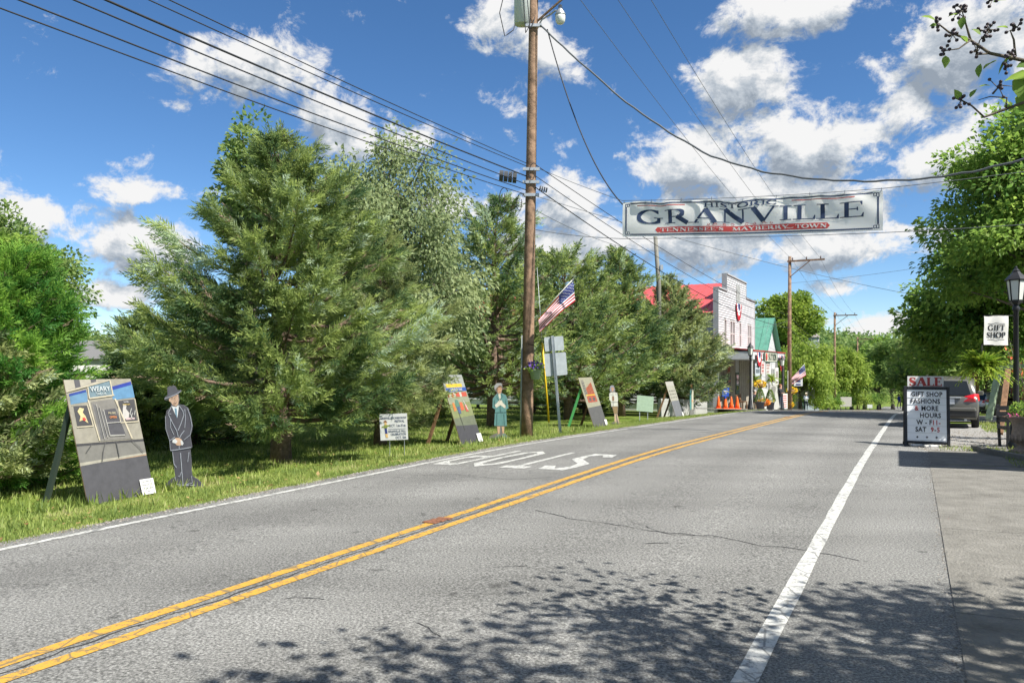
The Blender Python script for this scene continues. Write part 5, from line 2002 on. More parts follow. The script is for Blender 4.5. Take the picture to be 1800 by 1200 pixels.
ch, lt = (.085, .083, .100), (.36, .38, .43)
man_out = [(118, 112), (150, 98), (165, 104), (182, 92), (206, 105), (224, 142), (262, 138), (269, 152), (240, 180), (246, 240), (240, 282), (290, 288), (338, 318), (368, 400), (388, 500), (378, 560), (364, 600), (383, 712), (364, 735),
           (375, 850), (380, 1000), (440, 1030), (487, 1072), (506, 1106), (500, 1180), (80, 1180), (84, 1120), (120, 1068), (165, 1030), (206, 1014), (190, 900), (178, 755), (158, 750), (150, 650), (125, 590), (106, 520), (103, 400), (109, 350), (160, 305), (156, 266), (136, 232), (110, 245), (92, 242), (92, 213), (122, 190)]
cutout('plywood cutout of a man in charcoal suit and grey hat', 322, 0, .00169, (290, 1130), man_out,
       [(ch, None, ''), ((.10, .10, .115), [(120, 114), (150, 100), (165, 106), (182, 94), (205, 107), (223, 143), (260, 140), (267, 152), (238, 178), (110, 243), (94, 240), (94, 215), (123, 190)], 'hat'),
        ((.56, .38, .27), [(140, 225), (235, 182), (244, 240), (236, 285), (215, 302), (180, 295), (160, 262), (138, 250)], 'face'), ((.70, .71, .72), [(165, 300), (190, 305), (215, 310), (238, 290), (246, 300), (228, 420), (200, 370)], 'shirt'), ((.16, .28, .38), [(198, 325), (218, 322), (224, 345), (226, 425), (205, 370)], 'tie'),
        ((.60, .40, .28), [(205, 622), (250, 618), (278, 640), (282, 668), (262, 698), (225, 696), (198, 670)], 'hands'), ((.66, .66, .66), [(178, 640), (205, 628), (232, 655), (214, 678), (176, 668)], 'cuff'), ((.62, .62, .62), [(262, 640), (285, 650), (297, 672), (285, 695), (270, 690)], 'cuff')],
       [(lt, P, w) for P, w in (([(92, 228), (160, 205), (225, 178), (265, 152)], .012), ([(165, 305), (150, 340), (130, 375), (165, 380)], .012), ([(135, 385), (185, 480), (225, 550), (240, 610)], .013), ([(250, 295), (290, 350), (300, 390), (268, 480), (238, 545)], .012), ([(310, 330), (318, 420), (310, 520)], .010),
                                ([(155, 420), (160, 520), (195, 590)], .010), ([(305, 545), (270, 590), (255, 620)], .012), ([(300, 640), (345, 605), (365, 590)], .010), ([(150, 650), (205, 610)], .012), ([(158, 748), (250, 735), (380, 712)], .013), ([(180, 760), (195, 880), (222, 918)], .011), ([(265, 770), (275, 900), (292, 1090)], .014), ([(356, 760), (342, 860)], .011),
                                ([(205, 1010), (220, 1085), (300, 1090), (390, 1070)], .012), ([(235, 1100), (420, 1090)], .016), ([(382, 1000), (392, 1070)], .010), ([(275, 960), (255, 1010), (240, 1000)], .009), ([(252, 700), (250, 735)], .010), ([(104, 400), (108, 530), (150, 650), (158, 745)], .008), ([(340, 320), (372, 410), (388, 500), (365, 600)], .008))]
       + [((.16, .10, .08), P, w) for P, w in (([(166, 222), (188, 214)], .008), ([(204, 208), (228, 200)], .008), ([(200, 215), (210, 250), (198, 258)], .006), ([(190, 275), (212, 270), (226, 262)], .010), ([(190, 284), (218, 279)], .005))],
       -11.0, -.12)
teal, dteal = (.11, .24, .235), (.05, .12, .12)
w_out = [(902, 240), (930, 206), (985, 204), (1000, 250), (988, 320), (1040, 345), (1058, 400), (1068, 498), (1040, 512), (1045, 600), (1050, 702), (1022, 706), (1016, 780), (1062, 815), (1098, 840), (1098, 885), (838, 885), (838, 842), (860, 815), (915, 790), (938, 780), (935, 705), (900, 700), (906, 600), (914, 510), (880, 492), (884, 385), (918, 342), (938, 318), (906, 285)]
cutout('plywood cutout of a woman in teal suit with pale gloves', 879, 0, .00265, (970, 850), w_out,
       [((.16, .15, .14), None, ''), ((.30, .30, .30), [(903, 242), (930, 208), (984, 206), (996, 240), (960, 232), (925, 268), (908, 284)], 'hair'), ((.16, .10, .06), [(925, 268), (962, 234), (994, 242), (985, 262), (948, 300), (936, 305)], 'hair'), ((.50, .29, .18), [(945, 262), (985, 252), (992, 280), (978, 326), (955, 330), (940, 305)], 'face'),
        (teal, [(938, 330), (990, 325), (1038, 347), (1056, 400), (1066, 497), (1040, 510), (1043, 542), (912, 545), (914, 508), (882, 490), (886, 386), (920, 344)], 'jacket'), (teal, [(910, 548), (1043, 545), (1048, 700), (902, 698)], 'skirt'), ((.62, .58, .48), [(948, 332), (975, 330), (978, 380), (962, 390)], 'blouse'),
        ((.60, .56, .47), [(908, 460), (945, 425), (960, 400), (990, 405), (1000, 430), (1036, 465), (1030, 500), (975, 460), (925, 492)], 'gloves'), ((.50, .33, .20), [(936, 706), (970, 706), (966, 790), (945, 800)], 'leg'), ((.50, .33, .20), [(988, 706), (1018, 706), (1016, 785), (1000, 790)], 'leg'),
        ((.16, .22, .20), [(940, 800), (968, 790), (970, 815), (925, 856), (912, 852)], 'shoe'), ((.16, .22, .20), [(995, 790), (1018, 785), (1050, 815), (1060, 836), (990, 836)], 'shoe')],
       [(dteal, P, .012) for P in ([(948, 332), (930, 360), (960, 410)], [(985, 328), (1000, 360), (970, 410)], [(906, 470), (905, 400)], [(1040, 470), (1038, 400)], [(912, 545), (1043, 543)], [(972, 460), (975, 545)], [(935, 560), (932, 690)], [(1015, 560), (1022, 690)])] + [((.20, .06, .05), [(958, 306), (978, 304)], .008), ((.10, .06, .05), [(952, 275), (964, 273)], .008), ((.10, .06, .05), [(974, 271), (986, 269)], .008)], -11.2, -.05)
v_out = [(488, 305), (492, 240), (520, 222), (548, 230), (568, 285), (566, 318), (600, 335), (612, 440), (606, 470), (612, 530), (606, 630), (600, 640), (612, 700), (640, 780), (686, 780), (686, 830), (498, 830), (500, 790), (520, 765), (560, 752), (568, 700), (552, 640), (528, 560), (510, 532), (505, 460), (480, 440), (478, 340), (500, 325)]
cutout('plywood cutout of a woman in white jacket and tan skirt', 1084, 0, .00288, (590, 800), v_out,
       [((.17, .16, .15), None, ''), ((.24, .25, .29), [(490, 300), (494, 242), (520, 225), (546, 232), (564, 286), (560, 310), (495, 312)], 'scarf'), ((.48, .28, .20), [(510, 255), (545, 258), (550, 285), (535, 315), (518, 310)], 'face'), ((.58, .58, .52), [(482, 345), (515, 328), (562, 326), (598, 340), (610, 440), (604, 465), (610, 528), (512, 530), (506, 458), (482, 438)], 'jacket'),
        ((.30, .17, .10), [(522, 385), (552, 385), (555, 450), (525, 450)], 'purse'), ((.27, .19, .10), [(526, 534), (606, 534), (602, 630), (552, 636)], 'skirt'), ((.52, .38, .26), [(556, 640), (578, 640), (588, 760), (566, 790), (560, 760)], 'leg'), ((.52, .38, .26), [(586, 638), (600, 640), (634, 790), (622, 800), (600, 720)], 'leg')],
       [((.12, .12, .12), P, .012) for P in ([(536, 330), (540, 530)], [(500, 360), (520, 360)], [(565, 360), (590, 358)], [(512, 470), (608, 468)], [(482, 345), (482, 438), (506, 458)])], -10.95, -.0)
f_out = [(0, 0), (60, 0), (62, 120), (55, 330), (62, 360), (60, 460), (42, 470), (44, 540), (14, 540), (18, 470), (0, 440), (-6, 360), (4, 330)]
cutout('thin tall plywood cutout in teal and cream nearest the white fence', 1216, 0, .0034, (30, 0), [(x, -y) for x, y in f_out],
       [((.20, .20, .19), None, ''), ((.10, .30, .30), [(2, -120), (24, -120), (26, -440), (2, -430), (-4, -360)], 'sleeve'), ((.52, .50, .40), [(26, -120), (60, -120), (58, -440), (26, -445)], 'apron'), ((.52, .25, .12), [(14, -470), (44, -470), (42, -530), (16, -530)], 'face'), ((.60, .36, .20), [(30, -240), (52, -240), (50, -280), (30, -280)], 'hands')],
       [((.10, .10, .10), [(26, -120), (26, -440)], .012)], -10.9, .15)

# ------------------------------------------------------------------ street lamps
def street_lamp(label, b, h=3.65, group='black street lamps'):
    rt = thing('street_lamp', label, 'street lamp', b, .3, group)
    mb = MB()
    mb.lathe([(.16, -.1), (.16, .12), (.13, .16), (.11, .5), (.085, .56), (.07, .62), (.055, .8), (.048, h - .95), (.06, h - .93), (.075, h - .86), (.05, h - .82), (.05, h - .78)], 14)
    mb.build('post', M_BLACK, rt, True)
    mb = MB()
    mb.lathe([(.05, h - .80), (.12, h - .74), (.13, h - .70)], 6)
    for k in range(6):
        a = k * math.pi / 3
        mb.bar((.125 * math.cos(a), .125 * math.sin(a), h - .70), (.175 * math.cos(a), .175 * math.sin(a), h - .28), .018)
    mb.lathe([(.205, h - .28), (.215, h - .26), (.16, h - .19), (.09, h - .12), (.07, h - .09), (.075, h - .07), (.03, h - .03), (.025, h), (.01, h + .03)], 6)
    ln = mb.build('lantern_frame', M_BLACK, rt)
    for k in range(6):
        a0, a1 = k * math.pi / 3 + .08, (k + 1) * math.pi / 3 - .08
        mb = MB()
        r0, r1 = .118, .168
        mb.add([(r0 * math.cos(a0), r0 * math.sin(a0), h - .69), (r0 * math.cos(a1), r0 * math.sin(a1), h - .69), (r1 * math.cos(a1), r1 * math.sin(a1), h - .285), (r1 * math.cos(a0), r1 * math.sin(a0), h - .285)], [(0, 1, 2, 3)])
        mb.build('pane', M_LAMPGLASS, ln)
    return rt


def fern(parent, c, size, seed, name='fern', n=150):
    r = np.random.default_rng(seed)
    V, Fc, T = [], [], []
    for i in range(n):
        az = r.uniform(0, 6.283)
        el = r.uniform(.0, 1.5)
        L = size * r.uniform(.65, 1.1)
        hd = np.array([math.cos(az), math.sin(az), 0])
        sd = np.array([-math.sin(az), math.cos(az), 0])
        tt = r.random()
        k = 9
        for j in range(k):
            s0, s1 = j / k, (j + 1) / k
            P = lambda s: np.array(c) + hd * L * s * math.cos(el * .6) + np.array([0, 0, L * (math.sin(el) * s - 1.05 * s * s * (.28 + .38 * math.cos(el)))])
            a, b = P(s0), P(s1)
            w_ = size * .085 * math.sin(math.pi * (.12 + .85 * (s0 + s1) / 2))
            for sg in (-1, 1):
                o = len(V)
                V += [a, b, (a + b) / 2 + sd * sg * w_ * 1.2 + (b - a) * .5 + np.array([0, 0, -.02 * size])]
                Fc.append((o, o + 1, o + 2))
                T += [tt + r.normal(0, .1)] * 3
    return mesh_np(name, np.array(V), np.array(Fc), np.array(T), M_FERN, parent)


lb = gpos(1786, 16.3)
lamp0 = street_lamp('black street lamp with gift shop banner at the right edge', lb, at(1786, 470, 16.3).z - lb.z)
# gift shop banner on two arms
def shop_banner():
    w_, h_ = .50, .62
    c_ = at(1751, 581, 16.25)
    rt = thing('lamp_banner', 'white gift shop banner hanging beside the street lamp', 'banner', c_)
    M = Matrix.Rotation(-.06, 4, 'Z')
    mb = MB()
    n = 14
    S_ = lambda x, z, o=0: M @ Vector((x, -.015 * math.sin(x * 14) - .012 * math.sin(z * 9) + o, z))
    for o in (0, .003):
        vs = [S_(-w_ / 2 + w_ * i / n, -h_ / 2 + h_ * j / n, o) for i in range(n + 1) for j in range(n + 1)]
        mb.add(vs, [((i * (n + 1) + j), (i + 1) * (n + 1) + j, (i + 1) * (n + 1) + j + 1, i * (n + 1) + j + 1) if o == 0 else ((i * (n + 1) + j), i * (n + 1) + j + 1, (i + 1) * (n + 1) + j + 1, (i + 1) * (n + 1) + j) for i in range(n) for j in range(n)])
    mb.build('cloth', M_OFFWHITE, rt, True)
    mb = MB()
    roman(mb, 'GIFT', .115, .33, lambda u, v, l: S_(u, v + .005, -.004 - .0002 * l), bold=1.25)
    mb.build('lettering', M_BLACK, rt)
    mb = MB()
    roman(mb, 'SHOP', .115, .38, lambda u, v, l: S_(u, v - .15, -.004 - .0002 * l), bold=1.25)
    mb.build('lettering', M_BLACK, rt)
    mb = MB()
    for z, s in ((.145, 1), (-.19, -1)):
        P = [(-.17 + .34 * i / 16, z + s * .018 * math.cos((i - 8) * .55) * (1 if abs(i - 8) < 4 else 0)) for i in range(17)]
        vs = []
        for x, zz in P:
            vs += [S_(x, zz + .004, -.004), S_(x, zz - .004, -.004)]
        mb.add(vs, [(2 * i, 2 * i + 1, 2 * i + 3, 2 * i + 2) for i in range(16)])
    mb.build('ornament', M_BLACK, rt)
    for z in (h_ / 2, -h_ / 2):
        mb = MB()
        mb.tube([M @ Vector((-w_ / 2 - .02, 0, z)), Vector((.42, .05, z + .01))], .012, 8)
        mb.build('arm', M_BLACK, rt, True)


shop_banner()
fb = at(1726, 650, 16.6)
rt = thing('hanging_fern', 'large bright yellow green hanging fern beside the street lamp', 'hanging plant', fb)
mb = MB()
mb.lathe([(.08, -.22), (.15, -.18), (.20, -.02), (.21, 0)], 14)
mb.build('basket', mat('coir_basket', (.16, .10, .05), .95, noise=.4, scale=30), rt, True)
fern(rt, (0, 0, .02), .62, 8, 'fronds', 230)
mb = MB()
for a in (0, 2.1, 4.2):
    mb.tube([(.2 * math.cos(a), .2 * math.sin(a), 0), (0, 0, .55)], .005, 4)
mb.tube([(0, 0, .55), (.3, -.1, .62), (at(1786, 600, 16.3) - fb)], .012, 6)
mb.build('hanger', M_BLACK, rt)

# ------------------------------------------------------------------ sandwich sign
def sale_sign():
    b = G(17.1, .17)
    b = gpos(1628, 17.4)
    rt = thing('sandwich_board', 'black framed sandwich board listing gift shop hours with a sale topper', 'sandwich board', b, -.44)
    w_, h_ = .91, 1.36
    tl = .17
    for s, nm in ((1, 'front_panel'), (-1, 'rear_panel')):
        M = Matrix.Rotation(0 if s == 1 else math.pi, 4, 'Z') @ Matrix.Translation((0, -.32, 0)) @ Matrix.Rotation(-tl, 4, 'X')
        fr = MB()
        t_ = .065
        for (x0, x1, z0, z1) in ((-w_ / 2, -w_ / 2 + t_, 0, h_), (w_ / 2 - t_, w_ / 2, 0, h_), (-w_ / 2 + t_, w_ / 2 - t_, h_ - .07, h_ - .001), (-w_ / 2 + t_, w_ / 2 - t_, .07, .13)):
            fr.box(((x0 + x1) / 2, 0, (z0 + z1) / 2), (x1 - x0, .05, z1 - z0), M, bev=.008)
        o = fr.build(nm, M_BLACK, rt)
        mb = MB()
        mb.box((0, .0, (h_ - .07 + .13) / 2), (w_ - 2 * t_ - .002, .016, h_ - .20 - .004), M)
        mb.build('letter_panel', mat('marquee_white', (.80, .82, .84), .5), o)
        if s == 1:
            iw, z1, z0 = w_ - 2 * t_, h_ - .075, .135
            mb = MB()
            for i in range(8):
                z = z1 - .02 - (z1 - z0 - .04) * i / 7
                mb.box((0, -.012, z), (iw - .01, .006, .006), M)
            mb.build('letter_track', mat('clear_track', (.55, .57, .57), .3), o)
            row = (z1 - z0 - .04) / 7
            rows = [[('GIFT SHOP', 0, 0)], [('FASHIONS', -.03, 0)], [('&', -.20, 1), ('MORE', .06, 0)], [('HOURS', .07, 0)], [('W - F', -.05, 0), ('11-', .185, 1)], [('SAT', -.12, 0), ('9', .105, 1), ('-', .165, 0), ('5', .225, 1)]]
            bk, rd = MB(), MB()
            for i, row_ in enumerate(rows):
                z = z1 - .02 - row * (i + 1) + .028
                for s_, x, red in row_:
                    text_mesh(rd if red else bk, s_, .150, M @ Matrix.Translation((x, -.0175, z)), xs=.80, space=1.08, bold=.025)
            for (x, w2) in ((-.19, .05), (0, .05), (.19, .055)):
                z = z0 + .085
                k = len(bk.v)
                P = [(x + w2 * .62 * math.cos(a) * (1 if i % 2 == 0 else .45), z + w2 * .62 * math.sin(a) * (1 if i % 2 == 0 else .45)) for i, a in enumerate(np.linspace(0, 2 * math.pi, 9)[:-1])]
                bk.add([M @ Vector((px, -.0175, pz)) for px, pz in P], [tuple(range(8))])
            bk.build('black_letters', M_BLACK, o)
            rd.build('red_letters', M_REDINK, o)
            hd = MB()
            hd.box((-.02, .02, h_ + .115), (.72, .012, .25), M)
            hp = hd.build('sale_topper', M_WHITE, rt)
            tx = MB()
            roman(tx, 'SALE', .19, .66, lambda u, v, l: M @ Vector((u - .02, .0125 - .0004 * l, v + h_ + .018)), bold=1.5)
            tx.build('sale_lettering', mat('deep_red_letters', (.30, .035, .03), .6), hp)
        for x in (-w_ / 2 + .05, w_ / 2 - .05):
            ft = MB()
            ft.box((x, 0, .02), (.12, .07, .05), M)
            ft.build('foot', M_BLACK, rt)
    mb = MB()
    mb.box((0, 0, h_ * math.cos(tl) - .012), (.34, .13, .03))
    mb.build('handle', M_BLACK, rt)
    for (x, y) in ((.10, -.42), (-.16, -.30)):
        mb = MB()
        mb.box((0, 0, .035), (.36, .14, .06), Matrix.Translation((x, y, 0)) @ Matrix.Rotation(.2 if x > 0 else .6, 4, 'Z'), bev=.02)
        mb.build('weight_bag', mat('sandbag_white', (.58, .57, .54), .8), rt)


sale_sign()


# ------------------------------------------------------------------ cars
def car(label, b, rz, body_col, sx=1.0, light=True):
    rt = thing('parked_car', label, 'car', b, rz, 'parked cars')
    M_B = mat('car_paint_%02x%02x%02x' % tuple(int(255 * c) for c in body_col), body_col, .28, .55, spec=.6)
    M_D = mat('dark_car_glass', (.012, .016, .02), .12, spec=.35)
    M_T = mat('tyre_rubber', (.018, .018, .018), .85)
    M_P = mat('car_black_plastic', (.03, .03, .03), .6)
    # local x right, y forward, rear at y=0; each ring is a cross-section
    def ring(y, zb, zt, hw, top, n=7):
        P = []
        for i in range(n):
            s = i / (n - 1)
            z = zb + (zt - zb) * s
            bulge = hw * (.93 + .07 * math.sin(s * 2.6)) if s < .85 else hw * top
            P.append((bulge, z))
        L_ = [(-x, y, z) for x, z in P]
        R_ = [(x, y, z) for x, z in P]
        return R_ + L_[::-1]
    secs = [(0.0, .42, .98, .86, .94), (.05, .32, 1.02, .91, .94), (.5, .27, 1.03, .925, .95), (1.0, .26, 1.02, .925, .95), (2.4, .25, 1.00, .925, .95), (3.3, .26, .98, .92, .93), (4.1, .30, .92, .89, .90), (4.4, .38, .80, .82, .88), (4.5, .45, .72, .74, .88)]
    vs, fs = [], []
    for s in secs:
        vs += ring(*s)
    m = 14
    for i in range(len(secs) - 1):
        for k in range(m):
            j = (k + 1) % m
            fs.append((i * m + k, i * m + j, i * m + m + j, i * m + m + k))
    fs += [tuple(range(m - 1, -1, -1)), tuple(range((len(secs) - 1) * m, len(secs) * m))]
    mb = MB()
    mb.add(vs, fs)
    body = mb.build('body', M_B, rt, True)
    gh = [(.10, .98, 1.05, .84, .92), (.22, 1.0, 1.30, .83, .84), (.42, 1.0, 1.53, .82, .76), (.62, 1.0, 1.60, .82, .76), (1.6, 1.0, 1.64, .83, .77), (2.5, 1.0, 1.60, .83, .77), (3.0, .99, 1.32, .82, .82), (3.45, .95, 1.0, .80, .9)]
    vs, fs = [], []
    for s in gh:
        vs += ring(*s)
    for i in range(len(gh) - 1):
        for k in range(m):
            j = (k + 1) % m
            fs.append((i * m + k, i * m + j, i * m + m + j, i * m + m + k))
    fs += [tuple(range(m - 1, -1, -1)), tuple(range((len(gh) - 1) * m, len(gh) * m))]
    mb = MB()
    mb.add(vs, fs)
    mb.build('cabin', M_B, rt, True)
    # rear window
    mb = MB()
    mb.add([(-.70, .055, 1.06), (.70, .055, 1.06), (.58, .335, 1.51), (-.58, .335, 1.51)], [(0, 1, 2, 3)])
    mb.build('rear_window', M_D, rt)
    for s in (-1, 1):
        mb = MB()
        mb.add([(s * .852, .55, 1.06), (s * .848, 2.95, 1.05), (s * .70, 2.45, 1.52), (s * .66, .75, 1.52)], [(0, 1, 2, 3) if s > 0 else (3, 2, 1, 0)])
        mb.build('side_window', M_D, rt)
        mb = MB()
        tl = [(s * .50, -.004, .86), (s * .84, .0, .86), (s * .935, .12, .90), (s * .935, .30, .94), (s * .915, .26, 1.10), (s * .80, .07, 1.12), (s * .52, .035, 1.03)]
        ctr = (s * .76, -.03, .98)
        mb.add(tl + [ctr], [((i, (i + 1) % 7, 7) if s > 0 else ((i + 1) % 7, i, 7)) for i in range(7)])
        mb.build('tail_light', mat('red_lens', (.55, .012, .018), .12, spec=.8), rt)
        mb = MB()
        mb.box((s * .62, -.055, .50), (.26, .03, .09), bev=.01)
        mb.build('reflector', mat('red_lens', (.5, .01, .01)), rt)
        mb = MB()
        mb.box((s * 1.0, 3.0, 1.05), (.20, .10, .15), bev=.03)
        mb.build('mirror', M_B, rt)
        for y in (.85, 3.6):
            w = MB()
            R_ = .345
            prof = [(.22, -.11), (R_ - .03, -.11), (R_, -.08), (R_, .08), (R_ - .03, .11), (.22, .11)]
            w.lathe(prof, 22)
            o = w.build('tyre', M_T, rt, True)
            o.data.transform(Matrix.Translation((s * .82, y, R_ + .0)) @ Matrix.Rotation(math.pi / 2, 4, 'Y'))
            w = MB()
            w.lathe([(.05, .07), (.21, .09), (.22, .11), (.23, .112)], 18)
            o2 = w.build('rim', M_GALV, o, True)
            o2.data.transform(Matrix.Translation((s * (.82 + .0), y, R_)) @ Matrix.Rotation(s * math.pi / 2, 4, 'Y'))
    mb = MB()
    mb.box((0, -.035, .50), (1.72, .12, .26), bev=.04)
    mb.build('bumper', M_P, rt)
    mb = MB()
    mb.box((0, -.055, .62), (1.66, .11, .12), bev=.03)
    mb.build('bumper_cover', M_B, rt)
    mb = MB()
    mb.box((0, -.012, .86), (.50, .02, .17), bev=.004)
    mb.build('licence_plate', mat('plate_pale', (.55, .57, .60), .5), rt)
    mb = MB()
    mb.box((0, -.02, .985), (.86, .04, .05), bev=.008)
    mb.build('tailgate_trim', M_GALV, rt)
    for s in (-1, 1):
        mb = MB()
        mb.tube([(s * .58, .9, 1.66), (s * .58, 2.5, 1.665)], .018, 6)
        mb.build('roof_rail', M_P, rt)
    mb = MB()
    mb.tube([(.55, .0, .30), (.55, -.08, .29)], .04, 10)
    mb.build('exhaust', M_GALV, rt)
    return rt


ct, cd = TD((1662 - 900) / F * 24.5, 24.5)
car('silver crossover car with red tail lights parked behind the sale sign', G(ct, cd), -TH - .05, (.17, .165, .145))
bc = gpos(1716, 58)
car('pale blue car half seen under the hanging fern', bc, -TH - .9, (.45, .50, .56))

# ------------------------------------------------------------------ urn, bench, A-frame posts at the right edge
ub = gpos(1797, 15.4)
rt = thing('stone_urn', 'tan stone urn with green plant and pink flowers at the right edge', 'planter', ub)
mb = MB()
mb.lathe([(.20, -.02), (.20, .05), (.17, .07), (.10, .11), (.085, .15), (.10, .18), (.17, .23), (.20, .30), (.19, .36), (.17, .50), (.19, .62), (.26, .70), (.285, .72), (.285, .745), (.25, .745), (.22, .70)], 24)
mb.build('urn', M_TERRA, rt, True)
mb = MB()
for k in range(14):
    a = k * 2 * math.pi / 14
    mb.tube([(.165 * math.cos(a), .165 * math.sin(a), .22), (.205 * math.cos(a), .205 * math.sin(a), .29), (.195 * math.cos(a), .195 * math.sin(a), .35)], .022, 6)
o = mb.build('gadroons', M_TERRA, rt, True)
o['kind'] = 'stuff'
r = np.random.default_rng(12)
n = 420
q = norm(r.normal(size=(n, 3))) * np.array([.24, .24, .17]) * r.random((n, 1)) ** .35
v, f = stamp(LEAF[0], LEAF[1], q + np.array([.02, 0, .85]), q + r.normal(0, .08, (n, 3)), r.normal(size=(n, 3)), r.uniform(.04, .08, n))
mesh_np('plant', v, f, np.repeat(r.random(n), 4), M_MAPLE, rt)
n = 26
q = norm(r.normal(size=(n, 3))) * np.array([.10, .10, .04])
v, f = stamp(LEAF[0], LEAF[1], q + np.array([-.20, -.1, .76]), r.normal(size=(n, 3)), r.normal(size=(n, 3)), r.uniform(.035, .06, n))
mesh_np('flowers', v, f, np.full(n * 4, .5), M_PINK, rt)['kind'] = 'stuff'

bb = gpos(1782, 16.9)
rt = thing('bench', 'black bench seen end on behind the stone urn', 'bench', bb, RA - math.pi / 2 + .3)
for i in range(4):
    mb = MB()
    mb.box((.35, -.18 + i * .11, .44), (1.2, .09, .03))
    mb.build('seat_slat', M_BLACK, rt)
for i in range(3):
    mb = MB()
    mb.box((.35, .24 + i * .03, .58 + i * .13), (1.2, .03, .10))
    mb.build('back_slat', M_BLACK, rt)
for x in (-.2, .9):
    mb = MB()
    mb.bar((x, -.2, 0), (x, -.2, .43), .05)
    mb.bar((x, .2, 0), (x, .32, .92), .05)
    mb.bar((x, -.22, .41), (x, .24, .41), .05)
    mb.bar((x, -.22, .64), (x, .27, .64), .05)
    mb.bar((x, -.2, .43), (x, -.2, .64), .04)
    mb.build('end_frame', M_BLACK, rt)
sb = gpos(1745, 19.5)
rt = thing('swing_frame', 'slanting pale green and brown timber posts behind the fern', 'timber frame', sb)
mb = MB()
mb.bar(at(1738, 737, 19.5), at(1757, 645, 19.8), .13, .10)
mb.build('green_post', M_GREENPAINT, rt, False, True)
mb = MB()
mb.bar(at(1758, 762, 17.6), at(1772, 650, 18.6), .11, .09)
mb.build('brown_post', M_WOOD, rt, False, True)
mb = MB()
mb.bar(at(1757, 647, 19.8), at(1830, 640, 18.6), .10, .10)
mb.build('top_rail', M_GREENPAINT, rt, False, True)

# red flowered shrub at the right edge behind the lamp
sh = gpos(1815, 19)
rt = thing('crape_myrtle', 'shrub with orange red blossom behind the lamp post', 'shrub', sh)
r = np.random.default_rng(21)
mb = MB()
P, A = [], []
for i in range(26):
    a, L_ = r.uniform(0, 6.28), r.uniform(1.6, 2.7)
    tip = np.array([math.cos(a) * r.uniform(.2, .8), math.sin(a) * r.uniform(.2, .8), L_])
    mb.tube([(0, 0, -.05), tuple(tip * .5 + np.array([0, 0, .1])), tuple(tip)], [.02, .012, .004], 5)
    for s in r.uniform(.3, 1, 26):
        P.append(tip * s + r.normal(0, .08, 3))
        A.append(np.array([math.cos(a), math.sin(a), .5]) + r.normal(0, .6, 3))
mb.build('stems', M_BARK, rt, True)
P, A = np.array(P), np.array(A)
v, f = stamp(LEAF[0], LEAF[1], P, A, r.normal(size=P.shape), r.uniform(.06, .11, len(P)))
mesh_np('leaves', v, f, np.repeat(r.random(len(P)), 4), M_MAPLE, rt)
tops = P[P[:, 2] > 1.5]
tops = tops[::3] + r.normal(0, .04, tops[::3].shape)
v, f = stamp(LEAF[0], LEAF[1], tops, r.normal(size=tops.shape) + np.array([0, 0, 1.2]), r.normal(size=tops.shape), r.uniform(.06, .12, len(tops)))
mesh_np('blossom', v, f, np.full(len(v), .5), mat('coral_petals', (.70, .16, .06), .7), rt)['kind'] = 'stuff'


# the gift shop stands just outside the view on the right: its porch shades the pavement
def gift_shop():
    b = G(14.2, 4.6)
    rt = thing('gift_shop', 'gift shop with porch at the right edge whose shade crosses the pavement', 'building', b, RA)
    mb = MB()
    mb.box((1.7, -3.0, 1.9), (3.4, 5.4, 4.2))
    mb.build('wall', M_WHITE, rt)
    mb = MB()
    mb.box((1.55, 1.05, 3.05), (3.3, 2.5, .14))
    mb.build('porch_roof', mat('dark_shingle', (.08, .08, .085), .9, noise=.3), rt)
    mb = MB()
    mb.prism([(-.3, 4.0), (3.7, 4.0), (1.7, 5.2)], -5.9, -.1)
    mb.build('roof', mat('dark_shingle', (.08, .08, .085)), rt)
    for x in (.2, 3.0):
        mb = MB()
        mb.box((x, 2.1, 1.5), (.12, .12, 3.0))
        mb.build('porch_post', M_WHITE, rt)


gift_shop()
# brick shop with a porch down the right side
bs = W(66, 6.4, gz_td(66, 6.4))
rt = thing('brick_shop', 'red brick shop with brown porch posts far down the right side', 'building', bs, RA)
mb = MB()
mb.box((6, -4.5, 2.6), (12, 8, 5.4))
mb.build('wall', mat('red_brick', (.30, .10, .065), .9, noise=.3, scale=14), rt)
mb = MB()
mb.box((6, .9, 3.1), (12.4, 3.2, .16))
mb.build('porch_roof', M_WOOD, rt)
mb = MB()
mb.prism([(-.4, 5.3), (12.4, 5.3), (6, 7.6)], -8.9, -.2)
mb.build('roof', mat('grey_shingle', (.13, .13, .13), .9), rt)
for x in (.2, 2.6, 5, 7.4, 9.8, 11.8):
    mb = MB()
    mb.box((x, 2.2, 1.5), (.22, .22, 3.1))
    mb.build('porch_post', M_WOOD, rt)
for x in (1.5, 4.2, 7, 10):
    mb = MB()
    mb.box((x, -.48, 1.5), (1.2, .06, 1.6))
    w_ = mb.build('window', M_WHITE, rt)
    mb = MB()
    mb.box((x, -.44, 1.5), (1.0, .05, 1.4))
    mb.build('pane', M_GLASSY, w_)


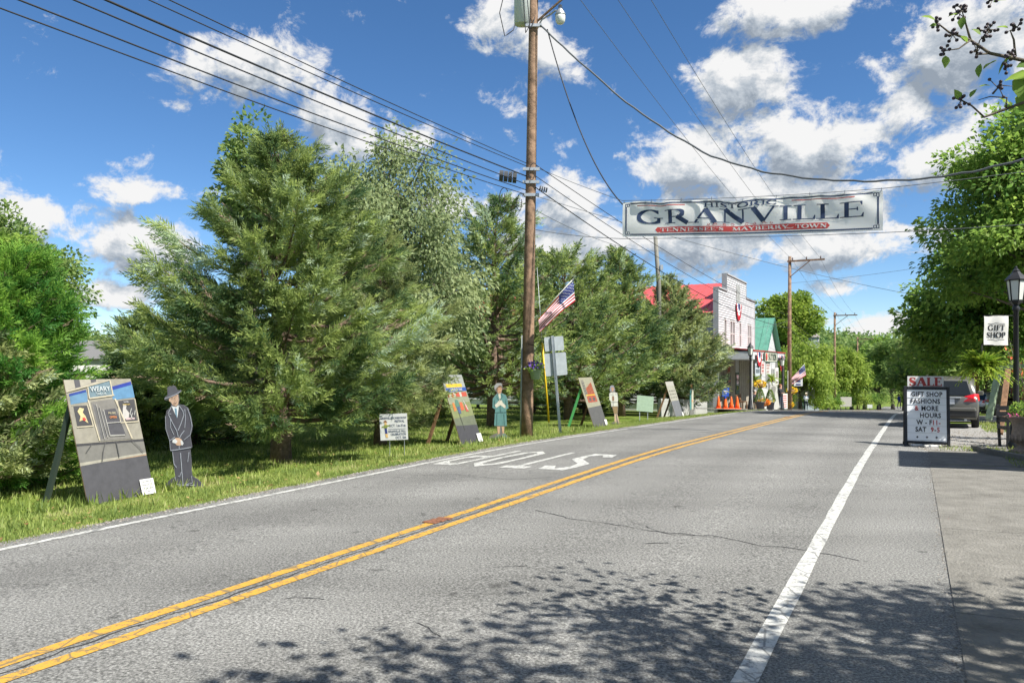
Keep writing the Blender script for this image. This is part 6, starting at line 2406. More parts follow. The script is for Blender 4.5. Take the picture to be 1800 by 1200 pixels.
# ------------------------------------------------------------------ the white store
def clap_wall(mb, x0, x1, z0, z1, y, step=.16, holes=(), ax='x', sgn=-1):
    """lapped boards: every course a slanted strip, proud at its foot"""
    n = int(math.ceil((z1 - z0) / step))
    for i in range(n):
        a, b = z0 + i * step, min(z1, z0 + (i + 1) * step)
        spans = [(x0, x1)]
        for (hx0, hx1, hz0, hz1) in holes:
            if b > hz0 + .02 and a < hz1 - .02:
                ns = []
                for s0, s1 in spans:
                    if hx1 <= s0 or hx0 >= s1:
                        ns.append((s0, s1))
                    else:
                        if hx0 > s0:
                            ns.append((s0, hx0))
                        if hx1 < s1:
                            ns.append((hx1, s1))
                spans = ns
        for s0, s1 in spans:
            f = .05
            P = [(s0, sgn * f, a), (s1, sgn * f, a), (s1, sgn * .004, b), (s0, sgn * .004, b), (s0, 0, a), (s1, 0, a)]
            if ax == 'x':
                vs = [(x, y + o, z) for x, o, z in P]
            else:
                vs = [(y + o, x, z) for x, o, z in P]
            mb.add(vs, [(0, 1, 2, 3), (4, 5, 1, 0)])


def window(rt, x0, x1, z0, z1, y, m_frame=M_WHITE, mid=True):
    t = .07
    mb = MB()
    for (a, b, c, d) in ((x0, x0 + t, z0, z1), (x1 - t, x1, z0, z1), (x0 + t, x1 - t, z1 - t, z1 - .001), (x0 + t, x1 - t, z0 + .001, z0 + t)):
        mb.box(((a + b) / 2, y, (c + d) / 2), (b - a, .10, d - c))
    if mid:
        mb.box(((x0 + x1) / 2, y + .01, (z0 + z1) / 2), (x1 - x0 - 2 * t - .002, .06, .05))
    fr = mb.build('window', m_frame, rt)
    mb = MB()
    mb.box(((x0 + x1) / 2, y + .045, (z0 + z1) / 2), (x1 - x0 - 2 * t - .004, .012, z1 - z0 - 2 * t - .004))
    mb.build('pane', M_GLASSY, fr)
    mb = MB()
    mb.box(((x0 + x1) / 2, y - .04, z0 - .03), (x1 - x0 + .12, .14, .05))
    mb.build('sill', m_frame, fr)


def bunting(label, c, w_, h_, rz, group='red white and blue bunting', tri=False):
    rt = thing('bunting', label, 'bunting', c, rz, group)
    bands = [(.0, .42, M_BLUE), (.42, .70, M_CLOTHW), (.70, 1.0, M_RED)]
    for r0, r1, m_ in bands:
        mb = MB()
        n = 18
        vs = []
        for i in range(n + 1):
            a = math.pi * (1 + i / n)
            for rr in (r0, r1):
                vs.append((w_ / 2 * rr * math.cos(a), -.03 * (i % 2) - .02, h_ * rr * math.sin(a)))
        mb.add(vs, [(2 * i, 2 * i + 1, 2 * i + 3, 2 * i + 2) for i in range(n)])
        mb.build('pleated_band', m_, rt)


M_TIN = mat('red_tin_roof', (.50, .085, .085), .45, noise=.12, scale=2)
M_GTIN = mat('green_tin_roof', (.10, .27, .20), .45, noise=.2, scale=2)
M_GREYTRIM = mat('grey_trim', (.34, .35, .36), .7)
M_OLDBOARD = mat('weathered_boards', (.36, .33, .27), .9, noise=.3, scale=6)
M_SIDING = mat('white_clapboard', (.50, .50, .51), .65, noise=.10, scale=3)


def seam_roof(name, mb_pts, m, rt, nrib, a, b, c, d):
    """standing-seam slope a-b eave, d-c ridge"""
    mb = MB()
    a, b, c, d = (Vector(p) for p in (a, b, c, d))
    nn = (b - a).cross(d - a).normalized()
    if nn.z < 0:
        nn = -nn
    mb.add([a, b, c, d, a - nn * .05, b - nn * .05, c - nn * .05, d - nn * .05], [(0, 1, 2, 3), (7, 6, 5, 4), (0, 4, 5, 1), (1, 5, 6, 2), (2, 6, 7, 3), (3, 7, 4, 0)])
    for i in range(nrib + 1):
        s = i / nrib
        mb.bar(a.lerp(b, s) + nn * .02, d.lerp(c, s) + nn * .02, .035, .05, up=nn)
    return mb.build(name, m, rt)


def store():
    z0 = road_z(52) + .06
    b = W(51.5, -11.5, z0)
    rt = thing('white_store', 'two storey white clapboard store with stepped false front and red roof', 'building', b, RA)
    w_, dep = 13.1, 21
    wins = [(1.75, 2.45), (3.65, 4.42), (4.50, 5.27), (6.9, 7.6), (10.15, 10.87), (10.95, 11.67)]
    holes = [(a, c, 4.12, 6.05) for a, c in wins]
    # false front, stepped
    mb = MB()
    clap_wall(mb, 0, w_, 3.3, 8.0, -.02, .165, holes)
    clap_wall(mb, 2.6, 9.5, 8.0, 9.15, -.02, .165)
    mb.build('front_siding', M_SIDING, rt)
    mb = MB()
    mb.box((w_ / 2, .12, 1.4), (w_ - .02, .24, 4.8))
    mb.box((w_ / 2, .14, 5.95), (w_ - .02, .20, 4.1))
    mb.box((6.05, .14, 8.6), (6.88, .20, 1.16))
    mb.build('front_wall', M_SIDING, rt)
    mb = MB()
    for x0, x1, z in ((-.06, 2.6, 8.02), (9.5, w_ + .06, 8.02), (2.54, 9.56, 9.18)):
        mb.box(((x0 + x1) / 2, .08, z), (x1 - x0, .42, .09))
    mb.box((2.57, .10, 8.60), (.09, .36, 1.1))
    mb.box((9.53, .10, 8.60), (.09, .36, 1.1))
    mb.box((-.05, .10, 4.0), (.10, .36, 7.9))
    mb.box((w_ + .05, .10, 4.0), (.10, .36, 7.9))
    mb.build('corner_trim', M_GREYTRIM, rt)
    for a, c in wins:
        window(rt, a, c, 4.15, 6.02, -.03)
    # old lettered board, too faded to read
    mb = MB()
    mb.box((6.4, -.07, 8.05), (1.35, .05, 1.35))
    mb.build('faded_sign', mat('faded_sign', (.30, .31, .30), .8, noise=.5, scale=4), rt)
    # body behind
    mb = MB()
    mb.box((w_ / 2, dep / 2 + .3, 3.1), (w_ - .5, dep, 7.8 - 1.2))
    mb.build('body_wall', mat('grey_white_siding', (.55, .56, .56), .7, noise=.1), rt)
    mb = MB()
    clap_wall(mb, .3, dep, .2, 6.2, .23, .2, ax='y')
    mb.build('side_siding', M_SIDING, rt)
    for y in (4, 8, 12, 16):
        mb = MB()
        mb.box((.19, y, 4.9), (.08, .9, 1.7))
        f_ = mb.build('window', M_WHITE, rt)
        mb = MB()
        mb.box((.155, y, 4.9), (.03, .7, 1.5))
        mb.build('pane', M_GLASSY, f_)
    seam_roof('roof', None, M_TIN, rt, 34, (-.25, .3, 6.35), (-.25, dep + .4, 6.35), (w_ / 2, dep + .4, 8.95), (w_ / 2, .3, 8.95))
    seam_roof('roof', None, M_TIN, rt, 34, (w_ + .25, .3, 6.35), (w_ + .25, dep + .4, 6.35), (w_ / 2, dep + .4, 8.96), (w_ / 2, .3, 8.96))
    mb = MB()
    mb.prism([(.26, 6.3), (w_ - .26, 6.3), (w_ / 2, 8.9)], dep + .2, dep + .3)
    mb.build('gable', M_SIDING, rt)
    # porch
    pd = -2.25
    pr = seam_roof('porch_roof', None, M_TIN, rt, 20, (-.2, pd - .1, 3.82), (w_ + .9, pd - .1, 3.82), (w_ + .9, -.06, 4.05), (-.2, -.06, 4.05))
    mb = MB()
    mb.box((w_ / 2 + .35, pd, 3.50), (w_ + .9, .10, .52))
    mb.box((-.13, pd / 2 - .06, 3.50), (.10, -pd - .1, .52))
    mb.build('fascia', mat('porch_fascia', (.52, .54, .55), .7, noise=.08), rt)
    mb = MB()
    mb.box((w_ / 2 + .3, pd / 2, 3.22), (w_ + .8, -pd, .04))
    mb.build('porch_ceiling', mat('porch_fascia', (.5, .5, .5)), rt)
    for x in (.0, 3.4, 6.8, 10.2, w_ + .6):
        mb = MB()
        mb.box((x, pd + .06, 1.3), (.13, .13, 3.9))
        mb.build('porch_post', M_WHITE, rt)
    # weathered vertical boards on the ground floor
    for i in range(52):
        mb = MB()
        x = .13 + i * .25
        if 5.6 < x < 6.9 or x > w_ - .1:
            continue
        mb.box((x, -.035, 1.3), (.225, .05, 3.9))
        mb.build('wall_board', M_OLDBOARD if i % 3 else mat('darker_board', (.25, .22, .18), .9, noise=.3), rt)
    mb = MB()
    mb.box((6.25, -.03, 1.15), (1.1, .06, 2.3))
    dr = mb.build('door', mat('door_green', (.07, .12, .10), .6), rt)
    mb = MB()
    mb.box((6.25, -.068, 1.6), (.8, .012, 1.1))
    mb.build('pane', M_GLASSY, dr)
    return rt, z0


STORE, ZS = store()
SM = Matrix.Translation(STORE.location) @ Matrix.Rotation(RA, 4, 'Z')
SP = lambda x, y, z: SM @ Vector((x, y, z))
bunting('fan of bunting high on the white false front', SP(6.3, -.12, 7.35), 1.9, 1.25, RA)
bunting('fan of bunting at the left end of the porch fascia', SP(1.4, -2.42, 3.7), 1.9, .95, RA)
bunting('fan of bunting at the right end of the porch fascia', SP(11.2, -2.42, 3.6), 2.2, 1.3, RA)
# porch sign board
rt = thing('store_sign', 'long dark lettered sign along the porch fascia of the store', 'sign', SP(6.3, -2.40, 3.35), RA)
mb = MB()
mb.box((0, 0, .08), (5.4, .05, .66))
mb.build('panel', mat('sign_cream', (.50, .49, .40), .7), rt)
mb = MB()
for x0, x1, za, zb in ((-2.72, 2.72, .40, .46), (-2.72, 2.72, -.30, -.24), (-2.72, -2.64, -.24, .40), (2.64, 2.72, -.24, .40)):
    mb.box(((x0 + x1) / 2, -.03, (za + zb) / 2), (x1 - x0, .04, zb - za))
mb.build('frame', mat('dark_green_frame', (.03, .07, .05), .6), rt)
mb = MB()
roman(mb, 'SUTTON', .46, 3.6, lambda u, v, l: Vector((u + .5, -.03 - .001 * l, v - .15)), bold=1.5)
mb.build('lettering', mat('dark_green_frame', (.03, .07, .05)), rt)['kind'] = 'stuff'
mb = MB()
mb.lathe([(.001, -.02), (.26, -.02), (.26, .02), (.001, .02)], 14)
o = mb.build('red_emblem', M_REDINK, rt)
o.data.transform(Matrix.Translation((-2.1, -.05, .08)) @ Matrix.Rotation(math.pi / 2, 4, 'X'))


def hung_sign(label, x, y, z, w_, h_, cols, bars, rz=RA, name='hanging_sign', group='signs on the store porch'):
    rt = thing(name, label, 'sign', SP(x, y, z), rz, group)
    mb = MB()
    mb.box((0, 0, 0), (w_, .04, h_), bev=.01)
    mb.build('panel', pm(cols[0]), rt)
    mb = MB()
    for k, (u0, u1, v0, v1, ci) in enumerate(bars):
        mb.box(((u0 + u1) / 2 * w_, -.024, (v0 + v1) / 2 * h_), ((u1 - u0) * w_, .006, (v1 - v0) * h_), mi=ci)
    if bars:
        mb.build('print', [pm(c) for c in cols[1:]], rt)
    for s in (-1, 1):
        mb = MB()
        mb.tube([(s * w_ * .4, 0, h_ / 2), (s * w_ * .4, 0, h_ / 2 + .18)], .012, 5)
        mb.build('hanger', M_BLACK, rt)


bar3 = [(-.4, .4, .2, .34, 0), (-.35, .35, -.02, .1, 0), (-.3, .3, -.3, -.18, 0)]
hung_sign('grey blue picture sign hanging under the left porch corner', 1.2, -2.35, 2.55, 1.75, .85, [(.40, .45, .48), (.12, .15, .17)], [(-.4, .4, -.25, .05, 0), (-.45, .45, .2, .3, 0)])
hung_sign('pink lettered sign hanging beside the grey blue picture sign', 3.1, -2.35, 2.65, 1.2, .8, [(.52, .42, .40), (.36, .10, .09)], bar3)
hung_sign('pale lettered sign hanging in the middle of the porch', 5.2, -2.35, 2.6, 1.6, .9, [(.50, .49, .47), (.34, .22, .20)], bar3)
hung_sign('white sign with round dark emblem hanging at the right of the porch', 9.3, -2.35, 2.0, 1.5, 1.3, [(.56, .56, .53), (.16, .10, .12)], [(-.2, .2, -.1, .3, 0), (-.3, .3, -.4, -.3, 0)])
hung_sign('white sign with grey ring beyond the porch right end', 14.0, -2.6, 1.6, 1.5, 1.6, [(.56, .57, .54), (.30, .31, .30)], [(-.25, .25, -.2, .25, 0)])
hung_sign('small red plaque high on the weathered store wall', 3.0, -.10, 2.55, .8, .5, [(.40, .28, .20), (.30, .06, .05)], [(-.4, .4, -.3, .3, 0)])
hung_sign('brown washboard shaped plaque on the weathered store wall', 1.5, -.10, 1.7, .7, .95, [(.16, .12, .09), (.26, .22, .18)], bar3)
hung_sign('black and red plaque on the weathered store wall', 3.1, -.10, 1.75, 1.1, .42, [(.12, .11, .12), (.42, .16, .12)], [(-.35, .35, -.2, .2, 0)])
hung_sign('narrow dark lettered strip low on the weathered store wall', 3.4, -.10, .75, .45, 1.2, [(.44, .42, .38), (.10, .10, .10)], bar3)

# concrete walk in front of the store
walk = struct(sheet('store_walk', frange(43, 72, 1.5), [-11.45, -10.4, -9.2, -8.2, EDGE_L - .02], .0, M_CONC, lambda t, d: road_z(t) + .04))

# neighbours with green roofs
def gable_house(label, t0, t1, d, dep, eave, ridge, m_roof, m_wall, wins=True, name='gabled_house'):
    b = W(t0, d, road_z(t0) - .1)
    rt = thing(name, label, 'building', b, RA)
    w_ = t1 - t0
    mb = MB()
    mb.box((w_ / 2, dep / 2 + .04, eave / 2 - .5), (w_, dep, eave + 1))
    mb.build('wall', m_wall, rt)
    mb = MB()
    n = int((ridge - eave) / .2)
    for i in range(n):
        z = eave + i * .2
        s = (z + .1 - eave) / (ridge - eave)
        mb.box((w_ / 2, .0, z + .1), (w_ * (1 - s), .05 - .004 * (i % 2), .19))
    mb.build('gable_siding', M_SIDING, rt)
    mb = MB()
    mb.prism([(.02, eave), (w_ - .02, eave), (w_ / 2, ridge - .03)], .03, dep)
    mb.build('gable_wall', m_wall, rt)
    seam_roof('roof', None, m_roof, rt, 18, (-.4, -.45, eave - .25), (-.4, dep + .3, eave - .25), (w_ / 2, dep + .3, ridge), (w_ / 2, -.45, ridge))
    seam_roof('roof', None, m_roof, rt, 18, (w_ + .4, -.45, eave - .25), (w_ + .4, dep + .3, eave - .25), (w_ / 2, dep + .3, ridge + .01), (w_ / 2, -.45, ridge + .01))
    if wins:
        for x in (w_ * .3, w_ * .7):
            window(rt, x - .45, x + .45, eave * .45, eave * .45 + 1.5, -.05)
    return rt


gable_house('steep green roofed white house right behind the store', 72.6, 81.2, -12.2, 14, 5.0, 8.6, M_GTIN, M_SIDING)
gable_house('low green roofed shed beyond the steep green roof', 84.5, 91, -11.2, 8, 3.4, 5.4, M_GTIN, M_SIDING)
# grey cupola
cb = gpos(1424.5, 104)
rt = thing('belfry', 'small grey belfry with pointed roof rising above the weeping tree', 'tower', cb, -.1)
gy = mat('belfry_grey', (.36, .42, .48), .7, noise=.1)
zt = at(1424, 577, 104).z - cb.z
ze = at(1424, 593, 104).z - cb.z
mb = MB()
mb.box((0, 0, ze / 2 - .2), (1.75, 1.75, ze + .4))
mb.build('shaft', gy, rt)
mb = MB()
mb.add([(-1.05, -1.05, ze), (1.05, -1.05, ze), (1.05, 1.05, ze), (-1.05, 1.05, ze), (0, 0, zt)], [(0, 1, 4), (1, 2, 4), (2, 3, 4), (3, 0, 4), (3, 2, 1, 0)])
mb.build('roof', mat('belfry_shingle', (.22, .20, .19), .9, noise=.3), rt)
for x in (-.83, .83):
    mb = MB()
    mb.box((x, -.89, ze - .9), (.12, .05, 1.8))
    mb.build('corner_board', M_WHITE, rt)
# white house behind the cedars
hb = gpos(175, 64)
rt = thing('white_house', 'white house with grey roof glimpsed left of the huge cedar', 'building', hb, .5)
mb = MB()
mb.box((0, 4, 1.7), (13, 7, 4.0))
mb.build('wall', M_WHITE, rt)
mb = MB()
mb.prism([(-3.9, 3.6), (3.9, 3.6), (0, 5.2)], -7, 7, Matrix.Translation((0, 4, 0)) @ Matrix.Rotation(math.pi / 2, 4, 'Z'))
mb.build('roof', mat('grey_shingle', (.13, .13, .13), .9), rt)
for x in (-4.5, -1.5, 1.5, 4.5):
    window(rt, x - .5, x + .5, 1.0, 2.5, .46)

# far poles
def far_pole(label, b, top, arm, name='utility_pole', lamp=False):
    rt = thing(name, label, 'utility pole', b)
    h = top - b.z
    mb = MB()
    mb.tube([(0, 0, -.2), (0, 0, h * .5), (.03, 0, h + .35)], [.17, .15, .12], 10)
    mb.build('shaft', M_WOODPOLE, rt, True)
    e = Vector((CS, -SN, 0))
    mb = MB()
    mb.bar(Vector((0, -.1, h - .05)) - e * .2, Vector((0, -.1, h - .05)) + e * 2.6, .11, .13)
    mb.bar(Vector((0, -.1, h - 1.3)), Vector((0, -.12, h - .1)) + e * 1.5, .06, .06)
    mb.build('cross_arm', M_WOODPOLE, rt)
    for k in range(3):
        mb = MB()
        q = e * (.2 + 1.05 * k)
        mb.lathe([(.02, 0), (.06, .06), (.04, .12), (.05, .18), (.02, .22)], 8, (q.x, q.y - .1, h + .02))
        mb.build('insulator', mat('brown_glaze', (.1, .06, .05)), rt, True)
    return rt


far_pole('second wooden utility pole with one sided cross arm beyond the store', P2, T2, 1)
far_pole('third utility pole with cross arm far down the road', P3, T3, 1)
far_pole('small farthest utility pole among the trees', P4, T4, 1)
sp = gpos(1160, 44)
rt = thing('steel_pole', 'plain grey steel pole rising behind the cedars under the banner', 'pole', sp)
mb = MB()
mb.tube([sp, at(1158, 500, 44), at(1152, 415, 44)], [.14, .13, .11], 12)
mb.build('shaft', mat('weathered_steel', (.17, .165, .14), .7), rt, True, True)
mb = MB()
mb.box((0, 0, 0), (.16, .12, .30), Matrix.Translation(at(1163, 470, 43.9)))
mb.build('bracket', M_GALV, rt, False, True)

# ------------------------------------------------------------------ in front of the store
l1 = copy_tree(lamp0)
street = [('black street lamp at the left end of the store porch', 1319, -8.3), ('black street lamp at the right end of the store porch', 1375, -8.3)]
for i, (lab, x, d) in enumerate(street):
    o = l1 if i == 0 else copy_tree(lamp0)
    t_ = t_at(x, d)
    o.location = W(t_, d, road_z(t_) + .02)
    o['label'] = lab


def cone(label, b):
    rt = thing('traffic_cone', label, 'traffic cone', b, .2, 'orange traffic cones')
    mb = MB()
    mb.box((0, 0, .02), (.36, .36, .04), bev=.01)
    mb.build('foot', M_ORANGE, rt)
    mb = MB()
    mb.lathe([(.14, .041), (.11, .25), (.07, .5), (.03, .72), (.02, .73)], 16)
    mb.build('cone_body', M_ORANGE, rt, True)
    return rt


wz = lambda x, Y: Vector(((x - 900) / F * Y, Y, road_z(TD((x - 900) / F * Y, Y)[0]) + .045))
c0 = cone('orange cone nearest the white picket fence', wz(1263, 46))
for lab, x, Y in (('orange cone carrying the blue sign', 1275, 44.5), ('orange cone right of the blue sign', 1285.5, 46), ('orange cone nearest the porch lamp', 1296, 46.2)):
    o = copy_tree(c0)
    o.location = wz(x, Y)
    o['label'] = lab
bsn = wz(1275, 44.45)
rt = thing('cone_sign', 'blue sign board standing on the orange cone', 'sign', bsn)
mb = MB()
mb.prism([(-.19, .72), (.19, .72), (.22, 1.22), (-.22, 1.22)], -.03, .03)
mb.build('panel', mat('cobalt_plastic', (.02, .075, .42), .5), rt)
mb = MB()
mb.box((0, -.034, 1.02), (.26, .006, .07))
mb.box((0, -.034, .90), (.16, .006, .04))
mb.build('print', M_WHITE, rt)
mb = MB()
mb.tube([(0, 0, .60), (0, 0, .74)], .05, 8)
mb.build('stem', mat('cobalt_plastic', (.02, .07, .4)), rt)

# picket fence between the cutouts and the store
fb0 = W(40.5, -12.2, gz_td(40.5, -12.2))
rt = thing('picket_fence', 'white picket fence running up to the store corner', 'fence', fb0)
pk = MB()
n = 0
for i in range(74):
    t_ = 40.5 + i * .15
    p = W(t_, -12.2, gz_td(t_, -12.2))
    pk.prism([(-.04, -.05), (.04, -.05), (.04, .92), (0, 1.0), (-.04, .92)], -.012, .012, Matrix.Translation(p - fb0) @ Matrix.Rotation(RA, 4, 'Z'))
o = pk.build('pickets', M_WHITE, rt)
o['kind'] = 'stuff'
for z in (.25, .72):
    mb = MB()
    mb.bar(W(40.4, -12.23, gz_td(40.4, -12.2) + z), W(51.5, -12.23, gz_td(51.5, -12.2) + z), .03, .08)
    mb.build('rail', M_WHITE, rt, False, True)


def planter(label, b):
    rt = thing('topiary_planter', label, 'planter', b, 0, 'clipped bushes in grey tubs')
    mb = MB()
    mb.lathe([(.17, 0), (.20, .02), (.26, .42), (.28, .43), (.28, .47), (.24, .47)], 16)
    mb.build('tub', mat('slate_tub', (.10, .10, .115), .7), rt, True)
    r = np.random.default_rng(int(b.x * 100))
    n = 900
    z = r.random(n)
    a = r.uniform(0, 6.28, n)
    rad = .30 * (1 - z) ** .7 * np.sqrt(r.uniform(.5, 1, n)) + .03
    P = np.stack([rad * np.cos(a), rad * np.sin(a), .48 + z * .78], 1)
    A = np.stack([np.cos(a), np.sin(a), np.full(n, .5)], 1) + r.normal(0, .4, (n, 3))
    v, f = stamp(LEAF[0], LEAF[1], P, A, r.normal(size=(n, 3)), r.uniform(.05, .09, n))
    mesh_np('bush', v, f, np.repeat(r.random(n), 4), M_DARKLEAF, rt)
    n = 40
    P = np.stack([.25 * np.cos(a[:n]), .25 * np.sin(a[:n]), r.uniform(.47, .58, n)], 1)
    v, f = stamp(LEAF[0], LEAF[1], P, r.normal(size=(n, 3)), r.normal(size=(n, 3)), r.uniform(.06, .1, n))
    mesh_np('flowers', v, f, np.full(n * 4, .5), M_YELLOWP, rt)['kind'] = 'stuff'


planter('clipped pyramid bush in grey tub just right of the porch lamp', wz(1336, 47))
planter('clipped pyramid bush in grey tub beside the leaning sandwich board', wz(1354, 49))
for lab, x, y, Y, s in (('hanging fern at the left of the store porch', 1327, 668, 50.5, .62), ('hanging fern at the middle of the store porch', 1356, 666, 54, .66)):
    c_ = at(x, y, Y)
    rt = thing('hanging_fern', lab, 'hanging plant', c_, 0, 'ferns hanging from the porch')
    mb = MB()
    mb.lathe([(.10, -.2), (.2, 0), (.21, .02)], 12)
    mb.build('basket', M_WOOD, rt, True)
    fern(rt, (0, 0, .02), s, int(x), 'fronds', 70)
    mb = MB()
    mb.tube([(0, 0, 0), (0, 0, 1.1)], .008, 4)
    mb.build('hanger', M_BLACK, rt)
for lab, x, y, Y, s in (('basket of yellow flowers on a stand under the porch', 1336, 675, 50, .30), ('mound of orange flowers at the foot of the tubs', 1343, 707, 48, .28), ('yellow flower mound beyond the sandwich board', 1385, 711, 62, .4), ('yellow flowers on a stand beside the second pole', 1392, 686, 64, .36)):
    c_ = at(x, y, Y)
    rt = thing('flower_basket', lab, 'flowers', c_, 0, 'yellow flowers by the store')
    r = np.random.default_rng(int(x))
    n = 260
    q = norm(r.normal(size=(n, 3))) * np.array([s, s, s * .6])
    v, f = stamp(LEAF[0], LEAF[1], q, q, r.normal(size=(n, 3)), r.uniform(.09, .15, n))
    mesh_np('flowers', v, f, np.full(n * 4, .5), M_YELLOWP if 'yellow' in lab else mat('orange_petals', (.75, .25, .02), .7), rt)['kind'] = 'stuff'
    mb = MB()
    mb.lathe([(.12, -s * .9), (s * .55, -s * .3), (s * .6, 0), (s * .3, s * .2)], 10)
    mb.tube([(0, 0, -s * .8), (0, 0, gz(c_.x, c_.y) - c_.z)], .03, 6)
    mb.build('pot', M_WOOD, rt, True)
# leaning A-board by the tubs
b = wz(1359, 50.5)
rt = thing('sandwich_board', 'tall grey A shaped board standing open on the store walk', 'sandwich board', b, RA + 1.2)
for s in (-1, 1):
    mb = MB()
    mb.bar((0, s * .45, 0), (0, s * .02, 1.55), .7, .05, up=(1, 0, 0))
    mb.build('panel', pm((.40, .40, .36)), rt)
b = wz(1377, 56)
rt = thing('notice_board', 'white striped notice board beside the woman in black', 'sign', b, RA - .6)
mb = MB()
mb.box((0, 0, .6), (.8, .05, 1.1))
mb.build('panel', M_WHITE, rt)
mb = MB()
for i in range(6):
    mb.box((0, -.03, .2 + i * .16), (.62, .01, .06))
mb.build('print', M_REDINK, rt)
b = wz(1305, 51)
rt = thing('porch_bench', 'dark wooden porch bench against the weathered wall', 'bench', b, RA)
for i in range(3):
    mb = MB()
    mb.box((0, -.1 + i * .14, .45), (1.5, .12, .04))
    mb.build('seat_slat', M_WOOD, rt)
for x in (-.7, .7):
    mb = MB()
    mb.bar((x, -.15, -.1), (x, -.15, .45), .07)
    mb.bar((x, .22, -.1), (x, .28, .95), .07)
    mb.build('end_frame', M_WOOD, rt)
for i in range(2):
    mb = MB()
    mb.box((0, .27, .65 + i * .2), (1.4, .03, .14))
    mb.build('back_slat', M_WOOD, rt)
flag('american flag on a lamp arm beside the second pole', at(1392, 664, 66), at(1414, 640, 66), (-.75, 0, -.65), (0, 0, -.15), 1.5, .9, (.1, -.15, -.98))
flag('small far flag hanging among the street trees', at(1487, 690, 118), at(1486, 676, 118), (.1, 0, -.9), (.2, 0, 0), 1.3, 1.2)
flag('farther flag showing red and white by the far trees', at(1513, 702, 120), at(1509, 682, 120), (-.3, 0, -.85), (-.2, 0, 0), 1.4, 1.3)
for lab, x, y, Y, w_, h_, col in (('white blue striped sign below the second flag', 1403, 671, 66, .75, .72, (.55, .56, .56)), ('grey notice board behind the man in the white shirt', 1414, 689, 83, 2.2, 1.3, (.34, .35, .36)), ('small pale sign among the far shrubs', 1453, 697, 92, .7, .6, (.48, .52, .55)),
                                  ('low white sign at the far road edge', 1529, 714, 105, .7, .5, (.50, .54, .52)), ('pair of pale boards by the far shrubs', 1487, 706, 96, 1.4, 1.2, (.40, .39, .35))):
    c_ = at(x, y, Y)
    rt = thing('street_sign', lab, 'sign', c_, 0, 'signs down the road')
    mb = MB()
    mb.box((0, 0, 0), (w_, .05, h_), bev=.01)
    p_ = mb.build('panel', pm(col), rt)
    if x == 1403:
        mb = MB()
        mb.box((0, -.03, .05), (.4, .02, .12))
        mb.box((0, -.03, -.22), (.42, .02, .12))
        mb.build('print', M_BLUE, rt)
    mb = MB()
    zz = gz(c_.x, c_.y) - c_.z
    mb.bar((0, .04, zz - .1), (0, .04, h_ / 2), .06)
    mb.build('post', M_BLACK, rt)
# shrubs at the crest
for i, (lab, x, Y, s) in enumerate((('yellow green shrub right of the man in the white shirt', 1432, 86, 1.5), ('round fern like shrub by the far road', 1462, 95, 1.2), ('low shrub at the far road edge', 1510, 110, 1.6), ('low dark shrub at the end of the road', 1545, 118, 1.8), ('roadside shrub near the far walker', 1600, 100, 1.6), ('shrub under the weeping tree', 1478, 100, 1.5), ('pale shrub at the left of the belfry foot', 1446, 90, 1.1))):
    broadleaf(lab, gpos(x, Y), s * 1.6, s, s * .8, 200 + i, nclump=26, per=80, leaf=.2, m=M_WILLOW if i % 2 == 0 else M_MAPLE, crown_z=s * .8, cr=.4, group='shrubs along the far road', name='shrub', trunk_r=.05)


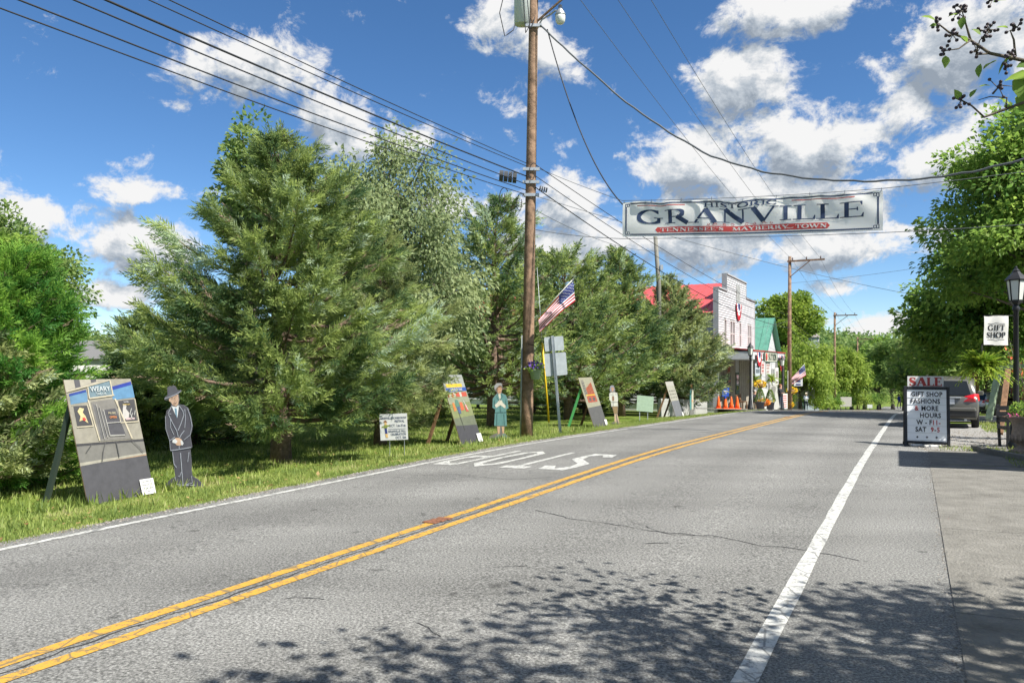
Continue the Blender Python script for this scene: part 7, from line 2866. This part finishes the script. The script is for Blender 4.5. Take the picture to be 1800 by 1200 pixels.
# ------------------------------------------------------------------ people
def person(label, b, rz, h, cols, sitting=False, pose='stand', hat=None):
    """one skinned body; materials by region"""
    k = h / 1.75
    J = {'pel': (0, 0, .95), 'bel': (0, 0, 1.12), 'chest': (0, .01, 1.34), 'neck': (0, 0, 1.50), 'head': (0, -.02, 1.60), 'top': (0, -.01, 1.72)}
    if pose == 'sit':
        leg = [((s * .10, 0, .92), (s * .12, -.42, .90), (s * .12, -.45, .48), (s * .12, -.60, .45)) for s in (-1, 1)]
    elif pose == 'walk':
        leg = [((s * .10, 0, .92), (s * .10, -.14 * s - .03, .50), (s * .10, -.10 * s + .06, .08), (s * .10, -.10 * s - .10, .03)) for s in (-1, 1)]
    else:
        leg = [((s * .10, 0, .92), (s * .11, -.02, .50), (s * .11, .02, .08), (s * .13, -.13, .03)) for s in (-1, 1)]
    if pose in ('phone', 'sit'):
        arm = [((s * .19, .01, 1.42), (s * .25, .04, 1.16), (s * .12, -.22, 1.14), (s * .05, -.30, 1.18)) for s in (-1, 1)]
    else:
        arm = [((s * .19, .01, 1.42), (s * .26, .03, 1.15), (s * .25, -.06, .92), (s * .24, -.09, .82)) for s in (-1, 1)]
    V, E, R_ = [], [], []

    def add(p, r, par=None):
        V.append(tuple(c * k for c in p))
        R_.append(r * k)
        if par is not None:
            E.append((par, len(V) - 1))
        return len(V) - 1
    pel = add(J['pel'], .145)
    bel = add(J['bel'], .135, pel)
    che = add(J['chest'], .155, bel)
    nk = add(J['neck'], .06, che)
    hd = add(J['head'], .092, nk)
    add(J['top'], .085, hd)
    for l in leg:
        p = pel
        for q, r in zip(l, (.095, .065, .045, .04)):
            p = add(q, r, p)
    for a in arm:
        p = che
        for q, r in zip(a, (.06, .045, .034, .036)):
            p = add(q, r, p)
    me = bpy.data.meshes.new('body')
    me.from_pydata(V, E, [])
    ob = bpy.data.objects.new('body_skeleton', me)
    COL.objects.link(ob)
    md = ob.modifiers.new('skin', 'SKIN')
    for i, sv in enumerate(me.skin_vertices[0].data):
        sv.radius = (R_[i], R_[i])
        sv.use_root = i == 0
    ss = ob.modifiers.new('sub', 'SUBSURF')
    ss.levels = ss.render_levels = 1
    bpy.context.view_layer.update()
    m2 = bpy.data.meshes.new_from_object(ob.evaluated_get(bpy.context.evaluated_depsgraph_get()))
    bpy.data.objects.remove(ob, do_unlink=True)
    rt = thing('person', label, 'person', b, rz)
    o = bpy.data.objects.new('body', m2)
    COL.objects.link(o)
    o.parent = rt
    for c in cols:
        m2.materials.append(mat('figure_%02x%02x%02x' % tuple(int(255 * x) for x in c), c, .8))
    for p in m2.polygons:
        x, y, z = (c / k for c in p.center)
        p.use_smooth = True
        i = 0                                   # skin
        if z < .93 and abs(x) < .21 and not (abs(x) > .2 and z > .75):
            i = 2
        elif z < 1.49 and abs(x) < .30:
            i = 1
        if abs(x) > .20 and z < 1.12 and z > .7 and pose not in ('phone', 'sit'):
            i = 0
        if pose in ('phone', 'sit') and y < -.20 and z > 1.08:
            i = 0
        if z < .10 and pose != 'sit':
            i = 3
        p.material_index = i
    mb = MB()
    c_ = Vector((0, .0, 1.66)) * k
    if hat:
        mb.lathe([(.16 * k, 1.665 * k), (.165 * k, 1.675 * k), (.11 * k, 1.69 * k), (.10 * k, 1.78 * k), (.05 * k, 1.80 * k)], 14)
        mb.build('hat', mat('hat_%d' % int(hat[0] * 99), hat, .9), rt, True)
    mb = MB()
    mb.lathe([(.095 * k, 1.60 * k), (.108 * k, 1.66 * k), (.10 * k, 1.74 * k), (.05 * k, 1.785 * k), (.01 * k, 1.79 * k)], 12, (0, .025 * k, 0))
    mb.build('hair', mat('hair_%02x' % int(cols[4][0] * 255), cols[4], .8), rt, True)


pt = wz(1372, 53)
person('person in black top and dark trousers standing by the notice board', pt, .6, 1.72, [(.50, .30, .21), (.02, .02, .024), (.035, .05, .075), (.03, .03, .03), (.22, .10, .05)], pose='phone')
pt = wz(1327, 52.6)
person('person in dark clothes seated behind the first tub', pt - Vector((0, 0, .42)), .3, 1.70, [(.50, .30, .21), (.03, .03, .04), (.03, .03, .05), (.02, .02, .02), (.35, .34, .33)], pose='sit')
rt = thing('porch_chair', 'dark chair under the seated person behind the tub', 'chair', pt, .3)
mb = MB()
mb.box((0, 0, .42), (.5, .5, .05))
mb.build('seat', M_WOOD, rt)
mb = MB()
mb.box((0, .24, .75), (.5, .04, .6))
mb.build('backrest', M_WOOD, rt)
for sx in (-1, 1):
    for sy in (-1, 1):
        mb = MB()
        mb.box((sx * .21, sy * .21, .2), (.05, .05, .42))
        mb.build('leg', M_WOOD, rt)
pb = gpos(1417, 79)
person('man in white shirt, pale hat and dark trousers standing at the roadside', Vector((pb.x, pb.y, at(1417, 690, 79).z - 1.78)), 0, 1.75, [(.50, .30, .21), (.55, .60, .68), (.04, .05, .09), (.03, .03, .03), (.3, .2, .1)], pose='phone', hat=(.60, .55, .45))
pb = gpos(1580.5, 95)
person('far walker in a blue top at the end of the road', Vector((pb.x, pb.y, at(1580, 693, 95).z - 1.75)), .5, 1.75, [(.48, .30, .22), (.03, .06, .30), (.45, .36, .26), (.05, .05, .05), (.12, .07, .04)], pose='walk')
print('polys', sum(len(o.data.polygons) for o in bpy.data.objects if o.type == 'MESH'))
